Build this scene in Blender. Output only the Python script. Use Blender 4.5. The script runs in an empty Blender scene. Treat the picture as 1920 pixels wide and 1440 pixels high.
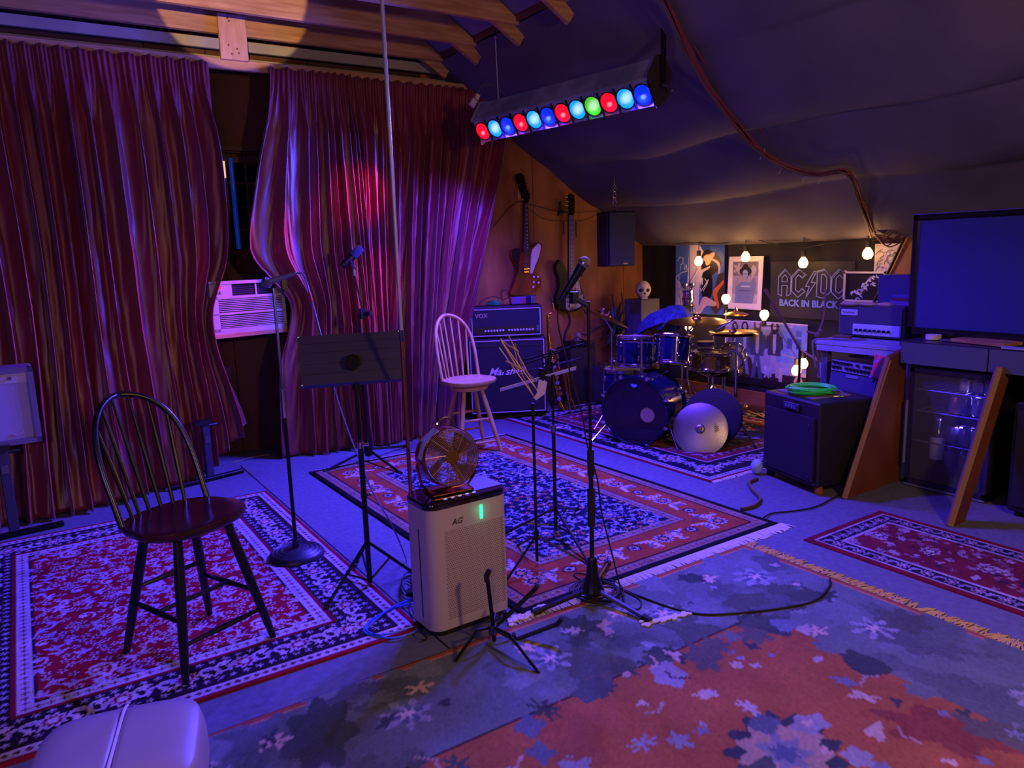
import bpy, math, random
import numpy as np
from mathutils import Matrix, Vector
PI = math.pi
S = bpy.context.scene
COL = S.collection
random.seed(7); RNG = np.random.default_rng(7)

# ---------------------------------------------------------------- camera
H = 1.6; FPX = 1400.0
PITCH = math.radians(10); ROLL = math.radians(-1.9); YAW = math.radians(33)
def _axes():
    cp, sp = math.cos(PITCH), math.sin(PITCH)
    F = Vector((0, cp, -sp)); u = Vector((0, sp, cp)); x = Vector((1, 0, 0))
    cr, sr = math.cos(ROLL), math.sin(ROLL)
    X = cr*x + sr*u; U = -sr*x + cr*u
    Z = Matrix.Rotation(-YAW, 3, 'Z')
    return Z @ X, Z @ U, Z @ F
CX, CU, CF = _axes()
cam = bpy.data.cameras.new('camera'); cam.lens = FPX/1920*36; cam.sensor_width = 36
camo = bpy.data.objects.new('camera', cam); COL.objects.link(camo)
R = Matrix((CX, CU, -CF)).transposed()
camo.matrix_world = Matrix.Translation((0, 0, H)) @ R.to_4x4()
cam.clip_start = 0.02
S.camera = camo

# a pixel of the photograph turned into a point on a plane of the room
def _ray(px, py): return CX*((px-960)/FPX) - CU*((py-720)/FPX) + CF
C0 = Vector((0, 0, H))
def atz(px, py, z=0.0):
    d = _ray(px, py); return C0 + d*((z-H)/d.z)
def atx(px, py, x):
    d = _ray(px, py); return C0 + d*(x/d.x)
def aty(px, py, y):
    d = _ray(px, py); return C0 + d*(y/d.y)
def atv(px, py, P):
    "point seen at the pixel, on the vertical through P that faces the viewer"
    d = _ray(px, py); t = (P[0]*d.x+P[1]*d.y)/(d.x*d.x+d.y*d.y); return C0 + d*t

# ---------------------------------------------------------------- world, exposure
def lin(c):
    c = c/255.0
    return c/12.92 if c <= .04045 else ((c+.055)/1.055)**2.4
def rgb(h):
    return tuple(lin(int(h[i:i+2], 16)) for i in (0, 2, 4))
W = bpy.data.worlds.new('world'); S.world = W; W.use_nodes = True
W.node_tree.nodes['Background'].inputs[0].default_value = (0.012, 0.016, 0.06, 1)
W.node_tree.nodes['Background'].inputs[1].default_value = 0.3
S.view_settings.view_transform = 'Standard'
try: S.view_settings.look = 'None'
except Exception: pass
S.view_settings.gamma = 1.0; S.view_settings.use_curve_mapping = False
S.view_settings.exposure = 0.12
S.cycles.max_bounces = 6; S.cycles.diffuse_bounces = 3; S.cycles.glossy_bounces = 3
S.cycles.transmission_bounces = 4; S.cycles.caustics_reflective = False; S.cycles.caustics_refractive = False
S.cycles.sample_clamp_indirect = 3.0

def lamp(name, kind, loc, energy, col, size=.1, to=None, spot=None, blend=.3):
    l = bpy.data.lights.new(name, kind); l.energy = energy; l.color = col
    if kind == 'AREA': l.shape = 'DISK'; l.size = size
    else: l.shadow_soft_size = size
    if kind == 'SPOT': l.spot_size = math.radians(spot); l.spot_blend = blend
    o = bpy.data.objects.new(name, l); COL.objects.link(o); o.location = loc
    if to is not None:
        o.rotation_euler = (Vector(to)-Vector(loc)).to_track_quat('-Z', 'Y').to_euler()
    return o
# the coloured strip light: two ends of its long axis
BL = Vector((3.28, 5.38, 2.585)); BR = Vector((3.66, 3.78, 2.625))
BD = (BR-BL).normalized()
BN0 = Vector((BD.y, -BD.x, 0)).normalized()          # horizontal, towards the curtains and viewer
if BN0.x > 0: BN0 = -BN0
ELEV = math.radians(-30)
BN = (BN0*math.cos(ELEV) + Vector((0, 0, 1))*math.sin(ELEV)).normalized()
BT = BD.cross(BN).normalized()
if BT.z < 0: BT = -BT
LAMPS = 'RCBRCBRCGRCB'
NL = 12; PITCHL = (BR-BL).length/NL
LCOL = dict(R=(1, .03, .08), C=(.06, .06, 1), B=(.07, .025, 1), G=(.15, 1, .15))
LEN = dict(R=7.0, C=310, B=380, G=6)
def lamp_pos(i): return BL + BD*(PITCHL*(i+.5))
for i, k in enumerate(LAMPS):
    lamp('strip_lamp_light', 'SPOT', lamp_pos(i) + BN*.085, LEN[k], LCOL[k], .05, to=lamp_pos(i) + BN*.085 + (BN0*.85 - Vector((0, 0, .5)) if k in 'C' else BN0*.02 - Vector((0, 0, .97))), spot=156, blend=.55)
# beams of the red reflector lamps that reach the curtains
lamp('red_beam', 'SPOT', lamp_pos(3)+BN*.14, 520, (1, .02, .16), .02, to=(2.40, 6.0, 2.1), spot=24, blend=1)
lamp('red_beam', 'SPOT', lamp_pos(6)+BN*.14, 420, (1, .02, .2), .02, to=(2.48, 6.0, 1.3), spot=20, blend=1)
lamp('red_beam', 'SPOT', lamp_pos(0)+BN*.14, 330, (1, .02, .22), .02, to=(1.0, 5.9, 1.3), spot=34, blend=.9)
# warm table lamp of the room behind the viewer; its open top throws a patch on the joists
lamp('warm_room_lamp', 'POINT', (-.9, -.6, 2.0), 60, (1, .50, .26), .12)
lamp('warm_ceiling_beam', 'SPOT', (.2, 1.2, 2.3), 800, (1, .60, .25), .01, to=(1.50, 5.75, 3.50), spot=12.5, blend=.12)
lamp('warm_fill_light', 'POINT', (2.5, -.3, 2.2), 130, (1, .56, .26), .15)  # added warm fill over the foreground, not a fixture of the room
lamp('blue_fill_light', 'POINT', (-1.2, 1.0, 1.6), 85, (.14, .10, 1), .2)  # added blue fill for ceiling and screen, not a fixture of the room

# ---------------------------------------------------------------- materials
_M = {}
def mat(name, col, rough=.5, metal=0.0, noise=None, bump=0.0, bscale=60, spec=.5, emit=None, es=1.0, coat=0, alpha=None, trans=0, sheen=0, mix=None, nscale=8, ndetail=4, stretch=None, attr=False):
    if name in _M: return _M[name]
    m = bpy.data.materials.new(name); m.use_nodes = True; _M[name] = m
    nt = m.node_tree; N = nt.nodes; L = nt.links; b = N['Principled BSDF']
    if isinstance(col, str): col = rgb(col)
    b.inputs['Base Color'].default_value = (*col, 1)
    b.inputs['Roughness'].default_value = rough; b.inputs['Metallic'].default_value = metal
    b.inputs['Specular IOR Level'].default_value = spec
    b.inputs['Coat Weight'].default_value = coat
    b.inputs['Transmission Weight'].default_value = trans
    b.inputs['Sheen Weight'].default_value = sheen
    if alpha is not None: b.inputs['Alpha'].default_value = alpha
    if emit is not None:
        if isinstance(emit, str): emit = rgb(emit)
        b.inputs['Emission Color'].default_value = (*emit, 1); b.inputs['Emission Strength'].default_value = es
    tc = N.new('ShaderNodeTexCoord'); mp = N.new('ShaderNodeMapping'); L.new(tc.outputs['Object'], mp.inputs[0])
    if stretch: mp.inputs['Scale'].default_value = stretch
    if attr:
        a = N.new('ShaderNodeAttribute'); a.attribute_name = 'Col'; L.new(a.outputs['Color'], b.inputs['Base Color'])
    if mix is not None:
        if isinstance(mix, str): mix = rgb(mix)
        n = N.new('ShaderNodeTexNoise'); n.inputs['Scale'].default_value = nscale; n.inputs['Detail'].default_value = ndetail
        L.new(mp.outputs[0], n.inputs['Vector'])
        r = N.new('ShaderNodeValToRGB'); r.color_ramp.elements[0].position = .38; r.color_ramp.elements[1].position = .62
        r.color_ramp.elements[0].color = (*col, 1); r.color_ramp.elements[1].color = (*mix, 1)
        L.new(n.outputs['Fac'], r.inputs[0]); L.new(r.outputs[0], b.inputs['Base Color'])
    if bump:
        n = N.new('ShaderNodeTexNoise'); n.inputs['Scale'].default_value = bscale; n.inputs['Detail'].default_value = 3
        L.new(mp.outputs[0], n.inputs['Vector'])
        bp = N.new('ShaderNodeBump'); bp.inputs['Strength'].default_value = bump; bp.inputs['Distance'].default_value = .01
        L.new(n.outputs['Fac'], bp.inputs['Height']); L.new(bp.outputs[0], b.inputs['Normal'])
    return m
black = mat('black_paint', '101014', .4)
bmetal = mat('black_metal', '0d0d12', .32, .3, spec=.6)
chrome = mat('chrome', 'd8d8e0', .12, 1)
tolex = mat('black_tolex', '18191f', .55, bump=.35, bscale=160)
grille_dark = mat('dark_grille_cloth', '1a1c26', .8, bump=.3, bscale=300)
rubber = mat('rubber', '0a0a0a', .7)
plaswhite = mat('white_plastic', 'c9c2bd', .45, mix='c2bab2', nscale=4)
pine = mat('pine_board', 'b98e60', .6, mix='9c7145', nscale=3, stretch=(1, 12, 12), bump=.2)
paleboard = mat('white_board', 'a8a49a', .6, mix='97938a', nscale=3)
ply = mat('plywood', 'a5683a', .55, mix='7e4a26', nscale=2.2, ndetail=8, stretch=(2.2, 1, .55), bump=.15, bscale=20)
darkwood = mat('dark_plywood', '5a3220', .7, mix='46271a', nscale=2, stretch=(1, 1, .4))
natwood = mat('natural_beech', 'c9a06e', .38, mix='b98a58', nscale=6, stretch=(4, 4, .6))
stainwood = mat('dark_stained_wood', '2a0f0c', .22, mix='3a1510', nscale=5, spec=.6)
blackwood = mat('black_lacquered_wood', '0b0a0c', .28, spec=.6)
cream = mat('cream_label', 'b9b4c8', .5)
steel = mat('brushed_steel', '8f919c', .3, 1)
gold = mat('gold_plate', 'd9a850', .18, 1)
brass = mat('cymbal_bronze', 'b58a4a', .28, 1, mix='9a7038', nscale=30, stretch=(1, 1, 1), bump=.1, bscale=90)

# ---------------------------------------------------------------- mesh builder
def frame(d):
    d = Vector(d).normalized(); a = Vector((0, 0, 1)) if abs(d.z) < .95 else Vector((1, 0, 0))
    x = a.cross(d).normalized(); return x, d.cross(x).normalized()
def rot(ax, deg): return Matrix.Rotation(math.radians(deg), 3, ax)
def basis(o, x, y, z):
    m = Matrix((Vector(x), Vector(y), Vector(z))).transposed().to_4x4(); m.translation = Vector(o); return m
def WM(o):
    m = Matrix.Translation(o.location) @ o.rotation_euler.to_matrix().to_4x4()
    return m if o.parent is None else WM(o.parent) @ m
class MB:
    def __init__(s): s.v = []; s.f = []; s.mi = []; s.k = 0
    def mat(s, k): s.k = k; return s
    def add(s, vs, fs, M=None):
        n = len(s.v)
        for p in vs:
            p = Vector(p); s.v.append(tuple(M @ p) if M is not None else tuple(p))
        for f in fs: s.f.append(tuple(i+n for i in f)); s.mi.append(s.k)
        return s
    def box(s, c, d, R=None, M=None, bev=0):
        x, y, z = d[0]/2, d[1]/2, d[2]/2; c = Vector(c)
        if bev > 0:
            b = bev; vs = []; 
            for sz in (-1, 1):
                for (sx, sy) in ((-1, -1), (1, -1), (1, 1), (-1, 1)):
                    vs += [(sx*(x-b), sy*(y-b), sz*z), (sx*x, sy*(y-b), sz*(z-b)), (sx*(x-b), sy*y, sz*(z-b))]
            P = lambda q, k, t: (q*4+k)*3+t
            fs = [tuple(P(0, k, 0) for k in (3, 2, 1, 0)), tuple(P(1, k, 0) for k in range(4)),
                  (P(0,0,2),P(0,1,2),P(1,1,2),P(1,0,2)), (P(0,1,1),P(0,2,1),P(1,2,1),P(1,1,1)),
                  (P(0,2,2),P(0,3,2),P(1,3,2),P(1,2,2)), (P(0,3,1),P(0,0,1),P(1,0,1),P(1,3,1))]
            for k in range(4):
                a = (1, 2) if k % 2 == 0 else (2, 1)
                fs.append((P(0,k,a[0]), P(0,k,a[1]), P(1,k,a[1]), P(1,k,a[0])))
            for q in (0, 1):
                for k in range(4):
                    t = 2 if k % 2 == 0 else 1; k2 = (k+1) % 4
                    e = (P(q,k,0), P(q,k2,0), P(q,k2,t), P(q,k,t)) 
                    fs.append(e if q == 0 else e[::-1])
                    c3 = (P(q,k,0), P(q,k,1), P(q,k,2)); fs.append(c3)
        else:
            vs = [(a*x, b*y, g*z) for g in (-1, 1) for b in (-1, 1) for a in (-1, 1)]
            fs = [(0, 2, 3, 1), (4, 5, 7, 6), (0, 1, 5, 4), (2, 6, 7, 3), (0, 4, 6, 2), (1, 3, 7, 5)]
        vs = [(R @ Vector(p) if R is not None else Vector(p)) + c for p in vs]
        return s.add(vs, fs, M)
    def cyl(s, p0, p1, r0, r1=None, n=12, M=None, cap=True):
        r1 = r0 if r1 is None else r1; p0 = Vector(p0); p1 = Vector(p1); x, y = frame(p1-p0)
        vs = []
        for p, r in ((p0, r0), (p1, r1)):
            for i in range(n):
                a = 2*PI*i/n; vs.append(p + x*(r*math.cos(a)) + y*(r*math.sin(a)))
        fs = [(i, (i+1) % n, n+(i+1) % n, n+i) for i in range(n)]
        if cap: fs += [tuple(range(n-1, -1, -1)), tuple(range(n, 2*n))]
        return s.add(vs, fs, M)
    def tube(s, pts, r, n=8, M=None, closed=False, cap=True):
        pts = [Vector(p) for p in pts]; m = len(pts); vs = []; x = None
        rs = r if isinstance(r, (list, tuple)) else [r]*m
        for i, p in enumerate(pts):
            a = pts[i-1] if (i > 0 or closed) else p; b = pts[(i+1) % m] if (i < m-1 or closed) else p
            d = (b-a)
            if d.length < 1e-9: d = Vector((0, 0, 1))
            d.normalize()
            if x is None: x, y = frame(d)
            else:
                x = x - d*x.dot(d)
                if x.length < 1e-6: x, y = frame(d)
                x.normalize(); y = d.cross(x)
            y = d.cross(x)
            for k in range(n):
                t = 2*PI*k/n; vs.append(p + x*(rs[i]*math.cos(t)) + y*(rs[i]*math.sin(t)))
        fs = []
        for i in range(m if closed else m-1):
            j = (i+1) % m
            for k in range(n): fs.append((i*n+k, i*n+(k+1) % n, j*n+(k+1) % n, j*n+k))
        if not closed and cap: fs += [tuple(range(n-1, -1, -1)), tuple((m-1)*n+k for k in range(n))]
        return s.add(vs, fs, M)
    def lathe(s, prof, M=None, n=24, c=(0, 0, 0)):
        vs = []; fs = []; m = len(prof)
        for r, z in prof:
            for k in range(n):
                t = 2*PI*k/n; vs.append((c[0]+r*math.cos(t), c[1]+r*math.sin(t), c[2]+z))
        for i in range(m-1):
            for k in range(n): fs.append((i*n+k, i*n+(k+1) % n, (i+1)*n+(k+1) % n, (i+1)*n+k))
        fs += [tuple(range(n-1, -1, -1)), tuple((m-1)*n+k for k in range(n))]
        return s.add(vs, fs, M)
    def prism(s, poly, z0, z1, M=None):
        n = len(poly); vs = [(p[0], p[1], z0) for p in poly] + [(p[0], p[1], z1) for p in poly]
        fs = [tuple(range(n-1, -1, -1)), tuple(range(n, 2*n))] + [(i, (i+1) % n, n+(i+1) % n, n+i) for i in range(n)]
        return s.add(vs, fs, M)
    def sphere(s, c, r, n=16, sc=(1, 1, 1), M=None):
        prof = [(max(1e-4, r*math.sin(PI*i/(n//2))), -r*math.cos(PI*i/(n//2))) for i in range(n//2+1)]
        vs = []; fs = []; m = len(prof)
        for a, z in prof:
            for k in range(n):
                t = 2*PI*k/n; vs.append((c[0]+sc[0]*a*math.cos(t), c[1]+sc[1]*a*math.sin(t), c[2]+sc[2]*z))
        for i in range(m-1):
            for k in range(n): fs.append((i*n+k, i*n+(k+1) % n, (i+1)*n+(k+1) % n, (i+1)*n+k))
        return s.add(vs, fs, M)
    def torus(s, c, Rr, r, ax=(0, 0, 1), n=32, k=8, a0=0, a1=2*PI, M=None, sc=1):
        x, y = frame(ax); c = Vector(c); full = abs(a1-a0-2*PI) < 1e-6
        cnt = n if full else n+1
        pts = [c + x*(Rr*math.cos(a0+(a1-a0)*i/n)) + y*(Rr*sc*math.sin(a0+(a1-a0)*i/n)) for i in range(cnt)]
        return s.tube(pts, r, k, M, closed=full)
    def grid(s, fn, nu, nv, M=None):
        vs = [fn(i/nu, j/nv) for j in range(nv+1) for i in range(nu+1)]
        fs = [(j*(nu+1)+i, j*(nu+1)+i+1, (j+1)*(nu+1)+i+1, (j+1)*(nu+1)+i) for j in range(nv) for i in range(nu)]
        return s.add(vs, fs, M)
    def build(s, name, mats, parent=None, w=False, smooth=True, ang=38, label=None, cat=None, group=None, kind=None):
        me = bpy.data.meshes.new(name)
        vs = s.v
        if parent is not None and w:
            inv = WM(parent).inverted()
            vs = [tuple(inv @ Vector(p)) for p in vs]
        me.from_pydata(vs, [], s.f)
        ml = mats if isinstance(mats, (list, tuple)) else [mats]
        for m in ml: me.materials.append(m)
        if len(ml) > 1: me.polygons.foreach_set('material_index', s.mi)
        if smooth:
            me.shade_smooth()
            try: me.set_sharp_from_angle(angle=math.radians(ang))
            except Exception: pass
        me.update()
        o = bpy.data.objects.new(name, me); COL.objects.link(o)
        if parent is not None: o.parent = parent
        return tag(o, label, cat, group, kind)
def tag(o, label=None, cat=None, group=None, kind=None):
    if label: o['label'] = label
    if cat: o['category'] = cat
    if group: o['group'] = group
    if kind: o['kind'] = kind
    return o
def thing(name, label, cat, loc=(0, 0, 0), rz=0, group=None, rx=0, ry=0):
    o = bpy.data.objects.new(name, None); COL.objects.link(o); o.empty_display_size = .1
    o.location = loc; o.rotation_euler = (math.radians(rx), math.radians(ry), math.radians(rz))
    return tag(o, label, cat, group)
def copy_tree(o, parent=None):
    c = o.copy(); COL.objects.link(c); c.parent = parent
    for ch in [x for x in COL.objects if x.parent == o]: copy_tree(ch, c)
    return c
def arc(n, a0, a1, f): return [f(a0+(a1-a0)*i/n) for i in range(n+1)]
def rrect(w, d, r, n=5):
    p = []
    for cx, cy, a in ((w/2-r, d/2-r, 0), (-w/2+r, d/2-r, 90), (-w/2+r, -d/2+r, 180), (w/2-r, -d/2+r, 270)):
        for i in range(n+1):
            t = math.radians(a+90*i/n); p.append((cx+r*math.cos(t), cy+r*math.sin(t)))
    return p
def bez(pts, n=12):
    "smooth curve through points (Catmull-Rom)"
    P = [Vector(p) for p in pts]; P = [P[0]*2-P[1]] + P + [P[-1]*2-P[-2]]; out = []
    for i in range(1, len(P)-2):
        for k in range(n):
            t = k/n; a, b, c, d = P[i-1:i+3]
            out.append(.5*((2*b)+(c-a)*t+(2*a-5*b+4*c-d)*t*t+(3*b-a-3*c+d)*t**3))
    out.append(P[-2]); return out
def cable(name, pts, r, m, label, cat='cable', n=10, parent=None, group=None):
    b = MB().tube(bez(pts, n), r, 6)
    if parent is not None: return b.build(name, m, parent, w=True, label=label)
    return b.build(name, m, None, label=label, cat=cat, group=group)
def text(name, s, M, size, m, parent=None, depth=.001, shear=0, align='CENTER', bold=0, w=True, label=None):
    cu = bpy.data.curves.new(name, 'FONT'); cu.body = s; cu.size = size; cu.extrude = depth; cu.shear = shear
    cu.align_x = align; cu.align_y = 'CENTER'; cu.offset = bold; cu.resolution_u = 3
    o = bpy.data.objects.new(name, cu); COL.objects.link(o)
    bpy.context.view_layer.update()
    me = bpy.data.meshes.new_from_object(o); bpy.data.objects.remove(o)
    if parent is not None and w:
        inv = WM(parent).inverted()
        M = inv @ M
    me.transform(M); me.materials.clear(); me.materials.append(m)
    o = bpy.data.objects.new(name, me); COL.objects.link(o)
    if parent is not None: o.parent = parent
    return tag(o, label)
# ---------------------------------------------------------------- room shell
YW = 6.45; XW = 6.05; XL = -2.6; YF = -2.6; ZJ = 3.27
SL = .611                                            # fall of the slope
def zs(x): return 1.629 + SL*(XW-x)
carpet = mat('blue_grey_carpet', '6f7080', .95, mix='656776', nscale=30, bump=.5, bscale=260, spec=.1)
fabric = mat('black_ceiling_fabric', '605c6a', .72, mix='54505e', nscale=1.4, bump=.05, bscale=400, spec=.25)
def S_(o): o['kind'] = 'structure'; return o
b = MB(); b.box(((XL+XW)/2, (YF+YW)/2, -.05), (XW-XL+.4, YW-YF+.4, .1)); S_(b.build('floor', carpet))
for pts in (((480, 904), (767, 1105)), ):
    a = atz(*pts[0], .002); c = atz(*pts[1], .002)
    b = MB(); b.box((a.x+.02, 3.9, .001), (.006, 4.2, .003)); o = b.build('trim_1', rubber); S_(o)
# gable wall: plywood panels with open joints, window opening left in the panelling
wb = thing('wall_back', None, None); S_(wb)
MB().box(((XL+XW)/2, YW+.09, 2.2), (XW-XL+.3, .06, 4.6)).build('sheathing', darkwood, wb)
WX0, WX1, WZ0, WZ1 = 1.44, 2.25, 1.62, 2.46
def panel(x0, x1, z0, z1, m):
    "upright panel, top cut along the roof slope"
    zl = min(z1, zs(x0)); zr = min(z1, zs(x1))
    if zl <= z0+.01: return
    g = .003
    poly = [(x0+g, z0+g), (x1-g, z0+g), (x1-g, max(zr-g, z0+.01))]
    if zs(x0) > z1 and zs(x1) < z1:
        xc = XW-(z1-1.629)/SL; poly.append((xc, z1-g))
    poly.append((x0+g, zl-g))
    MB().prism(poly, 0, .02, Matrix(((1, 0, 0, 0), (0, 0, -1, YW+.02), (0, 1, 0, 0), (0, 0, 0, 1)))).build('panel', m, wb, smooth=False)
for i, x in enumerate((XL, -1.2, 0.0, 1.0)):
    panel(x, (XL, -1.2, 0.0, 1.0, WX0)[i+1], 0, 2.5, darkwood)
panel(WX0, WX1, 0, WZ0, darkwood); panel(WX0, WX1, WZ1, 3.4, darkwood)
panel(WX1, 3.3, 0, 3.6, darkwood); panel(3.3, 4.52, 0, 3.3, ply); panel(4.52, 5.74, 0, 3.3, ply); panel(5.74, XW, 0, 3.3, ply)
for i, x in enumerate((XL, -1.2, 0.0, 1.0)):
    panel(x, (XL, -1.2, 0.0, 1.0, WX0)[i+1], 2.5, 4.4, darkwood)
# knee wall, other walls
blackfab = mat('black_wall_fabric', '2b2a30', .8, mix='232228', nscale=2, spec=.2)
def kneef(u, v):
    y = YF + (YW-YF)*u; z = v*1.66
    return (XW + .012*math.sin(y*9+v*3) + .01*math.sin(y*23), y, z)
S_(MB().grid(kneef, 120, 12).build('wall_right', blackfab))
S_(MB().box((XW-.02, 4.6, .075), (.03, 3.6, .15)).build('baseboard_right', mat('orange_pine', 'a0683a', .5, mix='83512a', nscale=4, stretch=(8, 1, 8))))
dullwall = mat('dull_wall', '2a2530', .9)
S_(MB().box((XL-.05, (YF+YW)/2, 2.2), (.1, YW-YF+.2, 4.6)).build('wall_left', dullwall))
S_(MB().box(((XL+XW)/2, YF-.05, 2.2), (XW-XL+.2, .1, 4.6)).build('wall_front', dullwall))
# slope lined with sagging black fabric
def slopef(u, v):
    x = XW+.02 - (XW-3.33)*v; y = YF + (YW+.02-YF)*u
    z = zs(x)
    d = v*3.3
    # battens hold the cloth at these runs; it bellies between them
    wob = .05*math.sin(y*1.3+1)+.03*math.sin(y*2.9)
    s = 0; edges = (0, .86, 1.62, 2.5, 3.3)
    dd = min(max(d+wob*(.4+.6*math.sin(d)), 0), 3.299)
    for a, c in zip(edges, edges[1:]):
        if a <= dd < c:
            t = (dd-a)/(c-a); s = (math.sin(PI*t**.62))*(.085+.03*math.sin(y*.9+a*3))
    s += .012*math.sin(y*5+d*7)*math.sin(d*3) 
    fade = min(1, (YW-y)/.5) if y > YW-.5 else 1
    s *= .25+.75*max(fade, 0)
    # creases fanning out of the pinned points over the posters
    for yc in (5.9, 4.9, 4.1, 3.3):
        if d < .9: s += .02*math.exp(-((y-yc)/(.05+.3*d))**2)*math.sin(PI*d/.9)
    n = Vector((-SL, 0, -1)).normalized()
    return (x+n.x*s, y, z+n.z*s)
S_(MB().grid(slopef, 170, 110).build('ceiling', fabric, ang=80))
# roof lining above the collar ties
grey = mat('grey_roof_lining', '8c8a94', .8, mix='7c7a84', nscale=2)
ridge_x = XL + (XW-XL)*.5
S_(MB().box((1.9, (YF+YW)/2, zs(1.9)+.06), (3.4, YW-YF+.2, .02), R=rot('Y', math.degrees(math.atan(SL)))).build('ceiling', grey))
S_(MB().box((-1.2, (YF+YW)/2, 4.45), (3.6, YW-YF+.2, .02)).build('ceiling', grey))
# collar-tie joists
def joist(y, x1=3.42):
    poly = [(XL, ZJ), (x1-.02, ZJ), (x1-.33, ZJ+.21), (XL, ZJ+.21)]
    r = MB().prism(poly, -.022, .022, Matrix(((1, 0, 0, 0), (0, 0, -1, y), (0, 1, 0, 0), (0, 0, 0, 1)))).build('joist', pine, jo, smooth=False)
    # rafter foot nailed beside it
    return r
jo = thing('trim_2', None, None); S_(jo)
for y in (6.12, 5.56, 4.93, 4.32, 3.71, 3.1, 2.49, 1.88, 1.27, .66, .05): joist(y)
ra = thing('trim_3', None, None); S_(ra)
for y in (6.17, 5.61, 4.98, 4.37, 3.76, 3.15, 2.54):
    MB().box((2.45, y, zs(2.45)-.03), (2.3, .04, .14), R=rot('Y', math.degrees(math.atan(SL)))).build('rafter', pine, ra, smooth=False)
# green painted beam along the slope edge
S_(MB().box((3.385, 3.3, 3.30), (.035, 6.2, .035)).build('trim_4', mat('dark_green_paint', '12302c', .4)))
S_(MB().box((3.345, 3.3, 3.315), (.03, 6.2, .05)).build('trim_5', mat('brown_batten', '6a4632', .6)))
# curtain rail board, pale boards above, hanging bracket
S_(MB().box((.75, 6.12, 3.06), (6.4, .05, .075), bev=.004).build('trim_6', mat('rail_pine', 'c0956c', .6, mix='b08560', nscale=3, stretch=(1, 10, 10)), smooth=False))
S_(MB().box((.45, 6.30, 3.245), (6.1, .03, .075)).box((.45, 6.36, 3.14), (6.1, .02, .06)).build('trim_7', paleboard, smooth=False))
br = thing('trim_8', None, None); S_(br)
MB().box((1.56, 6.06, 3.24), (.20, .03, .32), bev=.003).build('hanging_board', mat('knotty_board', 'c79c80', .6, mix='b98b70', nscale=5, stretch=(8, 8, 1)), br)
sc = MB()
for dx, dz in ((-.03, .13), (-.02, .11), (.02, -.08), (-.04, -.06), (.03, -.11), (-.02, -.12)):
    sc.cyl((1.56+dx, 6.046, 3.24+dz), (1.56+dx, 6.04, 3.24+dz), .006, n=8)
sc.build('knot', mat('knot', '4a2a1c', .7), br)
# window in the dark between the curtains
wn = thing('window_1', None, None); S_(wn)
wf = mat('window_paint', '4a3428', .6)
gl = mat('night_glass', '05060a', .06, spec=.6)
nx, nz = 4, 4
for i in range(nx):
    for j in range(nz):
        w = (WX1-WX0-.1)/nx; h = (WZ1-WZ0-.1)/nz
        MB().box((WX0+.05+w*(i+.5), YW+.03, WZ0+.05+h*(j+.5)), (w-.015, .006, h-.015)).build('pane', gl, wn, smooth=False)
for i in range(nx+1): MB().box((WX0+.05+(WX1-WX0-.1)/nx*i, YW+.02, (WZ0+WZ1)/2), (.05 if i in (0, nx) else .014, .035, WZ1-WZ0)).build('muntin', wf, wn, smooth=False)
for j in range(nz+1): MB().box(((WX0+WX1)/2, YW+.015, WZ0+.05+(WZ1-WZ0-.1)/nz*j), (WX1-WX0, .04, .05 if j in (0, nz) else .014)).build('muntin', wf, wn, smooth=False)
MB().box((1.85, YW-.02, WZ1+.03), (1.0, .06, .03)).build('window_head', wf, wn, smooth=False)
tube_l = MB().cyl((1.555, YW-.0, 1.7), (1.555, YW-.0, 2.42), .018).build('lit_blue_tube', mat('blue_tube', '0a1a60', .3, emit='1230a0', es=.35))
tag(tube_l, 'upright blue tube behind the left side of the window gap', 'tube')
MB().box((1.49, YW-.01, 2.33), (.03, .01, .13)).build('light_strip', mat('warm_slit', 'ffd0a0', .5, emit='ffc890', es=.9), None, label='small glowing warm strip at the window edge beside the left curtain', cat='light')

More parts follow.
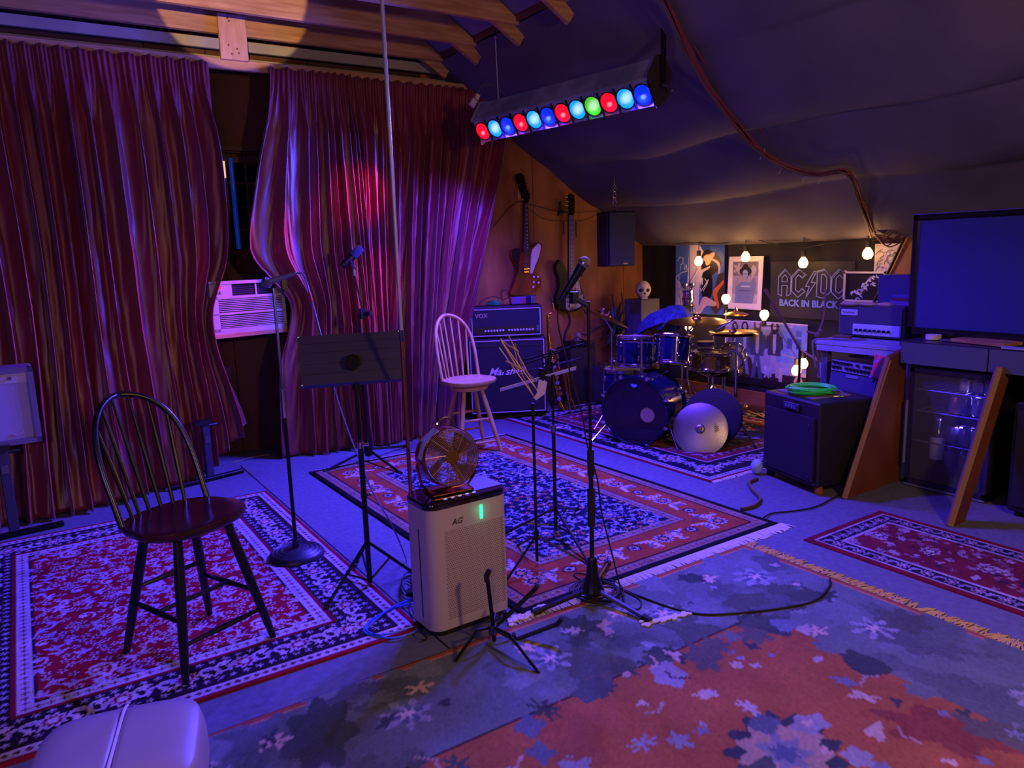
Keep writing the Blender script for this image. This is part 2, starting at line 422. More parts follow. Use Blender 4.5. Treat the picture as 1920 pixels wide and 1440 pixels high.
# ---------------------------------------------------------------- curtains
taffeta = mat('wine_taffeta', '7a2026', .42, mix='68181f', nscale=2.2, bump=.28, bscale=14, spec=.75, sheen=.25, stretch=(1, 1, .35))
def interp(t, xs, ys): return float(np.interp(t, xs, ys))
def curtain(label, ztop, LE, RE, bottom, yb, N, seed, amp=.06, name='curtain', nu=420, nv=70, y0=6.07, extra=None, ex=1.6):
    """LE/RE: lists of (z, x) edges, bottom: u -> hem z, yb: u -> y at the hem"""
    rr = np.random.default_rng(seed)
    ph = rr.uniform(0, 6.28, 8); fr = rr.uniform(.6, 1.5, 8)
    lz = [p[0] for p in LE][::-1]; lx = [p[1] for p in LE][::-1]; rz = [p[0] for p in RE][::-1]; rx = [p[1] for p in RE][::-1]
    def fn(u, v):
        zb = bottom(u); z = ztop - (ztop-zb)*v
        xl0 = lx[-1]+(lx[0]-lx[-1])*v; xr0 = rx[-1]+(rx[0]-rx[-1])*v
        dl = np.mean([interp(z+k*.07, lz, lx) for k in (-2, -1, 0, 1, 2)])-xl0; dr = np.mean([interp(z+k*.07, rz, rx) for k in (-2, -1, 0, 1, 2)])-xr0
        xl = xl0+dl*(1-u)**ex; xr = xr0+dr*u**ex
        drift = (.012*math.sin(3*v+ph[0]+u*9)+.01*math.sin(5.2*v+ph[1]+u*17))*v
        x = xl + (xr-xl)*(u + drift*(4*u*(1-u)))
        w = u*N + .55*math.sin(u*N*.37+ph[2]) + .35*math.sin(u*N*.83+ph[3]) + .25*v*math.sin(u*11+ph[4]+v*2)
        pleat = min(1, max(0, (v-.05)/.10))
        s1 = math.sin(2*PI*w); f1 = .5+.5*s1; f1 = f1**1.5
        s2 = math.sin(2*PI*w*2.3+ph[5]+1.5*v)
        s3 = math.sin(2*PI*w*.43+ph[6])
        A = amp*(.22 + .78*pleat)*(1+.25*v)
        d = A*(f1*1.05 + .16*s2 + .32*s3*pleat)
        hf = (1-pleat)*.008*math.sin(2*PI*w*4+ph[7])
        y = y0 + (yb(u)-y0)*v**1.6 - d - hf
        x += .35*A*math.sin(2*PI*w+1.2)*pleat
        crinkle = .006*math.sin(38*v+9*s1+ph[0])*math.sin(14*v+u*40)
        if extra: y += extra(u, v)
        return (x, y - crinkle*(.3+v), z + .008*math.sin(2*PI*w*1.0)*(v < .02))
    o = MB().grid(fn, nu, nv).build(name, taffeta, None, label=label, cat='curtain', ang=180)
    md = o.modifiers.new('t', 'SOLIDIFY'); md.thickness = .004
    return o
curtain('wine red curtain at the far left, lower right corner lifted beside the air conditioner', 3.05,
        [(3.05, -2.3), (0, -2.3)],
        [(3.05, 1.37), (2.78, 1.36), (2.4, 1.42), (1.84, 1.41), (1.5, 1.35), (1.34, 1.20), (1.0, 1.18), (.73, 1.27), (.34, 1.38), (0, 1.38)],
        lambda u: .015 + .32*max(0, (u-.88)/.12)**1.3, lambda u: 5.55 if u < .68 else 5.55+.45*(u-.68)/.32, 27, 3, amp=.075, nu=760, nv=110, ex=14)
curtain('wine red curtain panel right of the window gap, tucked behind the air conditioner', 3.06,
        [(3.06, 1.82), (2.77, 1.78), (2.29, 1.65), (1.76, 1.53), (1.55, 1.55), (1.42, 1.74), (1.36, 1.84), (1.12, 1.84), (.78, 1.70), (.34, 1.67), (0, 1.65)],
        [(3.06, 2.47), (2.6, 2.46), (0, 2.50)], lambda u: .012, lambda u: 5.98-.08*u, 8, 5, amp=.07, nu=300, nv=100)
curtain('wine red curtain panel between the pole and the guitars on the plywood wall', 3.05,
        [(3.05, 2.43), (2.6, 2.44), (0, 2.40)],
        [(3.05, 3.98), (2.65, 3.98), (2.31, 3.89), (1.72, 3.69), (1.19, 3.52), (.75, 3.36), (0, 3.2)],
        lambda u: .012, lambda u: 5.9+.05*u, 15, 9, amp=.075, nu=480, nv=100)
# ---------------------------------------------------------------- woven patterns
class Cloth:
    def __init__(s, w, h, res, base):
        s.w, s.h, s.res = w, h, res; s.nx = int(w/res)+1; s.ny = int(h/res)+1
        s.X, s.Y = np.meshgrid(np.linspace(0, w, s.nx), np.linspace(0, h, s.ny))
        s.c = np.empty((s.ny, s.nx, 3)); s.c[:] = rgb(base)
    def win(s, x, y, r):
        i0 = max(0, int((x-r)/s.w*(s.nx-1))); i1 = min(s.nx, int((x+r)/s.w*(s.nx-1))+2)
        j0 = max(0, int((y-r)/s.h*(s.ny-1))); j1 = min(s.ny, int((y+r)/s.h*(s.ny-1))+2)
        return slice(j0, j1), slice(i0, i1)
    def rect(s, x0, y0, x1, y1, col):
        m = (s.X >= x0) & (s.X <= x1) & (s.Y >= y0) & (s.Y <= y1); s.c[m] = rgb(col)
    def flower(s, x, y, r, col, n=6, k=.22, ph=0, asp=1, ang=0):
        w = s.win(x, y, r*1.4*max(1, asp)); 
        if s.X[w].size == 0: return
        dx = s.X[w]-x; dy = s.Y[w]-y; ca, sa = math.cos(ang), math.sin(ang)
        a = (dx*ca+dy*sa)/asp; b = -dx*sa+dy*ca
        m = np.hypot(a, b) < r*(1-k+k*np.cos(n*np.arctan2(b, a)+ph)); s.c[w][m] = rgb(col)
    def rosette(s, x, y, r, cols, n=8):
        for i, c in enumerate(cols): s.flower(x, y, r*(1-.3*i), c, n, .16, i)
    def leaf(s, x, y, l, wd, ang, col, saw=0):
        w = s.win(x, y, l); dx = s.X[w]-x; dy = s.Y[w]-y
        a = dx*math.cos(ang)+dy*math.sin(ang); b = -dx*math.sin(ang)+dy*math.cos(ang)
        b = b - .25*l*np.cos(a/l*PI)
        hw = wd*np.sqrt(np.clip(1-(a/l)**2, 0, 1))*(1+saw*np.sin(a/l*22)); m = (np.abs(b) < hw) & (np.abs(a) < l); s.c[w][m] = rgb(col)
    def line(s, pts, wd, col):
        for (x0, y0), (x1, y1) in zip(pts, pts[1:]):
            L = math.hypot(x1-x0, y1-y0)
            if L < 1e-6: continue
            w = s.win((x0+x1)/2, (y0+y1)/2, L/2+wd); dx = s.X[w]-x0; dy = s.Y[w]-y0
            t = np.clip((dx*(x1-x0)+dy*(y1-y0))/L/L, 0, 1)
            m = np.hypot(dx-t*(x1-x0), dy-t*(y1-y0)) < wd/2; s.c[w][m] = rgb(col)
    def scroll(s, x, y, r, turns, ang, wd, col):
        s.line([(x+r*(1-t*.8)*math.cos(ang+t*turns*2*PI), y+r*(1-t*.8)*math.sin(ang+t*turns*2*PI)) for t in [i/18 for i in range(19)]], wd, col)
    def poly(s, P, col):
        P = np.array(P); x0, y0 = P.min(0); x1, y1 = P.max(0)
        w = s.win((x0+x1)/2, (y0+y1)/2, max(x1-x0, y1-y0)/2+.01); X = s.X[w]; Y = s.Y[w]; ins = np.zeros(X.shape, bool)
        j = len(P)-1
        for i in range(len(P)):
            (xi, yi), (xj, yj) = P[i], P[j]
            if yi != yj: ins ^= ((yi > Y) != (yj > Y)) & (X < (xj-xi)*(Y-yi)/(yj-yi)+xi)
            j = i
        s.c[w][ins] = rgb(col)
    def frames(s, specs):
        "nested bands from the edge inwards: (width, colour)"
        d = 0
        for wd, col in specs: s.rect(d, d, s.w-d, s.h-d, col); d += wd
        return d
    def wear(s, k=.1, cell=9, seed=1):
        r = np.random.default_rng(seed); s.c *= (1 + k*r.standard_normal((s.ny, s.nx, 1)))
        g = r.standard_normal((s.ny//cell+2, s.nx//cell+2)); g = np.kron(g, np.ones((cell, cell)))[:s.ny, :s.nx]
        for _ in range(2):
            g = (g + np.roll(g, cell//2, 0) + np.roll(g, cell//2, 1) + np.roll(g, -cell//3, 0))/4
        s.c *= (1+k*1.2*g[..., None]); s.c = np.clip(s.c, 0.001, 1)
    def border_run(s, d, wd, fn, step):
        "fn(x, y, along-angle, index) at even steps round the band whose middle line lies at d+wd/2"
        m = d+wd/2
        for (ax, ay, bx, by) in ((m, m, s.w-m, m), (s.w-m, m, s.w-m, s.h-m), (s.w-m, s.h-m, m, s.h-m), (m, s.h-m, m, m)):
            L = math.hypot(bx-ax, by-ay); n = max(2, round(L/step))
            for i in range(n): fn(ax+(bx-ax)*i/n, ay+(by-ay)*i/n, math.atan2(by-ay, bx-ax), i)
    def mesh(s, name, m, M, parent=None, thick=0.0, ripple=0, label=None, cat=None, bend=None, group=None):
        nx, ny = s.nx, s.ny
        Z = np.zeros_like(s.X)
        if ripple:
            Z += ripple*(np.sin(s.X*3.1+s.Y*2.3)*.5+np.sin(s.X*7-s.Y*5)*.3+.8)
        if bend is not None: Z += bend(s.X, s.Y)
        Z += thick
        co = np.stack([s.X, s.Y, Z], -1).reshape(-1, 3)
        ring = list(range(nx)) + [j*nx+nx-1 for j in range(1, ny)] + [(ny-1)*nx+i for i in range(nx-2, -1, -1)] + [j*nx for j in range(ny-2, 0, -1)]
        low = co[ring].copy(); low[:, 2] = 0 if bend is None else low[:, 2]-thick
        A = np.array(M)[:3, :3]; t = np.array(M)[:3, 3]
        allv = np.vstack([co, low]) @ A.T + t
        i, j = np.meshgrid(np.arange(nx-1), np.arange(ny-1)); a = (j*nx+i).ravel()
        q = np.stack([a, a+1, a+1+nx, a+nx], -1)
        k = len(ring); rr = np.array(ring); b = nx*ny+np.arange(k)
        side = np.stack([rr, b, np.roll(b, -1), np.roll(rr, -1)], -1)
        F = np.vstack([q, side])
        me = bpy.data.meshes.new(name); me.vertices.add(len(allv)); me.vertices.foreach_set('co', allv.ravel())
        me.loops.add(F.size); me.loops.foreach_set('vertex_index', F.ravel().astype(np.int32))
        me.polygons.add(len(F)); me.polygons.foreach_set('loop_start', np.arange(0, F.size, 4, dtype=np.int32))
        me.polygons.foreach_set('use_smooth', np.ones(len(F), bool))
        me.update(calc_edges=True); me.materials.append(m)
        at = me.color_attributes.new('Col', 'FLOAT_COLOR', 'POINT')
        cc = np.ones((len(allv), 4)); cc[:nx*ny, :3] = s.c.reshape(-1, 3); cc[nx*ny:, :3] = s.c.reshape(-1, 3)[ring]
        at.data.foreach_set('color', cc.ravel().astype(np.float32))
        o = bpy.data.objects.new(name, me); COL.objects.link(o)
        if parent is not None: o.parent = parent
        return tag(o, label, cat, group)
pile = mat('rug_pile', 'ffffff', .92, bump=.45, bscale=330, spec=.12, attr=True)
printed = mat('printed_paper', 'ffffff', .5, spec=.3, attr=True)
def fringe(parent, p0, p1, out, n, L, m, seed=0, z=.006, wild=.25):
    r = np.random.default_rng(seed); b = MB(); p0 = Vector(p0); p1 = Vector(p1); out = Vector(out); al = (p1-p0).normalized()
    for i in range(n):
        a = p0 + (p1-p0)*((i+r.uniform(0, 1))/n); l = L*r.uniform(.7, 1.15); k = r.normal()*wild*l
        b.tube([a-out*.01+Vector((0, 0, z)), a+out*l*.5+al*k*.6+Vector((0, 0, z*r.uniform(.6, 1.5))), a+out*l+al*k+Vector((0, 0, .003))], [.003, .004, .0025], 4)
    o = b.build('fringe', m, parent, w=True); o['kind'] = 'stuff'; return o
wool = mat('white_fringe_wool', 'cfc4bd', .9)
def TM(x, y, z=.0, deg=0): return Matrix.Translation((x, y, z)) @ Matrix.Rotation(math.radians(deg), 4, 'Z')

# red floral rug on the left
c = Cloth(1.77, 2.42, .0062, '7d0d22')
d = c.frames([(.022, '8a1028'), (.05, 'b6a8b0'), (.016, '2a1224'), (.19, '241528'), (.016, '7a1226'), (.055, 'b9abb4'), (.012, '261326')])
c.rect(d, d, c.w-d, c.h-d, '8e1026')
c.border_run(.022, .05, lambda x, y, a, i: c.flower(x, y, .014, '5a2a44', 4, .3), .036)
c.border_run(.022+.05+.016+.19+.016, .055, lambda x, y, a, i: c.flower(x, y, .016, '6a2c48', 4, .4), .042)
def bf(x, y, a, i):
    if i % 3 == 0: c.rosette(x, y, .055, ['b49fb0', '7a1a34', 'c4b6bd'], 10)
    else:
        s_ = 1 if i % 2 else -1
        c.scroll(x, y+.0, .05, .9, a+s_, .014, 'b3a4b4'); c.leaf(x+.03*math.cos(a), y+.03*math.sin(a), .045, .011, a+s_*.8, 'a594ac', .3)
        c.flower(x-.03*math.sin(a)*s_, y+.03*math.cos(a)*s_, .022, 'c0b2ba', 5, .3)
c.border_run(.088, .19, bf, .075)
c.border_run(.088, .05, lambda x, y, a, i: c.flower(x, y, .017, 'a898ae', 5, .4, i), .05)
c.border_run(.23, .05, lambda x, y, a, i: c.flower(x, y, .017, 'a898ae', 5, .4, i), .05)
fw, fh = c.w-2*d, c.h-2*d
r_ = np.random.default_rng(4)
pts = []
for _ in range(1500):
    x = r_.uniform(0, fw/2); y = r_.uniform(0, fh/2)
    rad = r_.choice([.10, .065, .042, .028], p=[.05, .15, .35, .45])
    if all(math.hypot(x-p[0], y-p[1]) > (rad+p[2])*.62 for p in pts): pts.append((x, y, rad, r_.integers(0, 4), r_.uniform(0, 6.28)))
for x, y, rad, k, a in pts:
    for sx in (0, 1):
        for sy in (0, 1):
            X = d+(fw-x if sx else x); Y = d+(fh-y if sy else y); A = a if not sx else PI-a; A = A if not sy else -A
            if rad > .09: c.scroll(X, Y, rad*.8, .8, A, .017, 'b7a3b2'); c.rosette(X, Y, rad*.42, ['bfa9b4', '8e1830', 'c8bac0'], 8); c.leaf(X+rad*.5*math.cos(A), Y+rad*.5*math.sin(A), rad*.5, .013, A+1.3, 'b39fb4', .35)
            elif rad > .06: c.scroll(X, Y, rad*.75, .75, A, .012, 'b29fb2'); c.flower(X, Y, .022, 'c3b3bb', 6, .3, A)
            elif rad > .04: c.leaf(X, Y, rad*.95, .012, A, 'b5a2b4', .4); c.leaf(X, Y, rad*.8, .009, A+1.5, 'a58ea8', .2)
            else: c.flower(X, Y, rad*.78, 'b9a8b6', 5, .4, A); c.flower(X, Y, rad*.28, '7a1230', 4, .1)
c.wear(.10, 9, 2)
red_rug = thing('persian_rug', 'crimson floral rug with pale guard stripes under the dark stool, at the left', 'rug', (-.49, 2.76, 0))
c.mesh('pile', pile, TM(0, 0, 0), red_rug, .009, .0015)

# navy rug in the middle
c = Cloth(1.80, 2.84, .0068, '0b0a12')
d = c.frames([(.035, '0c0b14'), (.065, '8f6f5e'), (.012, '2a1a20'), (.25, '9a4628'), (.012, '2a1a20'), (.06, '8f715e'), (.010, '241a28')])
c.rect(d, d, c.w-d, c.h-d, '101230')
for dd in (.035, .374):
    c.border_run(dd, .062, lambda x, y, a, i: (c.flower(x, y, .014, '5f3030' if i % 2 else '43486a', 4, .3), c.flower(x+.012, y+.01, .006, 'b9a08c', 4)), .038)
def bf(x, y, a, i):
    k = i % 4; nx_, ny_ = -math.sin(a), math.cos(a)
    if k == 0: c.rosette(x, y, .062, ['a99a98', '1a1c38', 'b57a5c'], 10)
    elif k == 2: c.rosette(x, y, .045, ['151838', 'a89a90', '151838'], 12)
    else:
        s_ = 1 if k == 1 else -1
        c.leaf(x, y, .085, .020, a+s_*.9, 'b9aca4', .45); c.leaf(x+.03*nx_*s_, y+.03*ny_*s_, .05, .011, a-s_*.9, '5a6076', .2)
        c.flower(x-.07*nx_, y-.07*ny_, .018, 'b08a70', 5, .35); c.flower(x+.08*nx_, y+.08*ny_, .016, '3a4468', 5, .35)
        c.scroll(x, y, .07, .6, a+s_*2, .007, 'c8a890')
c.border_run(.112, .25, bf, .115)
fw, fh = c.w-2*d, c.h-2*d
r_ = np.random.default_rng(11); pts = []
for _ in range(2500):
    x = r_.uniform(0, fw/2); y = r_.uniform(0, fh/2)
    rad = r_.choice([.11, .075, .05, .03], p=[.06, .16, .38, .40])
    if all(math.hypot(x-p[0], y-p[1]) > (rad+p[2])*.66 for p in pts): pts.append((x, y, rad, r_.integers(0, 5), r_.uniform(0, 6.28)))
for x, y, rad, k, a in pts:
    for sx in (0, 1):
        for sy in (0, 1):
            X = d+(fw-x if sx else x); Y = d+(fh-y if sy else y); A = a if not sx else PI-a; A = A if not sy else -A
            pc = ['9d96a8', 'a86a4e', '8d88a6', 'b0a29c', '74789c'][k]
            if rad > .1: c.rosette(X, Y, rad*.85, [pc, '9a5238', 'b0a4a8', '202650'], 12)
            elif rad > .07: c.rosette(X, Y, rad*.8, [pc, '2a2e5c', 'b88c70'], 8); c.scroll(X, Y, rad*1.1, .5, A, .006, '8a7c88')
            elif rad > .04: c.leaf(X, Y, rad*1.1, .010, A, pc, .4); c.leaf(X, Y, rad*.8, .007, A+1.4, '7a7fa6', .2)
            else: c.flower(X, Y, rad*.75, pc, 5, .4, A)
c.wear(.10, 9, 3)
mid_rug = thing('persian_rug', 'navy floral rug with rust border and white end fringe in the middle of the floor', 'rug', (1.70, 2.60, 0), .6)
c.mesh('pile', pile, TM(0, 0, 0), mid_rug, .010, .0015)
fringe(mid_rug, (1.62, 2.602, 0), (3.52, 2.602, 0), (0, -1, 0), 420, .075, wool, 1, wild=.12)
fringe(mid_rug, (1.70, 5.44, 0), (3.46, 5.46, 0), (0, 1, 0), 260, .04, wool, 2)

# sage rug in the foreground, terracotta middle
c = Cloth(4.3, 3.75, .0105, '8d5137')
d = c.frames([(.03, '9a5638'), (.012, 'c07c58')])
def blotch(x0, y0, x1, y1, n, cols, r0, r1, seed):
    r_ = np.random.default_rng(seed)
    for _ in range(n):
        x = r_.uniform(x0, x1); y = r_.uniform(y0, y1); q = r_.uniform(r0, r1)
        c.flower(x, y, q, cols[r_.integers(len(cols))], int(r_.integers(3, 8)), r_.uniform(.1, .2 if q > .05 else .4), r_.uniform(0, 6), r_.uniform(.7, 1.9), r_.uniform(0, 3))
bw = .56
c.rect(.04, .04, c.w-.04, c.h-.04, '646e6c')
r_ = np.random.default_rng(8)
def ring(n, cols, r0, r1, d0, d1):
    for _ in range(n):
        t = r_.uniform(d0, d1); s_ = r_.uniform(0, 1); side = r_.integers(0, 4)
        x, y = [(t, s_*c.h), (c.w-t, s_*c.h), (s_*c.w, t), (s_*c.w, c.h-t)][side]
        q_ = r_.uniform(r0, r1); c.flower(x, y, q_, cols[r_.integers(len(cols))], int(r_.integers(3, 8)), r_.uniform(.10, .2 if q_ > .05 else .42), r_.uniform(0, 6), r_.uniform(.7, 2.2), r_.uniform(0, 3))
ring(260, ['5b6560', '6b7478', '58605f', '747c7c'], .04, .13, .05, bw)
ring(60, ['454f47', '525a50'], .06, .14, .12, bw)
for x, y in [(c.w-.30, .35+i*.62) for i in range(6)] + [(.3+i*.62, c.h-.30) for i in range(7)] + [(.3, .35+i*.62) for i in range(6)]:
    c.flower(x, y, .10, '8b8f95', 7, .3, x*3); c.flower(x, y, .062, '55606e', 6, .3); c.flower(x, y, .034, 'c2b2a4', 5, .3)
    c.flower(x+.2*math.sin(x*9), y+.22*math.cos(y*7), .045, 'c4a894', 5, .4, 1, 1.4)
ring(90, ['a9a09a', 'b39a88', '3f474c', '8a8f9a'], .012, .035, .06, bw)
d = bw
c.rect(d, d, c.w-d, c.h-d, '9a5c38')
c.rect(d-.01, d-.01, c.w-d+.01, d, '3c2a28'); c.rect(d-.01, c.h-d, c.w-d+.01, c.h-d+.01, '3c2a28')
blotch(d+.05, d+.05, c.w-d-.05, c.h-d-.05, 26, ['8a4836', '7c4034', '94563a', '824436'], .10, .26, 21)
ring(130, ['4a524a', '3f4744', '66706c', '5c5a50'], .03, .085, bw-.03, bw+.10)
for x, y, q in [(3.05, 2.55, .15), (2.35, 1.95, .13), (1.55, 2.7, .12), (2.85, 1.35, .14), (1.0, 1.9, .12), (2.0, 2.95, .10), (1.6, 1.2, .13), (3.3, 1.9, .10)]:
    c.flower(x, y, q*1.25, '3b4348', 13, .12, 0, 1.25, .5); c.flower(x, y, q, 'a58f7c', 11, .12, 1, 1.25, .5)
    c.flower(x, y, q*.6, '7c8088', 7, .2, 2, 1.1, .5); c.flower(x, y, q*.34, '55607a', 6, .2)
blotch(d, d, c.w-d, c.h-d, 90, ['7a808c', '6a7484', '8a8a90', '5c6470', '4c5450'], .03, .075, 5)
blotch(d, d, c.w-d, c.h-d, 190, ['a89c98', 'b59f90', '8990a0', 'b8a294', '70788a', '3e4246'], .012, .036, 6)
r_ = np.random.default_rng(9)
for _ in range(60):
    x = r_.uniform(d, c.w-d); y = r_.uniform(d, c.h-d); a = r_.uniform(0, 6)
    c.line([(x+.05*t*math.cos(a+t*.6), y+.05*t*math.sin(a+t*.6)) for t in range(3)], .010, ['b49a86', '4a3434', 'a08c84'][r_.integers(3)])
c.wear(.08, 11, 4)
sage = thing('large_rug', 'worn terracotta rug with wide sage green floral border in the foreground', 'rug', (-1.2, -1.22, 0))
c.mesh('pile', pile, TM(0, 0, 0), sage, .007, .002)
fringe(sage, (3.1, 2.53, 0), (3.1, -1.2, 0), (1, 0, 0), 620, .075, mat('tan_fringe_wool', 'c9a78c', .9), 5, wild=.35)
# pinkish worn tufts
b = MB(); r_ = np.random.default_rng(3)
for i in range(46):
    t = i/45; p = atz(1205+85*t, 1172-22*t, .009); b.sphere((p.x+r_.normal()*.006, p.y+r_.normal()*.008, .012), .012, 6, sc=(1.4, .8, .5))
for i in range(40):
    t = i/39; p = atz(958+60*t, 1168-28*t, .009); b.sphere((p.x+r_.normal()*.012, p.y+r_.normal()*.012, .012), .014, 6, sc=(1.2, .9, .5))
o = b.build('worn_tufts', wool, sage, w=True); o['kind'] = 'stuff'

# runner on the right
c = Cloth(.73, 2.7, .0068, '6a1426')
d = c.frames([(.035, '741628'), (.014, 'a79aa0'), (.085, '20192e'), (.022, 'a89ba4')])
c.rect(d, d, c.w-d, c.h-d, '6e2430')
c.border_run(.049, .085, lambda x, y, a, i: (c.rosette(x, y, .034, ['93869c', '5c2238', 'a89aa2'], 8) if i % 2 else c.leaf(x, y, .034, .012, a+.8, '8d8298', .3)), .058)
blotch(d, d, c.w-d, c.h-d, 420, ['83536a', '9a8490', '74283a', '8a6c84', '5c2038', '3a2038', 'a0909c'], .009, .026, 15)
for i in range(9): c.rosette(c.w/2, .25+i*.28, .055, ['9a8a98', '5c2038', 'a89aa4'], 8)
c.wear(.12, 9, 6)
runner = thing('runner_rug', 'narrow dusty red runner rug with navy border by the counter braces, at the right', 'rug', (3.405, -.32, 0))
c.mesh('pile', pile, TM(0, 0, 0), runner, .008, .0015)

# rug under the drums
c = Cloth(2.1, 2.65, .008, '12122e')
d = c.frames([(.02, '7a2030'), (.05, '9da0b8'), (.012, '15142c'), (.24, '14142e'), (.02, 'a8a0a0')])
c.border_run(.02, .05, lambda x, y, a, i: c.flower(x, y, .013, '22244c', 4, .3), .034)
def bf(x, y, a, i):
    if i % 5 == 0: c.rosette(x, y, .10, ['a4a4b8', '5c2030', 'a6a8bc', '2a2c50'], 9)
    else: c.flower(x, y, .042, '9a9eb8', 7, .4, i); c.leaf(x+.04*math.cos(a), y+.04*math.sin(a), .05, .014, a+(1 if i % 2 else -1), 'a2a2b4', .4); c.flower(x-.05*math.sin(a), y+.05*math.cos(a), .022, '8f93b4', 5, .4)
c.border_run(.082, .24, bf, .095)
c.rect(d, d, c.w-d, c.h-d, '74303e')
c.border_run(.38, .10, lambda x, y, a, i: c.leaf(x, y, .05, .014, a+.7, '9a92a4', .4), .085)
c.rect(.52, .52, c.w-.52, c.h-.52, '20183a')
blotch(.52, .52, c.w-.52, c.h-.52, 260, ['8c8698', '7a3a44', '6c7090', 'a09a9c'], .012, .04, 35)
c.wear(.1, 9, 7)
drum_rug = thing('persian_rug', 'navy and brick red rug with pale floral border under the drum kit', 'rug', (3.80, 3.40, 0), 0)
c.mesh('pile', pile, TM(0, 0, 0), drum_rug, .009, .0015)
fringe(drum_rug, (3.82, 3.41, 0), (5.88, 3.41, 0), (0, -1, 0), 260, .05, wool, 8)

# ---------------------------------------------------------------- posters on the knee wall (x along -y, y up)
def wall_sheet(c, name, label, y_left, z_low, m=printed, curl=0.0, cat='poster', parent=None):
    M = basis((XW-.022, y_left, z_low), (0, -1, 0), (0, 0, 1), (-1, 0, 0))
    f = (lambda X, Y: curl*((X/c.w-.5)**2*4*(1.2-Y/c.h))) if curl else None
    return c.mesh(name, m, M, parent, .003, 0, label=label, cat=cat, bend=f)
# painting like print of a guitar, scribbled with white handwriting
c = Cloth(.68, .74, .0045, '3f5db5')
c.flower(.10, .62, .3, '4f74c8', 3, .2); c.flower(.03, .12, .3, 'a6a0d0', 3, .2)
c.poly([(.20, .74), (.33, .74), (.42, .62), (.36, .40), (.34, .1), (.36, 0), (.20, 0), (.17, .3), (.19, .5)], 'cdbfe0')
c.poly([(.33, .74), (.68, .74), (.68, .60), (.62, .68), (.5, .70), (.42, .62)], '2f4fb8')
c.flower(.49, .53, .15, '2a2430', 3, .1, 0, 1.0); c.flower(.47, .58, .06, 'd8b0a0', 3, .2, 0, 1.6, .6)
c.flower(.45, .30, .15, '17131c', 2, .18, PI, .8); c.leaf(.40, .42, .12, .018, 1.0, 'c8bce0'); c.leaf(.57, .50, .16, .016, -1.0, 'c2a8b8')
c.poly([(.50, .08), (.60, .42), (.68, .44), (.68, .10), (.58, .0)], '3a3038'); c.leaf(.60, .22, .15, .03, 1.35, 'c8642a')
c.leaf(.44, .10, .14, .05, .4, 'cba8b4'); c.leaf(.24, .25, .25, .012, 1.55, '7a74c0'); c.leaf(.29, .3, .25, .01, 1.5, 'e0d4ea')
c.poly([(0, 0), (.07, .24), (.14, .18), (.18, 0)], 'c2b0dc'); c.line([(.06, .2), (.10, 0)], .006, '2a2050'); c.line([(.11, .2), (.16, 0)], .006, '2a2050')
for P in ([(.03, .56), (.06, .60), (.11, .59), (.11, .53), (.08, .52), (.07, .46)], [(.13, .52), (.13, .46), (.16, .52), (.17, .46)], [(0, .38), (.08, .43), (.17, .45)], [(.05, .4), (.06, .28)], [(.29, .36), (.33, .34), (.34, .37)], [(.36, .38), (.36, .32), (.39, .38), (.39, .31)], [(.36, .27), (.37, .24), (.42, .30), (.47, .36)], [(.42, .37), (.46, .33), (.40, .24)]):
    c.line(P, .007, 'e8e8f8')
c.wear(.04); wall_sheet(c, 'art_print', 'colourful blue and white music print scribbled with white handwriting, left of the portrait', 5.92, .89)
# framed looking portrait photograph with wide white margins
def person(c, x, y, s, coat, legs, hair, skin='b8a8b8', face=None, arms=True):
    c.poly([(x-.11*s, y), (x-.03*s, y+.42*s), (x+.03*s, y+.42*s), (x+.11*s, y), (x+.04*s, y), (x, y+.3*s), (x-.04*s, y)], legs)
    c.poly([(x-.12*s, y+.36*s), (x-.14*s, y+.62*s), (x-.08*s, y+.74*s), (x+.08*s, y+.74*s), (x+.14*s, y+.62*s), (x+.12*s, y+.36*s)], coat)
    c.poly([(x-.03*s, y+.40*s), (x-.03*s, y+.72*s), (x+.03*s, y+.72*s), (x+.03*s, y+.40*s)], 'a8a6c0')
    if arms:
        c.line([(x-.13*s, y+.66*s), (x-.15*s, y+.5*s), (x-.03*s, y+.42*s)], .045*s, coat); c.line([(x+.13*s, y+.66*s), (x+.15*s, y+.5*s), (x+.03*s, y+.42*s)], .045*s, coat)
        c.flower(x, y+.42*s, .03*s, skin)
    c.flower(x, y+.84*s, .085*s, hair, 3, .1, PI/2, 1); c.flower(x, y+.77*s, .07*s, hair, 4, .1); c.flower(x, y+.83*s, .05*s, skin, 2, .15, PI)
    c.line([(x-.02*s, y+.84*s), (x+.02*s, y+.84*s)], .008*s, '3a3440')
c = Cloth(.42, .52, .004, 'd6cde6')
c.rect(.05, .06, .36, .47, '8f86a8'); c.rect(.05, .33, .36, .47, '6c6288'); c.flower(.11, .40, .06, 'a498ba', 5, .3); c.flower(.31, .38, .06, '7c7296', 6, .3); c.rect(.05, .06, .36, .15, 'a79fc0')
c.poly([(.08, .06), (.09, .22), (.16, .27), (.26, .27), (.32, .33), (.34, .24), (.30, .06)], '6672b0'); c.rect(.13, .18, .28, .19, '4a5290'); c.rect(.15, .22, .26, .235, '9aa6d8')
c.poly([(.30, .30), (.34, .40), (.30, .44), (.25, .38)], '9a94c0')
c.flower(.205, .375, .075, '221c28', 4, .12); c.flower(.20, .345, .045, '8490d0', 2, .15, PI); c.line([(.18, .35), (.195, .35)], .006, '2a2448'); c.line([(.205, .35), (.22, .35)], .006, '2a2448'); c.line([(.19, .32), (.21, .32)], .004, '40386a')
c.wear(.04); wall_sheet(c, 'portrait_poster', 'portrait photograph of a dark haired person with wide white margins and curled edges', 5.175, .965, curl=.025)
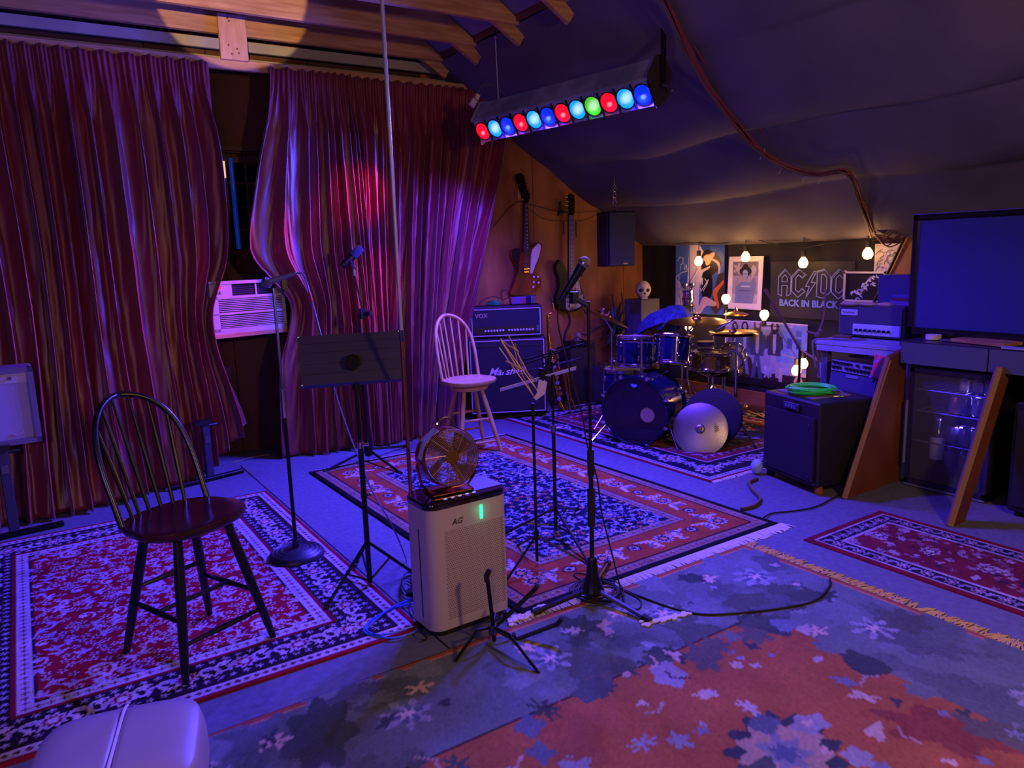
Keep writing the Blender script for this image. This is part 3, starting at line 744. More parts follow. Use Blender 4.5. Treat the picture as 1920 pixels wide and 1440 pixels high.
# big group photograph
c = Cloth(.96, .64, .0045, '8e8cc0')
c.rect(.62, .26, .96, .62, '6f82d0'); c.rect(.74, .40, .80, .50, '3c4c9c'); c.rect(.84, .40, .90, .50, '3c4c9c'); c.rect(.84, .52, .90, .58, '4a5ab0')
c.rect(.0, .0, .96, .14, '2e2428'); c.rect(0, .56, .6, .64, 'a8a0d4'); c.flower(.30, .16, .12, '4a3028', 4, .2)
person(c, .12, .14, .52, '54587c', '60668c', '2c2634'); person(c, .245, .10, .58, '4c5c94', '7080bc', '2a2430'); person(c, .40, .06, .66, '40466c', '4a5280', '5a4c60'); person(c, .60, .10, .60, '3a3a54', '9c94b4', '2c2432')
c.line([(.62, .60), (.94, .22)], .012, '5c5470'); c.line([(.68, .34), (.94, .30)], .01, 'b09898'); c.flower(.52, .14, .06, '9c98c8', 6, .3); c.flower(.50, .19, .03, 'b4b0dc', 6, .3)
c.rect(.66, 0, .70, .2, 'b0a0ac'); c.flower(.88, .16, .09, 'c8a888', 6, .4)
for P in ([(.5, .60), (.54, .62)], [(.75, .60), (.8, .61)]): c.line(P, .004, 'e0e0ff')
c.rect(0, 0, .96, .07, '1d1820'); c.rect(0, .63, .96, .64, 'c0b8e0')
c.wear(.06); wall_sheet(c, 'group_poster', 'large black and white group photograph of four long haired people, low on the wall', 5.21, .215, curl=.0)
# small picture high up, half behind the slanted board
c = Cloth(.30, .26, .004, 'c9bfd8')
c.rect(.01, .01, .29, .25, 'b0a8c8')
r_ = np.random.default_rng(5)
for i in range(40):
    x = r_.uniform(.04, .26); y = r_.uniform(.02, .2); a = r_.uniform(0, 1.6); c.leaf(x, y, r_.uniform(.02, .05), .005, a, ['4a4466', '6a6488', '34304a', '8a82a8'][i % 4])
c.wear(.05); wall_sheet(c, 'small_print', 'small pale sketch print high on the wall beside the slanted board', 3.635, 1.31)
# framed white on black drawing
fr_ = thing('picture_frame', 'white framed white on black drawing standing behind the cream faced amplifier head', 'picture', (XW-.04, 3.70, 1.09))
c = Cloth(.36, .24, .004, '1c1520')
r_ = np.random.default_rng(12)
for i in range(26):
    t = i/25; c.leaf(.08+.2*t+r_.normal()*.02, .04+.17*t+r_.normal()*.025, r_.uniform(.012, .03), .007, r_.uniform(0, 3), ['b8c0e8', '98a4dc', 'd0d4f0'][i % 3])
M = basis((XW-.055, 3.875, 1.095), (0, -1, 0), (0, 0, 1), (-1, 0, 0)); inv = Matrix.Translation(fr_.location).inverted()
c.mesh('drawing', printed, inv @ M, fr_, .002)
for a, q in (((0, .12), (.015, .27)), ((.36, .12), (.015, .27)), ((.18, .24), (.375, .015)), ((.18, 0), (.375, .015))):
    MB().box((XW-.06, 3.875-a[0], 1.095+a[1]), (.02, q[0], q[1])).build('frame_side', mat('white_frame', 'c4c0cc', .5), fr_, w=True, smooth=False)
# banner lettering on the black cloth: outlined angular capitals
blet = mat('lettering_silver', '8a97d0', .5)
ban = thing('band_banner', 'black banner with large outlined silver capitals above a line of blue letters', 'banner', (XW-.03, 4.25, 1.0))
MB().box((XW-.022, 4.24, 1.17), (.006, .86, .52)).build('cloth', mat('banner_black', '1d1c24', .7), ban, w=True)
def stroke(pts, wd, closed, M):
    b = MB(); n = len(pts)
    for i in range(n if closed else n-1):
        a = Vector((*pts[i], 0)); q = Vector((*pts[(i+1) % n], 0)); d_ = (q-a); L = d_.length; an = math.atan2(d_.y, d_.x)
        b.box((a+q)/2, (L+wd*.7, wd, .004), R=Matrix.Rotation(an, 3, 'Z'))
    b.v = [tuple(M @ Vector(p)) for p in b.v]; return b
GL = {
 'A': [[(0, 0), (0, .72), (.28, 1), (.56, .72), (.56, .02), (.40, -.06), (.40, .36), (.16, .36), (.16, -.06)], [(.16, .50), (.16, .66), (.28, .78), (.40, .66), (.40, .50)]],
 'C': [[(0, .14), (0, .72), (.28, 1), (.58, .80), (.46, .66), (.29, .78), (.17, .66), (.17, .2), (.30, .10), (.46, .26), (.58, .14), (.28, -.1)]],
 '/': [[(.34, .92), (.0, .34), (.17, .34), (.02, -.12), (.42, .50), (.23, .50), (.44, .92)]],
 'D': [[(0, -.04), (0, .92), (.28, 1), (.56, .74), (.56, .14), (.26, -.1)], [(.17, .14), (.17, .80), (.28, .82), (.40, .68), (.40, .2), (.27, .08)]],
}
xo = 0
Mb = basis((XW-.028, 4.58, 1.125), (0, -1, 0), (0, 0, 1), (-1, 0, 0))
for ch in 'AC/DC':
    for P in GL[ch]:
        P2 = [(xo+p[0]*.245, p[1]*.235) for p in P]
        stroke(P2, .0075, True, Mb).build('letter_outline', blet, ban, w=True, smooth=False)
        if ch != '/':
            cx_ = sum(p[0] for p in P2)/len(P2); cy_ = sum(p[1] for p in P2)/len(P2)
            if P is GL[ch][0]: stroke([(p[0]+.010, p[1]-.008) for p in P2[1:4]], .004, False, Mb).build('letter_outline', blet, ban, w=True, smooth=False)
    xo += (.245*.56+.010) if ch != '/' else .118
text('letters', 'BACK IN BLACK', basis((XW-.028, 4.26, 1.045), (0, -1, 0), (0, 0, 1), (-1, 0, 0)) @ Matrix.Scale(.98, 4, (1, 0, 0)), .086, mat('lettering_blue', '6f8ad8', .5), ban, .002, bold=.003)
# ---------------------------------------------------------------- coloured strip light
sl = thing('strip_light', 'long black stage strip light with twelve coloured lenses hanging under the ceiling', 'stage light', (BL+BR)/2)
Lb = (BR-BL).length
def bl(along, t, n): return BL + BD*along + BT*t + BN*n
# cross-section (t across the lens face, n outwards)
prof = [(-.088, .055), (.088, .055), (.10, .045), (.17, -.10), (.14, -.17), (.02, -.21), (-.085, -.11), (-.095, .03)]
def slp(name, a0, a1, poly, m, **k):
    b = MB(); n = len(poly)
    vs = [bl(a0, *p) for p in poly] + [bl(a1, *p) for p in poly]
    b.add(vs, [tuple(range(n)), tuple(range(2*n-1, n-1, -1))] + [(i, i+n, (i+1) % n+n, (i+1) % n) for i in range(n)])
    return b.build(name, m, sl, w=True, smooth=False, **k)
slmet = mat('strip_light_metal', '8a90b0', .5, 0, mix='6a7090', nscale=6, bump=.1)
slblack = mat('lens_bay_black', '060608', .8, spec=.1)
slp('housing', 0, Lb, prof, slmet)
big = [(-.105, .062), (.105, .062), (.115, .05), (.185, -.10), (.155, -.185), (.02, -.225), (-.095, -.12), (-.11, .03)]
slp('end_plate', -.008, .0, big, slmet); slp('end_plate', Lb, Lb+.008, big, mat('rusty_black', '2a2224', .6))
for i in range(NL+1):
    a = PITCHL*i; MB().box((0, 0, 0), (.004, .17, .02), M=basis(bl(a, 0, .063), BD, BT, BN)).build('lens_divider', slblack, sl, w=True, smooth=False)
ECOL = dict(R=('ff1028', .9), C=('10a0ff', 1.0), B=('0430e8', .8), G=('48c828', .9))
for i, k in enumerate(LAMPS):
    ctr = bl(PITCHL*(i+.5), 0, .056); Mx = basis(ctr, BD, BT, BN)
    MB().torus((0, 0, .004), 0.070, .004, n=28, k=6, M=Mx).build('lens_ring', slblack, sl, w=True)
    nm, st = ECOL[k]
    name = 'lens_glow_'+k
    m = bpy.data.materials.get(name)
    if m is None:
        m = mat(name, nm, .25, emit=nm, es=st, coat=.5)
        nt = m.node_tree; N_ = nt.nodes; b_ = N_['Principled BSDF']
        tc_ = N_.new('ShaderNodeTexCoord'); sb_ = N_.new('ShaderNodeVectorMath'); sb_.operation = 'DISTANCE'; sb_.inputs[1].default_value = (.5, .45, .62 if k in 'CG' else .45)
        nt.links.new(tc_.outputs['Generated'], sb_.inputs[0])
        r = N_.new('ShaderNodeValToRGB'); r.color_ramp.elements[0].color = (*[min(1, x*1.0+(.6 if k in 'CG' else .5)) for x in rgb(nm)], 1); r.color_ramp.elements[0].position = .22 if k in 'CG' else .10
        r.color_ramp.elements[1].color = (*rgb(nm), 1); r.color_ramp.elements[1].position = .48 if k in 'CG' else .24
        nt.links.new(sb_.outputs['Value'], r.inputs[0]); nt.links.new(r.outputs[0], b_.inputs['Emission Color'])
    p = [(.069*math.sin(q), .020*math.cos(q)) for q in [PI/2*j/7 for j in range(7, -1, -1)]]
    p = [(max(r_, .0005), z) for r_, z in p]
    MB().lathe(p, Mx, 28).build('lens', m, sl, w=True, label={'R': 'red lens', 'C': 'pale cyan lens', 'B': 'deep blue lens', 'G': 'green lens'}[k])
# yoke bracket at the near end, hanger wires
e = bl(Lb+.01, 0, -.06)
MB().box((0, 0, .19), (.012, .05, .42), M=basis(e+BD*.012, BD.cross(Vector((0, 0, 1))), BD, (0, 0, 1)) @ Matrix.Rotation(PI/2, 4, 'Z')).build('yoke', black, sl, w=True, smooth=False)
MB().cyl(e+BD*.01, e+BD*.035, .018, n=12).build('bolt', steel, sl, w=True)
MB().sphere(e+BD*.06+Vector((.02, 0, -.04)), .012, 8).cyl(e+BD*.02, e+BD*.07+Vector((.02, 0, -.04)), .004).build('wing_nut', steel, sl, w=True)
rope = mat('white_cord', 'a8a8c0', .8)
t0 = Vector((3.36, 5.25, 3.28)); t1 = bl(.17, .15, -.13)
MB().cyl(t0, t1, .004, n=6).sphere(t0+Vector((0, 0, -.02)), .012, 8).build('hanger_wire', rope, sl, w=True)
t0 = Vector((3.40, 3.80, 3.26)); t1 = e+Vector((0, 0, .40))
MB().cyl(t0, t1, .006, n=6).sphere(t1, .016, 8).build('hanger_wire', rope, sl, w=True)
# loose plug lead curling at the far end
p0 = bl(.02, .05, -.15)
q = lambda a, b_, c_=0: aty(a, b_, 5.45)
cable('strip_light_lead', [q(960, 195), q(948, 180), q(930, 163), q(912, 158), q(900, 164), q(896, 178), q(890, 190)], .006, mat('lead_grey', '3a3d60', .5), 'short power lead with white plug curling above the far end of the strip light')
ld = [o for o in COL.objects if o.name == 'strip_light_lead'][0]
MB().box(q(894, 182), (.035, .03, .045), R=rot('Y', 25)).build('plug', plaswhite, ld, smooth=False)
MB().box(q(887, 193), (.05, .03, .06), R=rot('Y', 35)).build('connector', plaswhite, ld, smooth=False)

# ---------------------------------------------------------------- cable bundle along the slope
def slope_pt(px, py, off=.10):
    d = _ray(px, py); n = Vector((SL, 0, 1)); k = 1.629+SL*XW
    t = (k-H)/(d.dot(n)); return C0 + d*(t*(1-off*.06))
redcab = mat('red_brown_cable', '7a3038', .6); tancab = mat('tan_cable', '8a6650', .6)
bun = thing('cable_bundle', 'long bundle of red, black and tan cables sagging across the black ceiling fabric', 'cable', slope_pt(1600, 330))
main = [(1232, -30), (1262, 40), (1290, 95), (1330, 165), (1385, 238), (1420, 278), (1470, 312), (1530, 327), (1580, 322), (1600, 340), (1612, 372), (1624, 405), (1638, 440)]
for i, (m, dx, dy, r) in enumerate(((black, 0, 0, .011), (redcab, 3, -4, .009), (tancab, -3, 3, .008), (redcab, 5, 3, .006), (mat('brown_cable', '5a3e30', .6), -5, -2, .007))):
    r_ = np.random.default_rng(i)
    pts = [slope_pt(x+dx+r_.normal()*2.0, y+dy+r_.normal()*2.0, .5+.3*i*.3) for x, y in main]
    MB().tube(bez(pts, 8), r, 6).build('cable', m, bun, w=True)
MB().tube(bez([slope_pt(*p) for p in ((1245, -30), (1275, 40), (1330, 130), (1395, 205), (1440, 255), (1490, 300), (1545, 325))], 8), .008, 6).build('cable', redcab, bun, w=True)
for (x, y) in ((1466, 311), (1540, 330), (1510, 326), (1430, 284)):
    p = slope_pt(x, y, .6); MB().torus(p, .022, .004, (1, -.3, -.3), 12, 5).cyl(p, p+Vector((-.03, 0, -.06)), .003, n=5).build('cable_tie', rope, bun, w=True)
MB().tube(bez([slope_pt(1598, 338), slope_pt(1604, 318, .2), slope_pt(1608, 300, .0)], 6), .004, 5).build('hook_string', redcab, bun, w=True)
cable('thin_black_cable', [slope_pt(1610, 352), slope_pt(1640, 378), slope_pt(1690, 388), slope_pt(1730, 387)], .007, black, 'thin black cable branching off the bundle towards the television')
fan_ = thing('loose_cable_ends', 'fan of loose red and yellow cable ends over the slanted board', 'cable', slope_pt(1645, 440))
E0 = slope_pt(1640, 440, .6)
r_ = np.random.default_rng(2)
for i in range(13):
    col = [redcab, tancab, mat('yellow_cable', 'b08a48', .6), redcab][i % 4]
    tx, ty = 1650+r_.uniform(15, 58), 440+r_.uniform(-18, 14)
    E1 = slope_pt(tx, ty, .4) ; mid = (E0+E1)/2+Vector((0, 0, -.05+r_.normal()*.03))
    MB().tube(bez([E0, mid, E1], 6), .005, 5).build('cable_end', col, fan_, w=True)

# ---------------------------------------------------------------- string of bulbs
warm = (1, .50, .16)
bulbg = mat('bulb_glass', 'ffd9a0', .3, emit='ffb860', es=14)
strg = thing('string_light_cord', 'drooping cord of festoon bulb lights pinned along the poster wall', 'string light', (5.93, 4.8, 1.6))
q = lambda a, b_: atx(a, b_, 5.95)
cordpts = [q(1262, 457), q(1302, 455), q(1350, 457), q(1398, 447), q(1450, 457), q(1506, 463), q(1560, 455), q(1627, 452), q(1690, 440)]
MB().tube(bez(cordpts, 8), .005, 6).build('cord', rubber, strg, w=True)
cp2 = [q(1345, 500), q(1360, 520), q(1362, 545), q(1400, 560), q(1430, 572), q(1470, 600), q(1500, 650), q(1498, 670)]
bulbs = [(1310, 490, 1), (1398, 482, 1), (1506, 493, 1), (1627, 476, 1), (1361, 560, -1), (1433, 590, -1), (1493, 695, 1), (1506, 682, 1), (1292, 613, 1)]
for i, (x, y, up) in enumerate(bulbs):
    X = 5.90 if i < 4 or i == 8 else 5.80
    p = atx(x, y, X)
    t = thing('light_bulb', ['glowing warm bulb over the scribbled print', 'glowing warm bulb at the top edge of the portrait', 'glowing warm bulb above the band banner lettering', 'glowing warm bulb beside the small pale sketch print', 'glowing warm bulb standing left of the portrait', 'glowing warm bulb under the lower right corner of the portrait', 'left one of two glowing bulbs low on the group photograph', 'right one of two glowing bulbs low on the group photograph', 'glowing warm bulb low behind the crash cymbal'][i], 'light bulb', p, group='warm festoon bulbs')
    MB().lathe([(.004, -.034), (.02, -.03), (.031, -.012), (.032, .004), (.026, .02), (.014, .036), (.012, .042)], None, 16).build('glass', bulbg, t) if up > 0 else MB().lathe([(.012, -.042), (.014, -.036), (.026, -.02), (.032, -.004), (.031, .012), (.02, .03), (.004, .034)], None, 16).build('glass', bulbg, t)
    MB().cyl((0, 0, .04*up), (0, 0, .085*up), .016, n=10).build('socket', rubber, t)
    if i < 4: MB().cyl((0, 0, .08), (0, 0, max(.1, 1.60-p.z)), .003, n=5).build('drop_wire', rubber, t)
    elif i == 4: MB().cyl((0, 0, -.08), (0, 0, -p.z/1.3+.002), .007, n=6).build('lamp_stem', steel, t)
    elif i == 8: MB().cyl((0, 0, .08), (0, 0, (1.6-p.z)/1.3), .003, n=6).build('drop_wire', rubber, t)
    else: MB().cyl((0, 0, .08*up), (.19, 0, .1*up), .004, n=6).build('drop_wire', rubber, t)
    t.scale = (1.3, 1.3, 1.3)
    lamp('bulb_light', 'POINT', p+Vector((-.05, 0, 0)), (3.2 if i < 4 else 2.5) * (1.3 if i in (6, 7) else 1), warm, .035)

# ---------------------------------------------------------------- air conditioner in the wall
P = aty(460, 580, 6.02)
ac = thing('air_conditioner', 'boxy white wall air conditioner with slatted front between the curtains', 'air conditioner', (1.475, 6.1, 1.255), 10)
acm = mat('ac_plastic', 'b3a9a4', .5, mix='a89e98', nscale=3)
Wd, Hh = .60, .40
MB().box((0, .12, 0), (Wd-.02, .34, Hh-.02)).build('case', acm, ac, smooth=False)
g = MB()
for c_, d_ in (((0, -.06, Hh/2-.012), (Wd, .05, .024)), ((0, -.06, -Hh/2+.02), (Wd, .05, .04)), ((-Wd/2+.03, -.06, 0), (.06, .05, Hh-.03)), ((Wd/2-.012, -.06, 0), (.024, .05, Hh-.03)), ((0, -.06, .075), (Wd, .05, .02)), ((0, -.06, -.05), (Wd, .05, .012))):
    g.box(c_, d_)
g.build('front_frame', acm, ac, smooth=False)
MB().box((-Wd/2+.11, -.055, .13), (.13, .05, .12)).build('control_panel', acm, ac, smooth=False)
MB().box((.06, -.045, .13), (Wd-.24, .02, .10)).build('outlet_recess', black, ac, smooth=False)
for i in range(7): MB().box((.06, -.062, .088+.0145*i), (Wd-.25, .012, .004), R=rot('X', 30)).build('louvre', mat('louvre_grey', '3a3842', .5), ac, smooth=False)
MB().box((.07, -.066, .13), (.012, .014, .10)).build('louvre_bar', acm, ac, smooth=False)
MB().box((.02, -.045, -.055), (Wd-.09, .02, .22)).build('intake_recess', mat('intake_dark', '4a4650', .7), ac, smooth=False)
for i in range(16):
    if i in (8,): continue
    MB().box((.02, -.075, .055-.0138*i), (Wd-.09, .014, .0062)).build('slat', acm, ac, smooth=False)
MB().box((-Wd/2+.075, -.083, .155), (.035, .004, .022)).build('red_display', mat('red_led', '400008', .4, emit='ff1030', es=3), ac, smooth=False)
MB().cyl((-Wd/2+.09, -.083, .12), (-Wd/2+.09, -.09, .12), .012, n=12).build('knob', acm, ac)
MB().box((0, .05, -.215), (.60, .30, .03)).build('wooden_ledge', pine, ac, smooth=False)

# ---------------------------------------------------------------- tall thin pole
pp = atz(781, 1110); pp = Vector((pp.x, pp.y, 0))
pole_up = mat('pole_upper_tint', '9a9aa8', .4, .3)  # upper and lower tube colours carry the lighting tints of one pole
po = thing('pole', 'thin pole with lighting tints in its colour, running from floor to joists behind the air purifier', 'pole', (pp.x, pp.y, 0))
pole_low = mat('pole_lower_tint', '9a5a4a', .28, .85)
MB().cyl((0, 0, 0), (0, 0, 1.25), .0095, n=10).build('lower_tube', pole_low, po)
MB().cyl((0, 0, 1.22), (0, 0, 1.27), .012, n=10).build('joint', chrome, po)
MB().cyl((0, 0, 1.25), (0, 0, ZJ+.1), .0085, n=10).build('upper_tube', pole_up, po)
MB().lathe([(.05, 0), (.05, .008), (.012, .014), (.011, .05)], None, 16).build('foot', black, po)

# ---------------------------------------------------------------- windsor stools
def windsor(name, label, loc, rz, seat_z, top_z, seatm, legm, sw, legs, natural=False, nsp=7, lean=.16):
    t = thing(name, label, 'stool', loc, rz)
    n = 36; a, b_ = sw
    def seat_out(k): 
        q = 2*PI*k/n; r = (abs(math.cos(q))**2.4+abs(math.sin(q))**2.4)**(-1/2.4)
        return (a*r*math.cos(q)*(1 if math.sin(q) < 0 else .96), b_*r*math.sin(q))
    out = [seat_out(k) for k in range(n)]
    b = MB(); vs = []
    for s_, z in ((.90, -.040), (.97, -.030), (1.0, -.016), (.985, -.003), (.93, 0), (.6, -.012), (.02, -.014)):
        vs += [(x*s_, y*s_, seat_z+z) for x, y in out]
    fs = [(i*n+k, i*n+(k+1) % n, (i+1)*n+(k+1) % n, (i+1)*n+k) for i in range(6) for k in range(n)] + [tuple(range(n-1, -1, -1)), tuple(6*n+k for k in range(n))]
    b.add(vs, fs); b.build('seat', seatm, t, ang=60)
    # hoop back
    hw = a*.93; hh = top_z-seat_z
    def hoop(u):
        q = PI*u; x = -hw*.90*math.cos(q)*(1+.20*math.sin(q)); s_ = math.sin(q)**.62
        z = seat_z - .01 + hh*s_; return Vector((x*(1 if s_ > .3 else 1), b_*.52+lean*s_+.07*(1-abs(math.cos(q))), z))
    MB().tube([hoop(i/40) for i in range(41)], .0125 if not natural else .014, 10).build('back_hoop', legm, t)
    for i in range(nsp):
        f = (i+1)/(nsp+1); x0 = -hw*.86*math.cos(PI*(.13+.74*f)); 
        u = .5-math.asin(max(-1, min(1, -(0.62 if not natural else .66)*(2*f-1)*1.25)))/PI*1.0
        # find the hoop point straight above the fanned foot
        tgt = x0*1.12; best = min((hoop(.12+.76*k/80) for k in range(81)), key=lambda p: abs(p.x-tgt))
        p0 = Vector((x0*.86, b_*(.62+.25*math.sin(PI*f)), seat_z-.015)); mid = p0.lerp(best, .45)
        MB().tube([p0, mid, best], [.0075, .0095, .006], 8).build('spindle', legm, t)
    return t
# dark stool, four turned legs placed on the floor as in the photograph
dc = Vector((.445, 3.13, 0))
ds = windsor('windsor_stool', 'dark lacquered windsor counter stool with hoop back and brown seat on the crimson rug', dc, -4, .61, 1.085, stainwood, blackwood, (.235, .205), None, nsp=6)
ds.rotation_euler[2] = math.radians(28)
bpy.context.view_layer.update()
feet = [Vector((.19, 3.31, .01)), Vector((.35, 2.91, .01)), Vector((.73, 3.07, .01)), Vector((.55, 3.46, .01))]
tops = []
for f in feet:
    d_ = f-dc; tops.append(Vector((dc.x+d_.x*.50, dc.y+d_.y*.50, .585)))
def leg(parent, top, foot, m, r=(.015, .018, .012)):
    return MB().tube([top, top.lerp(foot, .35), top.lerp(foot, .8), foot], [r[0], r[1], r[1]*.85, r[2]], 10).build('leg', m, parent, w=True)
for a_, f in zip(tops, feet): leg(ds, a_, f, blackwood, (.017, .021, .014))
def rung(parent, i, j, z, T, F, m, r=.011, name='stretcher'):
    A = T[i].lerp(F[i], (T[i].z-z)/(T[i].z-F[i].z)); B_ = T[j].lerp(F[j], (T[j].z-z)/(T[j].z-F[j].z))
    MB().tube([A, A.lerp(B_, .5), B_], [r*.75, r*1.15, r*.75], 8).build(name, m, parent, w=True); return A, B_
A0, B0 = rung(ds, 0, 1, .235, tops, feet, blackwood); A1, B1 = rung(ds, 3, 2, .235, tops, feet, blackwood)
MB().tube([(A0+B0)/2, (A1+B1)/2], .010, 8).build('stretcher', blackwood, ds, w=True)
rung(ds, 1, 2, .15, tops, feet, blackwood); rung(ds, 0, 3, .30, tops, feet, blackwood)
# pale stool on a swivel
nc = Vector((2.97, 5.22, 0))
ns = windsor('windsor_stool', 'natural beech windsor swivel stool in front of the amplifier stack', nc, 0, .60, 1.115, natwood, natwood, (.225, .20), None, True, 6, .10)
ns.rotation_euler[2] = math.radians(8)
bpy.context.view_layer.update()
MB().lathe([(.15, .515), (.155, .52), (.155, .545), (.14, .552)], None, 28).cyl((0, 0, .55), (0, 0, .575), .09, n=20).build('swivel_ring', natwood, ns)
nf = [atz(935, 847), atz(858, 838), atz(848, 808), atz(905, 812)]
nf = [Vector((p.x, p.y, .01)) for p in nf]
c_ = sum(nf, Vector((0, 0, 0)))/4
nf = [Vector((3.12, 5.00, .01)), Vector((2.76, 5.04, .01)), Vector((2.80, 5.42, .01)), Vector((3.18, 5.38, .01))]
nt_ = [nc + Vector(((f.x-nc.x)*.42, (f.y-nc.y)*.42, .52)) for f in nf]
for a_, f in zip(nt_, nf): leg(ns, a_, f, natwood, (.016, .020, .014))
for i, j, z in ((0, 1, .10), (1, 2, .20), (2, 3, .30), (3, 0, .24), (0, 1, .28), (2, 3, .14)): rung(ns, i, j, z, nt_, nf, natwood, .010)

# ---------------------------------------------------------------- air purifier and fan
ang_p = math.degrees(math.atan2(2.66-2.66, 1))
pu = thing('air_purifier', 'tall white air purifier with perforated front and green light, black top', 'air purifier', (1.478, 2.752, 0), 1.5)
pw, pd, ph_ = .40, .225, .565
body = rrect(pw, pd, .055, 7)
purm = mat('purifier_shell', 'b0a498', .42)
MB().prism(rrect(pw-.03, pd-.03, .05, 6), 0, .035).build('plinth', rubber, pu, ang=60)
MB().prism(body, .03, ph_).build('shell', purm, pu, ang=40)
MB().prism(rrect(pw+.004, pd+.004, .057, 7), ph_, ph_+.018).prism(rrect(pw-.01, pd-.01, .05, 7), ph_+.018, ph_+.030).build('top_panel', mat('gloss_black', '08080c', .12, coat=.6), pu, ang=30)
MB().box((.12, .01, ph_+.031), (.15, .17, .004)).build('vent_plate', mat('vent_plate', '1a1a24', .5), pu, smooth=False)
lb = MB()
for i in range(5): lb.box((-.10+.035*i, -.085, ph_+.031), (.014, .008, .003))
lb.build('touch_buttons', mat('button_glow', '8090ff', .4, emit='a0b0ff', es=.7), pu, smooth=False)
MB().box((.055, -pd/2-.001, ph_-.052), (.013, .004, .062)).build('green_indicator', mat('green_led', '20ff90', .4, emit='28f098', es=2.2), pu, smooth=False)
lamp('green_indicator_light', 'POINT', pu.matrix_basis @ Vector((.055, -pd/2-.03, ph_-.05)), .03, (.1, 1, .5), .02)
dots = MB(); rows, cols = 46, 34
for j in range(rows):
    for i in range(cols):
        x = -.125+.0093*i+(.0046 if j % 2 else 0); z = .075+.0088*j
        if z > .468-(.0) : continue
        # left lower triangle of the front stays plain
        if x > .165: continue
        dots.cyl((x, -pd/2-.0006, z), (x, -pd/2+.001, z), .0024, n=6)
o = dots.build('perforations', mat('hole_dark', '4c4038', .8), pu, smooth=False); o['kind'] = 'stuff'
M_ = pu.matrix_basis.copy()
def on_face(x, z, y=-pd/2-.001): return M_ @ basis((x, y, z), (1, 0, 0), (0, 0, 1), (0, -1, 0))
text('logo', 'AG', on_face(-.065, ph_-.068), .036, mat('logo_grey', '3c3438', .5), pu, .0004, shear=.2, bold=.0006)
MB().torus((-.036, -pd/2-.001, ph_-.058), .003, .0007, (0, 1, 0), 12, 4).build('logo_dot', mat('logo_grey', '3c3438'), pu)
MB().box((-pw/2+.055, 0, 0), (.001, .001, .001)).build('speck', purm, pu) if 0 else None
MB().box((-pw/2-.0005, -.02, .27), (.003, .006, .40)).build('side_seam', black, pu, smooth=False)
# round metal fan standing on it
fb = aty(845, 925, 2.78)
fn = thing('desk_fan', 'round copper coloured desk fan with wire grille standing on the air purifier', 'fan', (1.445, 2.755, ph_+.033), 0)
fn.rotation_euler[2] = math.radians(-4)
fmet = mat('fan_copper', 'a8623c', .22, 1); fwire = mat('fan_wire', 'c8a898', .35, .7)
FR = .125; FCZ = .152; FD = .105
def Fm(): return Matrix.Translation((0, 0, FCZ)) @ Matrix.Rotation(math.radians(90-8), 4, 'X') 
Mf = Fm()
MB().lathe([(FR-.004, -FD/2), (FR, -FD/2), (FR, -FD/2+.006), (FR-.002, 0), (FR, FD/2-.006), (FR, FD/2), (FR-.004, FD/2), (FR-.005, -FD/2)], Mf, 48).build('drum', fmet, fn) if 0 else None
b = MB(); vs = []; n = 48
for r_, z in ((FR, -FD/2), (FR+.002, 0), (FR, FD/2), (FR-.004, FD/2), (FR-.003, 0), (FR-.004, -FD/2)):
    vs += [Mf @ Vector((r_*math.cos(2*PI*k/n), r_*math.sin(2*PI*k/n), z)) for k in range(n)]
b.add(vs, [(i*n+k, i*n+(k+1) % n, ((i+1) % 6)*n+(k+1) % n, ((i+1) % 6)*n+k) for i in range(6) for k in range(n)]); b.build('drum', fmet, fn)
g = MB()
for k in range(15): g.torus((0, 0, FD/2+.004-.018*(k/15)**2*0), .030+.0063*k, .0011, n=40, k=4, M=Mf)
g.build('grille_ring', fwire, fn)
g = MB()
for k in range(9):
    q_ = 2*PI*k/9; g.tube([(.028*math.cos(q_+.0), .028*math.sin(q_), FD/2+.004), (.122*math.cos(q_+.25), .122*math.sin(q_+.25), FD/2+.002)], .0015, 5, Mf)
g.build('grille_spoke', fwire, fn)
MB().cyl((0, 0, FD/2-.002), (0, 0, FD/2+.009), .030, n=28, M=Mf).build('grille_badge', mat('fan_badge', '6b4a2c', .35, .8), fn)
for k in range(4):
    q_ = PI/2*k+.4; b = MB()
    def bf2(u, v, q_=q_): 
        r_ = .022+.088*u; a_ = q_+(v-.5)*(.95-.25*u)+.35*u; return (r_*math.cos(a_), r_*math.sin(a_), .012-(v-.5)*.045)
    b.grid(bf2, 6, 5, Mf); o = b.build('blade', mat('fan_blade', '7a4a28', .3, .9), fn)
    md = o.modifiers.new('s', 'SOLIDIFY'); md.thickness = .0015
MB().cyl((0, 0, -.03), (0, 0, .03), .026, n=20, M=Mf).build('motor', mat('fan_motor', '5a3a24', .4, .6), fn)
g = MB()
for k in range(8): g.torus((0, 0, -FD/2), .03+.012*k, .0011, n=32, k=4, M=Mf)
for k in range(6): g.tube([(.0, 0, -FD/2), (.122*math.cos(k*1.047), .122*math.sin(k*1.047), -FD/2)], .0014, 4, Mf)
g.build('rear_grille', fwire, fn)
MB().tube([(-.115, 0, FCZ), (-.14, 0, FCZ-.02), (-.125, 0, .05), (-.09, 0, .008), (.09, 0, .008), (.125, 0, .05), (.14, 0, FCZ-.02), (.115, 0, FCZ)], .006, 8).box((0, 0, .005), (.19, .12, .010), bev=.003).build('base', fmet, fn)
MB().torus((0, 0, FCZ+FR+.002), .042, .005, (0, 1, 0), 20, 6, 0, PI).build('handle', chrome, fn)
MB().box((-.075, -.005, FCZ+.103), (.075, .06, .004), R=rot('Y', -38)).build('label_sticker', mat('silver_label', 'b0b0c4', .35), fn, smooth=False)
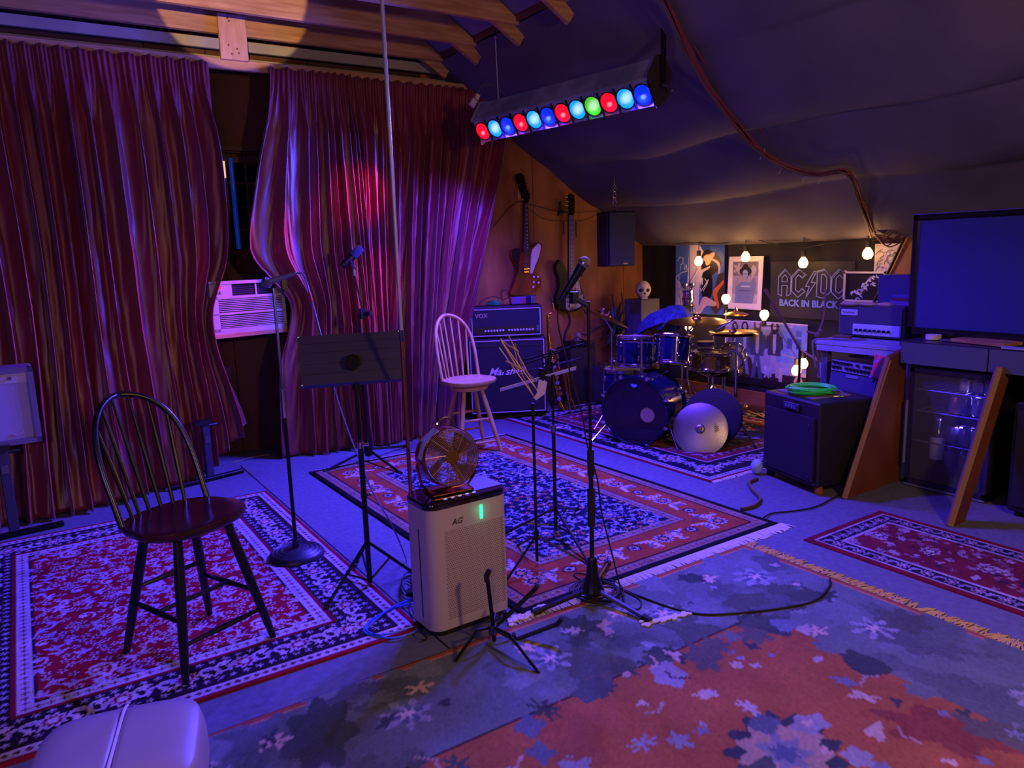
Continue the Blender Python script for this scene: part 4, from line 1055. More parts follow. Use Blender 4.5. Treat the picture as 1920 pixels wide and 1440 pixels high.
MB().box((-.118, -.012, FCZ+.045), (.004, .035, .075), R=rot('Y', 20)).build('paper_tag', cream, fn, smooth=False)
MB().cyl((-.115, 0, FCZ+.085), (-.135, 0, FCZ+.10), .006, n=8).build('tilt_knob', chrome, fn)

# ---------------------------------------------------------------- stands
def tripod(parent, c, z_hub, feet, r=.008, brace_z=None, m=bmetal, tip=rubber):
    c = Vector(c)
    for f in feet:
        f = Vector((f[0], f[1], .012)); a_ = Vector((c.x, c.y, z_hub))
        o = MB().tube([a_, f], r, 8).build('leg', m, parent, w=True)
        MB().tube([f.lerp(a_, .07), f+(f-a_).normalized()*.005], r*1.5, 8).build('rubber_foot', tip, o, w=False) if 0 else MB().tube([f.lerp(a_, .06), f], r*1.45, 8).build('foot', tip, parent, w=True)
        if brace_z is not None:
            MB().tube([Vector((c.x, c.y, brace_z)), a_.lerp(f, .5)], r*.7, 6).build('brace', m, parent, w=True)
def ring3(c, r, a0): return [(c[0]+r*math.cos(math.radians(a0+120*k)), c[1]+r*math.sin(math.radians(a0+120*k))) for k in range(3)]
def micro(parent, tail, head, ball=.026, body=.014, m=black, ballm=None):
    tail = Vector(tail); head = Vector(head); d_ = (head-tail).normalized(); e_ = head-d_*ball
    MB().tube([tail, tail.lerp(e_, .15), tail.lerp(e_, .6), e_-d_*.012], [body*.72, body*.8, body, body*1.35], 16).build('microphone_body', m, parent, w=True)
    x, y = frame(d_); Mx = basis(e_, x, y, d_)
    MB().sphere((0, 0, 0), ball, 18, (1, 1, 1.05), Mx).build('microphone_grille', ballm or mat('mic_mesh', '8a8c98', .4, .8, bump=.8, bscale=500), parent, w=True)
    MB().cyl((0, 0, -.006), (0, 0, .004), ball*1.06, n=18, M=Mx).build('grille_band', steel, parent, w=True)
def clutch(parent, p, m=bmetal, r=.016, h=.07): MB().cyl((p[0], p[1], p[2]-h/2), (p[0], p[1], p[2]+h/2), r, n=12).cyl((p[0], p[1], p[2]), (p[0]+.04, p[1]-.02, p[2]), .006, n=8).build('clutch', m, parent, w=True)

# round base microphone stand
c = Vector((1.09, 3.89, 0))
rs = thing('microphone_stand', 'straight microphone stand with heavy round base beside the dark stool', 'microphone stand', c)
MB().lathe([(.145, 0), (.15, .008), (.148, .022), (.135, .040), (.125, .043), (.12, .040), (.105, .048), (.098, .045), (.08, .053), (.072, .05), (.05, .058), (.02, .06), (.018, .10)], None, 40).build('round_base', mat('cast_iron_base', '343440', .42, .3), rs)
MB().cyl((0, 0, .06), (0, 0, .84), .0105, n=12).build('lower_tube', bmetal, rs)
MB().cyl((0, 0, .78), (0, 0, .93), .014, n=12).build('clutch', chrome, rs)
MB().cyl((0, 0, .9), (0, 0, 1.46), .008, n=12).build('upper_tube', steel, rs)
cl = atv(532, 530, c); MB().box(cl+Vector((.0, 0, -.01)), (.025, .03, .05)).cyl(cl+Vector((0, 0, -.05)), cl, .011, n=10).build('microphone_clip', black, rs, w=True)
mh = atv(491, 533, c+Vector((-.02, .02, 0))); mt = atv(556, 512, c+Vector((.0, -.05, 0)))
m1 = thing('microphone', 'ball headed microphone lying level in the clip of the round base stand', 'microphone', cl)
micro(m1, mt, mh, .027, .013, mat('mic_grey', '6a7088', .4, .2))
w_ = [mt, atv(568, 514, c+Vector((.02, -.1, 0))), atv(576, 532, (1.10, 3.80)), atv(582, 555, (1.11, 3.75)), atv(592, 590, (1.13, 3.7)), atv(606, 645, (1.16, 3.6)), atv(624, 720, (1.2, 3.5)), atv(650, 800, (1.24, 3.42)), atv(676, 868, (1.28, 3.34)), atv(700, 925, (1.36, 3.25)), atv(735, 985, (1.42, 3.2)), atz(762, 1050, .012), atz(775, 1100, .012)]
cable('microphone_cable', w_, .0038, mat('violet_grey_cable', '5a5a90', .5), 'thin grey microphone cable falling from the level microphone past the solid music desk')
MB().tube([w_[3]+(w_[2]-w_[3])*.3, w_[3], w_[4].lerp(w_[3], .7)], .0075, 8).build('red_cable_tag', mat('red_tape', 'c03a30', .5), None, label='red tape tag wrapped round the microphone cable', cat='tape')

# solid music desk on tripod
c = Vector((1.27, 3.30, 0))
ms = thing('music_stand', 'black music stand with solid rectangular desk, left of the air purifier', 'music stand', c)
tripod(ms, c, .235, [(1.00, 3.18), (1.50, 3.30), (1.32, 3.60)], .008, .03)
MB().cyl((0, 0, .02), (0, 0, .25), .013, n=12).build('hub_tube', bmetal, ms)
MB().cyl((0, 0, .2), (0, 0, .73), .0135, n=12).build('lower_tube', bmetal, ms)
MB().cyl((0, 0, .7), (0, 0, 1.06), .009, n=12).build('upper_tube', bmetal, ms)
MB().cyl((0, 0, .705), (0, 0, .735), .017, n=12).cyl((0, 0, .72), (.035, -.02, .72), .008, n=8).build('clutch', chrome, ms)
MB().cyl((0, 0, .46), (0, 0, .48), .016, n=12).cyl((0, 0, .47), (.03, -.02, .47), .006, n=8).build('clamp', bmetal, ms)
MB().cyl((0, 0, .99), (0, 0, 1.10), .020, n=12).box((0, 0, 1.09), (.05, .04, .07)).build('tilt_head', bmetal, ms)
tl, tr_, brr, bll = [aty(*p) for p in ((565, 649, 3.36), (735, 638, 3.24), (752, 692, 3.20), (588, 710, 3.33))]
# desk: rectangular sheet leaning back
dm = mat('desk_black_metal', '302a48', .5, .1)
cen = Vector((1.26, 3.31, 1.14)); xa = (tr_-tl).normalized(); xa.z = 0; xa.normalize(); up = Vector((-.10, .30, .95)); up = (up-xa*up.dot(xa)).normalized()
up = Vector((xa.y*-.45, xa.x*.45, .89)).normalized() * 1.0
Md = basis(cen, xa, up, xa.cross(up))
MB().box((0, 0, 0), (.47, .24, .003), M=Md).build('desk', dm, ms, w=True, smooth=False)
MB().box((0, -.12, -.022), (.47, .003, .05), M=Md).build('ledge', dm, ms, w=True, smooth=False)
for zz in (-.07, -.02, .035, .08): MB().box((0, zz, .0015), (.44, .003, .0015), M=Md).build('crease', mat('crease', '241f33', .4), ms, w=True, smooth=False)
MB().cyl((0, -.03, .0), (0, -.03, .035), .035, n=16, M=Md).build('desk_knuckle', bmetal, ms, w=True)
for sx, sy in ((-.232, .117), (.232, .117), (.232, -.117), (-.232, -.117)): MB().sphere((sx, sy, 0), .007, 8, M=Md).build('corner_bead', steel, ms, w=True)

# straight tripod stand with large dynamic microphone, by the curtains
c = Vector((2.16, 5.45, 0))
bs = thing('microphone_stand', 'tripod boom microphone stand in front of the curtains', 'microphone stand', c)
tripod(bs, c, .10, [(1.76, 5.36), (2.20, 4.93), (2.58, 5.66)], .010)
MB().cyl((0, 0, .04), (0, 0, 1.17), .011, n=10).lathe([(.03, .05), (.035, .10), (.02, .16), (.014, .2)], None, 14).build('lower_tube', bmetal, bs)
j1 = atv(681, 588, c); j2 = atv(664, 512, c)
MB().box(j1, (.05, .04, .08)).cyl(j1, j1+Vector((.04, -.05, 0)), .018, n=12).build('boom_joint', black, bs, w=True)
MB().cyl(j1, j2, .007, n=8).build('boom_arm', bmetal, bs, w=True)
b1 = thing('broadcast_microphone', 'thick dark broadcast microphone tilted up on the boom stand before the curtains', 'microphone', j2)
ta, hd = atv(641, 500, c+Vector((-.05, 0, 0))), atv(678, 464, c)
d_ = (hd-ta).normalized()
MB().tube([ta, ta+d_*.01, ta.lerp(hd, .5), ta.lerp(hd, .55)], [.018, .028, .030, .028], 16).build('microphone_body', black, b1, w=True)
MB().tube([ta.lerp(hd, .55), ta.lerp(hd, .9), hd], [.033, .033, .026], 16).build('foam_cover', mat('grey_foam', '2c2c48', .9, bump=.4, bscale=200), b1, w=True)
MB().tube([ta.lerp(hd, .35)+Vector((0, -.03, 0)), j2+Vector((.01, 0, .02)), j2], .010, 8).cyl(j2+Vector((0, 0, -.02)), j2+Vector((0, 0, .06)), .014, n=10).build('yoke', steel, b1, w=True)
# thin dark stand lost in front of the curtain bottom
c = atz(597, 845); c = Vector((c.x, c.y, 0))
ls = thing('small_stand', 'small dark stand with thin legs in the gloom before the curtains', 'stand', c)
MB().cyl((0, 0, 0), (0, 0, .46), .009, n=8).build('tube', bmetal, ls)
MB().box((0, 0, .47), (.10, .03, .03)).build('head', black, ls)
for f in ring3((0, 0), .2, 40): MB().tube([(0, 0, .12), (f[0], f[1], .008)], .006, 6).build('leg', bmetal, ls)

# vocal microphone stand in front, right of the purifier
c = Vector((2.05, 2.53, 0))
vs_ = thing('microphone_stand', 'tripod microphone stand right of the air purifier with cable wound along it', 'microphone stand', c)
MB().lathe([(.055, .05), (.05, .065), (.03, .12), (.022, .20), (.017, .21)], None, 18).cyl((0, 0, .035), (0, 0, .06), .05, n=16).build('hub', bmetal, vs_)
for f in ((1.735, 2.565), (2.10, 2.20), (2.36, 2.78)):
    a_ = Vector((c.x, c.y, .06)); f = Vector((f[0], f[1], .016)); d_ = (f-a_).normalized()
    MB().tube([a_+d_*.03, f], .0115, 8).build('leg', steel if f[1] < 2.3 else bmetal, vs_, w=True)
    MB().tube([f-d_*.04, f], .016, 8).build('foot', rubber, vs_, w=True)
MB().cyl((0, 0, .1), (0, 0, .66), .011, n=12).build('lower_tube', bmetal, vs_)
MB().cyl((0, 0, .36), (0, 0, .54), .018, n=12).build('grip', rubber, vs_)
MB().cyl((0, 0, .6), (0, 0, .72), .016, n=12).build('clutch', black, vs_)
MB().cyl((0, 0, .7), (0, 0, 1.38), .0075, n=10).build('upper_tube', bmetal, vs_)
k = atv(1076, 558, c); MB().cyl(Vector((c.x, c.y, 1.36)), k, .012, n=10).box(k, (.03, .03, .05)).build('microphone_clip', mat('clip_plastic', '202038', .4), vs_, w=True)
m2 = thing('microphone', 'large ball headed vocal microphone pointing up to the right on the front tripod stand', 'microphone', k)
micro(m2, atv(1050, 565, c+Vector((-.03, .03, 0))), atv(1101, 483, c+Vector((.02, -.02, 0))), .026, .017, mat('mic_dark', '10121c', .35, .3), mat('mic_mesh_pale', '9a9490', .5, .6, bump=.8, bscale=500))
t_ = atv(1050, 565, c+Vector((-.03, .03, 0)))
cc_ = [t_, atv(1046, 600, c), atv(1056, 650, c+Vector((0, -.03, 0))), atv(1075, 720, c), atv(1092, 780, c+Vector((.02, -.02, 0))), atv(1100, 830, c+Vector((.03, -.03, 0))), atv(1120, 900, c+Vector((.05, -.03, 0))), atv(1128, 960, c+Vector((.07, -.03, 0))), atv(1148, 1040, c+Vector((.1, -.02, 0))), atz(1165, 1110, .02), atz(1172, 1135, .014), atz(1160, 1105, .012), atz(1120, 1098, .014), atz(1085, 1085, .016), atz(1078, 1075, .02), atz(1110, 1080, .016), atz(1165, 1105, .014), atz(1200, 1125, .012), atz(1195, 1142, .012), atz(1160, 1130, .013)]
cable('microphone_cable', cc_, .0038, rubber, 'black microphone cable looping down the front tripod stand to the floor')
cable('floor_cable', [atz(1135, 1092, .012), atz(1200, 1118, .014), atz(1260, 1140, .012), atz(1320, 1152, .014), atz(1400, 1148, .013), atz(1480, 1138, .012), atz(1530, 1125, .014), atz(1555, 1100, .014), atz(1556, 1085, .02)], .0052, rubber, 'black cable lying in a wide arc over the sage border of the front rug')
lo = [atz(1120+45*math.cos(q_)*s_, 1108+22*math.sin(q_)*s_, .014+.004*i) for i, s_ in enumerate((1, .8, .9, 1.1)) for q_ in [k_*PI/4+i for k_ in range(8)]]
cable('coiled_cable', lo, .0036, rubber, 'tangle of thin black cable round the feet of the front tripod stand', n=5)

# low straight stand (second) between them
c = Vector((2.06, 2.99, 0))
tsd = thing('tripod_stand', 'slim black tripod stand behind the front microphone stand', 'stand', c)
tripod(tsd, c, .17, [(1.80, 2.90), (2.26, 2.75), (2.12, 3.26)], .006, None)
MB().cyl((0, 0, .03), (0, 0, .86), .008, n=10).build('tube', bmetal, tsd)
MB().cyl((0, 0, .16), (0, 0, .20), .014, n=10).build('collar', black, tsd)
# folded wire desk with a paper clip on top
fd = thing('folding_music_desk', 'folded pinkish wire music desk with a pale paper clipped to it, on the slim stand', 'music stand', (c.x, c.y, .9))
pw_ = mat('pink_wire', 'b08a78', .35, .7)
P_ = lambda x, y: atv(x, y, (2.04, 3.0))
for a_ in ([(936, 652), (1000, 742)], [(938, 636), (1004, 728)], [(952, 627), (1008, 735)], [(965, 644), (980, 690), (1006, 716)], [(938, 636), (965, 657), (972, 690), (1000, 742)]):
    MB().tube([P_(*p) for p in a_], .003, 6).build('wire', pw_, fd, w=True)
for a_ in ([(948, 677), (982, 694)], [(958, 650), (972, 660)], [(938, 636), (972, 694)]):
    MB().tube([P_(*p) for p in a_], .0055, 6).build('flat_bar', pw_, fd, w=True)
pg = MB(); A_ = [P_(1010, 712), P_(1024, 716), P_(1020, 738), P_(1004, 750), P_(1000, 745), P_(1006, 738)]
n_ = len(A_); off = Vector((.004, -.004, 0)); pg.add([v for v in A_]+[v+off for v in A_], [tuple(range(n_)), tuple(range(2*n_-1, n_-1, -1))]+[(i, (i+1) % n_, (i+1) % n_+n_, i+n_) for i in range(n_)])
pg.build('paper', mat('pale_paper', 'c8b8d0', .7), fd, w=True, smooth=False)

# wire music stand with open desk
c = Vector((2.41, 3.30, 0))
ws = thing('music_stand', 'black wire music stand with open rail desk and shiny lower tray', 'music stand', c)
tripod(ws, c, .155, [(2.06, 3.42), (2.28, 2.84), (2.74, 3.52)], .008, .05)
MB().cyl((0, 0, .03), (0, 0, .62), .011, n=10).build('lower_tube', bmetal, ws)
MB().cyl((0, 0, .6), (0, 0, .64), .016, n=10).cyl((0, 0, .62), (.03, -.03, .62), .006).build('clutch', steel, ws)
MB().cyl((0, 0, .6), (0, 0, 1.0), .008, n=10).build('upper_tube', bmetal, ws)
P_ = lambda x, y: atv(x, y, Vector((2.36, 3.33, 0)) + Vector((.83, -.55, 0))*((x-1015)/1400*4.1))
tray = [P_(938, 731), P_(1080, 690)]
d_ = (tray[1]-tray[0]).normalized(); up_ = Vector((0, 0, 1)); nn = d_.cross(up_).normalized()
MB().box((0, 0, 0), ((tray[1]-tray[0]).length, .036, .004), M=basis((tray[0]+tray[1])/2, d_, (nn*.7+up_*.5).normalized(), d_.cross((nn*.7+up_*.5).normalized()))).build('tray', mat('tray_steel', 'd8dcf0', .3, .1), ws, w=True, smooth=False)
for (a_, b_) in (((940, 697), (1095, 645)), ((958, 703), (1090, 672)), ((980, 676), (1092, 645)), ((1038, 683), (1080, 640)), ((1012, 655), (1040, 705)), ((1010, 716), (1020, 680))):
    MB().tube([P_(*a_), P_(*b_)], .0048, 6).build('rail', bmetal, ws, w=True)
MB().tube([P_(1022, 712), P_(1034, 655)], [.012, .012], 8).box(P_(1020, 700), (.06, .03, .06)).build('knuckle', black, ws, w=True)

# guitar floor stand in front
c = Vector((1.47, 2.48, 0))
gs = thing('guitar_stand', 'small black folding guitar stand with padded arms in front of the air purifier', 'guitar stand', c)
P_ = lambda x, y, p=c: atv(x, y, p)
hubp = P_(924, 1180)
pad = mat('foam_pad', '101014', .85)
MB().tube([P_(927, 1205), P_(922, 1150), P_(913, 1078)], .009, 8).build('upright', bmetal, gs, w=True)
MB().tube([P_(913, 1090), P_(912, 1080), P_(918, 1068)+Vector((0, 0, .0))], [.011, .012, .010], 8).build('padded_hook', pad, gs, w=True)
MB().cyl(hubp-Vector((0, 0, .02)), hubp+Vector((0, 0, .02)), .018, n=12).build('joint', mat('joint_grey', '50506c', .35, .6), gs, w=True)
for (a_, m_, b_) in (((924, 1180), (948, 1158), (1000, 1108)), ((930, 1182), (965, 1200), (1045, 1170))):
    q0, q1, q2 = P_(*a_), P_(*m_, Vector((1.53, 2.45, 0))), P_(*b_, Vector((1.66, 2.35, 0)))
    MB().tube([q0, q1, q2], [.006, .009, .010], 8).build('arm', pad, gs, w=True)
    MB().tube([q2, q2+Vector((.01, -.02, .03))], .010, 8).build('arm_tip', pad, gs, w=True)
    MB().tube([q1, q1+Vector((-.01, -.01, .035))], .009, 8).build('arm_tip', pad, gs, w=True)
for f in ((1.265, 2.43), (1.485, 2.165), (1.60, 2.62)):
    MB().tube([hubp+Vector((0, 0, .01)), Vector((c.x, c.y, .09)).lerp(Vector((f[0], f[1], .09)), .4), Vector((f[0], f[1], .010))], .0065, 8).build('leg', bmetal, gs, w=True)
# ---------------------------------------------------------------- amplifier stack
F0 = Vector((3.50, 6.13, 0)); F1 = Vector((4.15, 5.78, 0))
a_ = math.degrees(math.atan2(F1.y-F0.y, F1.x-F0.x)); mid = (F0+F1)/2; back = Vector((-(F1-F0).y, (F1-F0).x, 0)).normalized()
def cab_face(t, w, h, z0, depth, m, fm, piping, name='grille', inset=.025, pm=None):
    MB().box((0, depth/2+.012, z0+h/2), (w, depth, h), bev=.012).build('cabinet', m, t, smooth=False)
    MB().box((0, .006, z0+h/2), (w-2*inset, .012, h-2*inset)).build(name, fm, t, smooth=False)
    if piping:
        for c_, d_ in (((0, -.002, z0+inset), (w-2*inset, .006, .008)), ((0, -.002, z0+h-inset), (w-2*inset, .006, .008)), ((-w/2+inset, -.002, z0+h/2), (.008, .006, h-2*inset)), ((w/2-inset, -.002, z0+h/2), (.008, .006, h-2*inset))):
            MB().box(c_, d_).build('piping', pm or mat('white_piping', 'b8b0bc', .5), t, smooth=False)
mc = thing('speaker_cabinet', 'large black guitar speaker cabinet with white script name, under the amplifier head', 'speaker', mid, a_)
Wc = .755
cab_face(mc, Wc, .745, .055, .35, tolex, grille_dark, True)
MB().box((0, -.001, .055+.745-.075), (Wc-.05, .008, .012)).build('upper_step', tolex, mc, smooth=False)
for sx in (-1, 1): MB().cyl((sx*.3-.02, .06, .028), (sx*.3+.02, .06, .028), .028, n=14).build('caster', rubber, mc)
scr = mat('script_white', 'd6d0dc', .4)
bpy.context.view_layer.update()
def face(t, x, z, y=-.004): return t.matrix_world @ basis((x, y, z), (1, 0, 0), (0, 0, 1), (0, -1, 0))
text('script_name', 'Marshall', face(mc, -.02, .475), .10, scr, mc, .002, shear=.45, bold=.0015)
vh = thing('guitar_amplifier', 'black valve amplifier head with white piping and chrome knobs on the large cabinet', 'amplifier', mid+Vector((0, 0, .80))-back*.0, a_)
vh.location = vh.location + Vector(((F1-F0).normalized()*.0))
cab_face(vh, .70, .30, 0, .26, tolex, grille_dark, True)
MB().box((0, -.001, .075), (.64, .006, .075)).build('knob_panel', black, vh, smooth=False)
for i in range(17):
    if i == 7: continue
    MB().cyl((-.20+.028*i, -.004, .075), (-.20+.028*i, -.022, .075), .0095, n=10).build('knob', mat('pale_knob', 'd0d0e0', .35, .2), vh)
MB().box((.30, -.003, .085), (.02, .006, .05)).build('rocker_switch', mat('switch_grey', '5a5a70', .4), vh, smooth=False)
bpy.context.view_layer.update()
text('brand_letters', 'VOX', face(vh, -.235, .215), .055, mat('letter_gold', 'b09a8c', .4, .3), vh, .002, bold=.001)
vt = vh.location + Vector((0, 0, .312))
def on_top(x, y, z=0): return vh.location + Vector((math.cos(math.radians(a_))*x-math.sin(math.radians(a_))*y, math.sin(math.radians(a_))*x+math.cos(math.radians(a_))*y, .306+z))
b = MB()
for k in range(4): b.torus(on_top(-.11, .12, .012+.009*k), .10-.012*k, .006, (0, .05*k, 1), 26, 6, sc=.55)
b.build('coiled_cable', mat('green_cable_dark', '2c9a5a', .5), None, label='flat coil of green cable on top of the amplifier head', cat='cable')
cable('curled_cable', [on_top(-.25, .1, .01), on_top(-.2, .12, .06), on_top(-.1, .15, .08), on_top(.0, .16, .05), on_top(.05, .12, .09), on_top(.02, .1, .14), on_top(-.03, .12, .12), on_top(-.02, .14, .03)], .004, rubber, 'thin black cable curling up from the top of the amplifier head')
MB().box(on_top(.13, .14, .035), (.15, .09, .07), R=rot('Z', -20), bev=.006).build('small_box', mat('red_pedal', '7a2a3a', .5, mix='4a3a7a', nscale=14), None, label='small red and violet effects pedal box on the amplifier head below the guitar', cat='pedal')
MB().box(on_top(.26, .14, .04), (.07, .08, .08), R=rot('Z', 10), bev=.006).build('dark_box', mat('violet_box', '2a2048', .5), None, label='small dark violet box at the right end on the amplifier head', cat='box')

# ---------------------------------------------------------------- things hung on the plywood wall
def wallshape(px, y0, thick):
    P = [aty(x, y, y0) for x, y in px]; b = MB(); n = len(P); th = Vector((0, thick, 0))
    area = sum(P[i].x*P[(i+1) % n].z-P[(i+1) % n].x*P[i].z for i in range(n))
    if area < 0: P = P[::-1]
    cx_ = sum((p for p in P), Vector())/n
    inn = [p.lerp(cx_, .0)+(cx_-p).normalized()*.006 for p in P]
    vs = inn + [p+Vector((0, .008, 0)) for p in P] + [p+th for p in P]
    fs = [tuple(range(n))] + [(i+n, (i+1) % n+n, (i+1) % n, i) for i in range(n)] + [(i+2*n, (i+1) % n+2*n, (i+1) % n+n, i+n) for i in range(n)] + [tuple(2*n+i for i in range(n-1, -1, -1))]
    return b.add(vs, fs)
def sm(px, n=4): return [(p.x, p.y) for p in bez([(x, y, 0) for x, y in px]+[(*px[0], 0)], n)[:-1]]
g0 = aty(985, 500, 6.37)
gt = thing('electric_guitar', 'brown angular electric guitar with white pickguard and gold hardware hung on the plywood wall', 'guitar', g0)
sunb = mat('cherry_sunburst', '8a3a1c', .4, mix='5a2412', nscale=5, spec=.25)
wallshape(sm([(962, 468), (972, 465), (980, 472), (990, 470), (998, 462), (1010, 454), (1018, 460), (1013, 482), (1006, 505), (1010, 514), (1016, 524), (1014, 536), (1004, 543), (990, 552), (972, 555), (957, 552), (963, 534), (970, 512), (968, 494), (961, 480)]), 6.36, .045).build('body', sunb, gt, w=True)
wallshape(sm([(963, 467), (972, 465), (976, 470), (974, 500), (972, 512), (968, 494), (961, 480)], 3), 6.355, .01).build('body_edge', mat('dark_burst', '1a0e14', .5, spec=.2), gt, w=True)
wallshape([(999, 467), (1010, 456), (1016, 460), (1011, 482), (1003, 500), (998, 514), (995, 512), (996, 480)], 6.352, .008).build('pickguard', mat('white_pickguard', 'd8c8cc', .4), gt, w=True)
wallshape([(981, 474), (994, 474), (990, 379), (983, 379)], 6.352, .028).build('neck', mat('rosewood', '3a2018', .4), gt, w=True)
wallshape([(982, 379), (992, 379), (995, 366), (990, 358), (983, 330), (978, 324), (970, 326), (968, 333), (974, 350), (978, 366)], 6.352, .02).build('headstock', mat('headstock_black', '0c0a0c', .25), gt, w=True)
for i in range(6):
    p = aty(984+1.9*i, 331+6.5*i, 6.35); MB().sphere(p, .008, 8).build('tuning_key', gold, gt, w=True)
for i in range(12):
    y = 386+82*(1-(1-i/12)**1.25); x0 = 983.5-.2*i/1; p = aty(987.3+.02*(y-386), y, 6.348)
    MB().box(p, (.014, .003, .009)).build('fret_inlay', mat('pearl', 'c8c0b0', .3), gt, w=True, smooth=False)
for (x, y, w_, h_) in ((986, 476, .085, .034), (986, 497, .075, .030), (987, 504, .075, .016), (987, 510, .07, .018)):
    MB().box(aty(x, y, 6.345), (w_, .012, h_), bev=.003).build('pickup' if h_ > .025 else 'bridge', gold, gt, w=True, smooth=False)
b = MB()
for i in range(4): b.cyl(aty(984.5+1.6*i, 381, 6.338), aty(983+2.4*i, 511, 6.338), .0009, n=4)
b.build('strings', steel, gt, w=True)
for (x, y) in ((1001, 519), (1009, 519), (1001, 529), (1010, 530), (1000, 538)): MB().cyl(aty(x, y, 6.362), aty(x, y, 6.338), .011, n=12).build('control_knob', mat('pearl_knob', 'd8c8c0', .3), gt, w=True)
MB().sphere(aty(1015, 462, 6.35), .009, 8).build('strap_button', gold, gt, w=True)
MB().box(aty(972, 366, 6.41), (.05, .06, .11)).cyl(aty(978, 372, 6.43), aty(980, 374, 6.33), .008, n=8).build('guitar_hanger', mat('hanger_wood', 'c08a4a', .5), None, label='small wooden wall hanger behind the neck of the angular guitar', cat='hanger')
g0 = aty(1070, 530, 6.37)
bt = thing('bass_guitar', 'black bass guitar with cream front plate hanging from the wall right of the angular guitar', 'guitar', g0)
blk = mat('gloss_black_body', '0c0b10', .4, spec=.2)
wallshape(sm([(1049, 487), (1056, 492), (1062, 508), (1066, 520), (1074, 524), (1083, 515), (1090, 508), (1093, 514), (1088, 528), (1092, 545), (1096, 560), (1092, 576), (1078, 584), (1058, 583), (1046, 574), (1042, 558), (1048, 540), (1047, 520), (1042, 500)]), 6.36, .042).build('body', blk, bt, w=True)
wallshape(sm([(1066, 532), (1073, 528), (1086, 512), (1091, 512), (1087, 528), (1090, 544), (1095, 560), (1090, 574), (1078, 580), (1062, 579)], 3), 6.352, .008).build('front_plate', mat('cream_plate', 'b8ae90', .35, mix='4a463a', nscale=26, ndetail=1), bt, w=True)
wallshape([(1067, 532), (1075, 532), (1076, 402), (1067, 402)], 6.350, .028).build('neck', mat('rosewood', '3a2018'), bt, w=True)
wallshape([(1067, 402), (1077, 402), (1079, 380), (1077, 366), (1071, 362), (1065, 368), (1067, 382)], 6.352, .02).build('headstock', blk, bt, w=True)
for i in range(4): MB().cyl(aty(1066, 370+8*i, 6.36), aty(1059, 369+8*i, 6.36), .006, n=6).build('tuning_key', steel, bt, w=True)
for i in range(16):
    y = 408+118*(1-(1-i/16)**1.3); MB().box(aty(1071.5, y, 6.347), (.036, .003, .003)).build('fret', steel, bt, w=True, smooth=False)
b = MB()
for i in range(4): b.cyl(aty(1068.5+2*i, 404, 6.342), aty(1067.5+2.6*i, 572, 6.342), .0012, n=4)
b.build('strings', steel, bt, w=True)
for y in (545, 556): MB().box(aty(1073, y, 6.345), (.09, .012, .022)).build('pickup', black, bt, w=True, smooth=False)
MB().box(aty(1073, 573, 6.345), (.075, .02, .03)).build('bridge', steel, bt, w=True, smooth=False)
MB().box(aty(1062, 397, 6.40), (.15, .09, .028)).cyl(aty(1050, 400, 6.36), aty(1050, 404, 6.36), .03, n=10).box(aty(1050, 385, 6.40), (.02, .02, .09)).build('bass_hanger', black, None, label='black wall hanger holding the bass guitar by its neck', cat='hanger')
q = lambda x, y: aty(x, y, 6.42)
cable('wall_cable', [q(925, 425), q(950, 395), q(972, 378), (q(990, 382)), q(1020, 390), q(1045, 396), q(1090, 398), q(1130, 395), q(1134, 400)], .003, rubber, 'thin dark cable strung across the plywood above the guitars')
cable('wall_cable', [q(980, 382), q(1020, 410), q(1060, 414), q(1095, 412), q(1130, 396)], .0025, rubber, 'second thin cable sagging lower under the bass headstock')
MB().box(q(1080, 430), (.008, .008, .16)).box(q(1057, 428), (.006, .006, .14)).build('loose_strap', rubber, None, label='thin dark strap ends hanging beside the bass neck', cat='strap')
q = lambda x, y: aty(x, y, 6.30)
cable('hanging_cable_loop', [q(1065, 585), q(1068, 605), q(1060, 625), q(1055, 650)], .012, rubber, 'thick black strap hanging below the bass guitar')
cable('hanging_cable_loop', [q(1090, 575), q(1103, 595), q(1106, 615), q(1098, 628), q(1085, 622)], .007, rubber, 'loop of black cable hanging right below the bass guitar')

# hung loudspeaker
hs = thing('loudspeaker', 'flat fronted black loudspeaker hung on a chain under the sloping ceiling', 'speaker', (4.885, 5.50, 1.43), -10)
MB().box((0, .12, .262), (.31, .20, .52), bev=.006).build('cabinet', black, hs, smooth=False)
MB().box((0, .004, .262), (.28, .016, .50), bev=.004).build('grille', mat('speaker_grille', '1c2030', .7, bump=.3, bscale=400), hs, smooth=False)
MB().box((.03, -.006, .028), (.05, .004, .012)).build('badge', steel, hs, smooth=False)
ch = MB(); top_z = zs(4.88)-.08; z = .53; k = 0
while 1.42+z+.02 < top_z and k < 8:
    ch.torus((-.02, .1, z+.02), .018, .004, (1, 0, 0) if k % 2 else (0, 1, 0), 14, 6, sc=1); z += .03; k += 1
ch.cyl((-.02, .1, z), (-.02, .1, top_z+.05-1.42), .004, n=6).build('chain', chrome, hs)

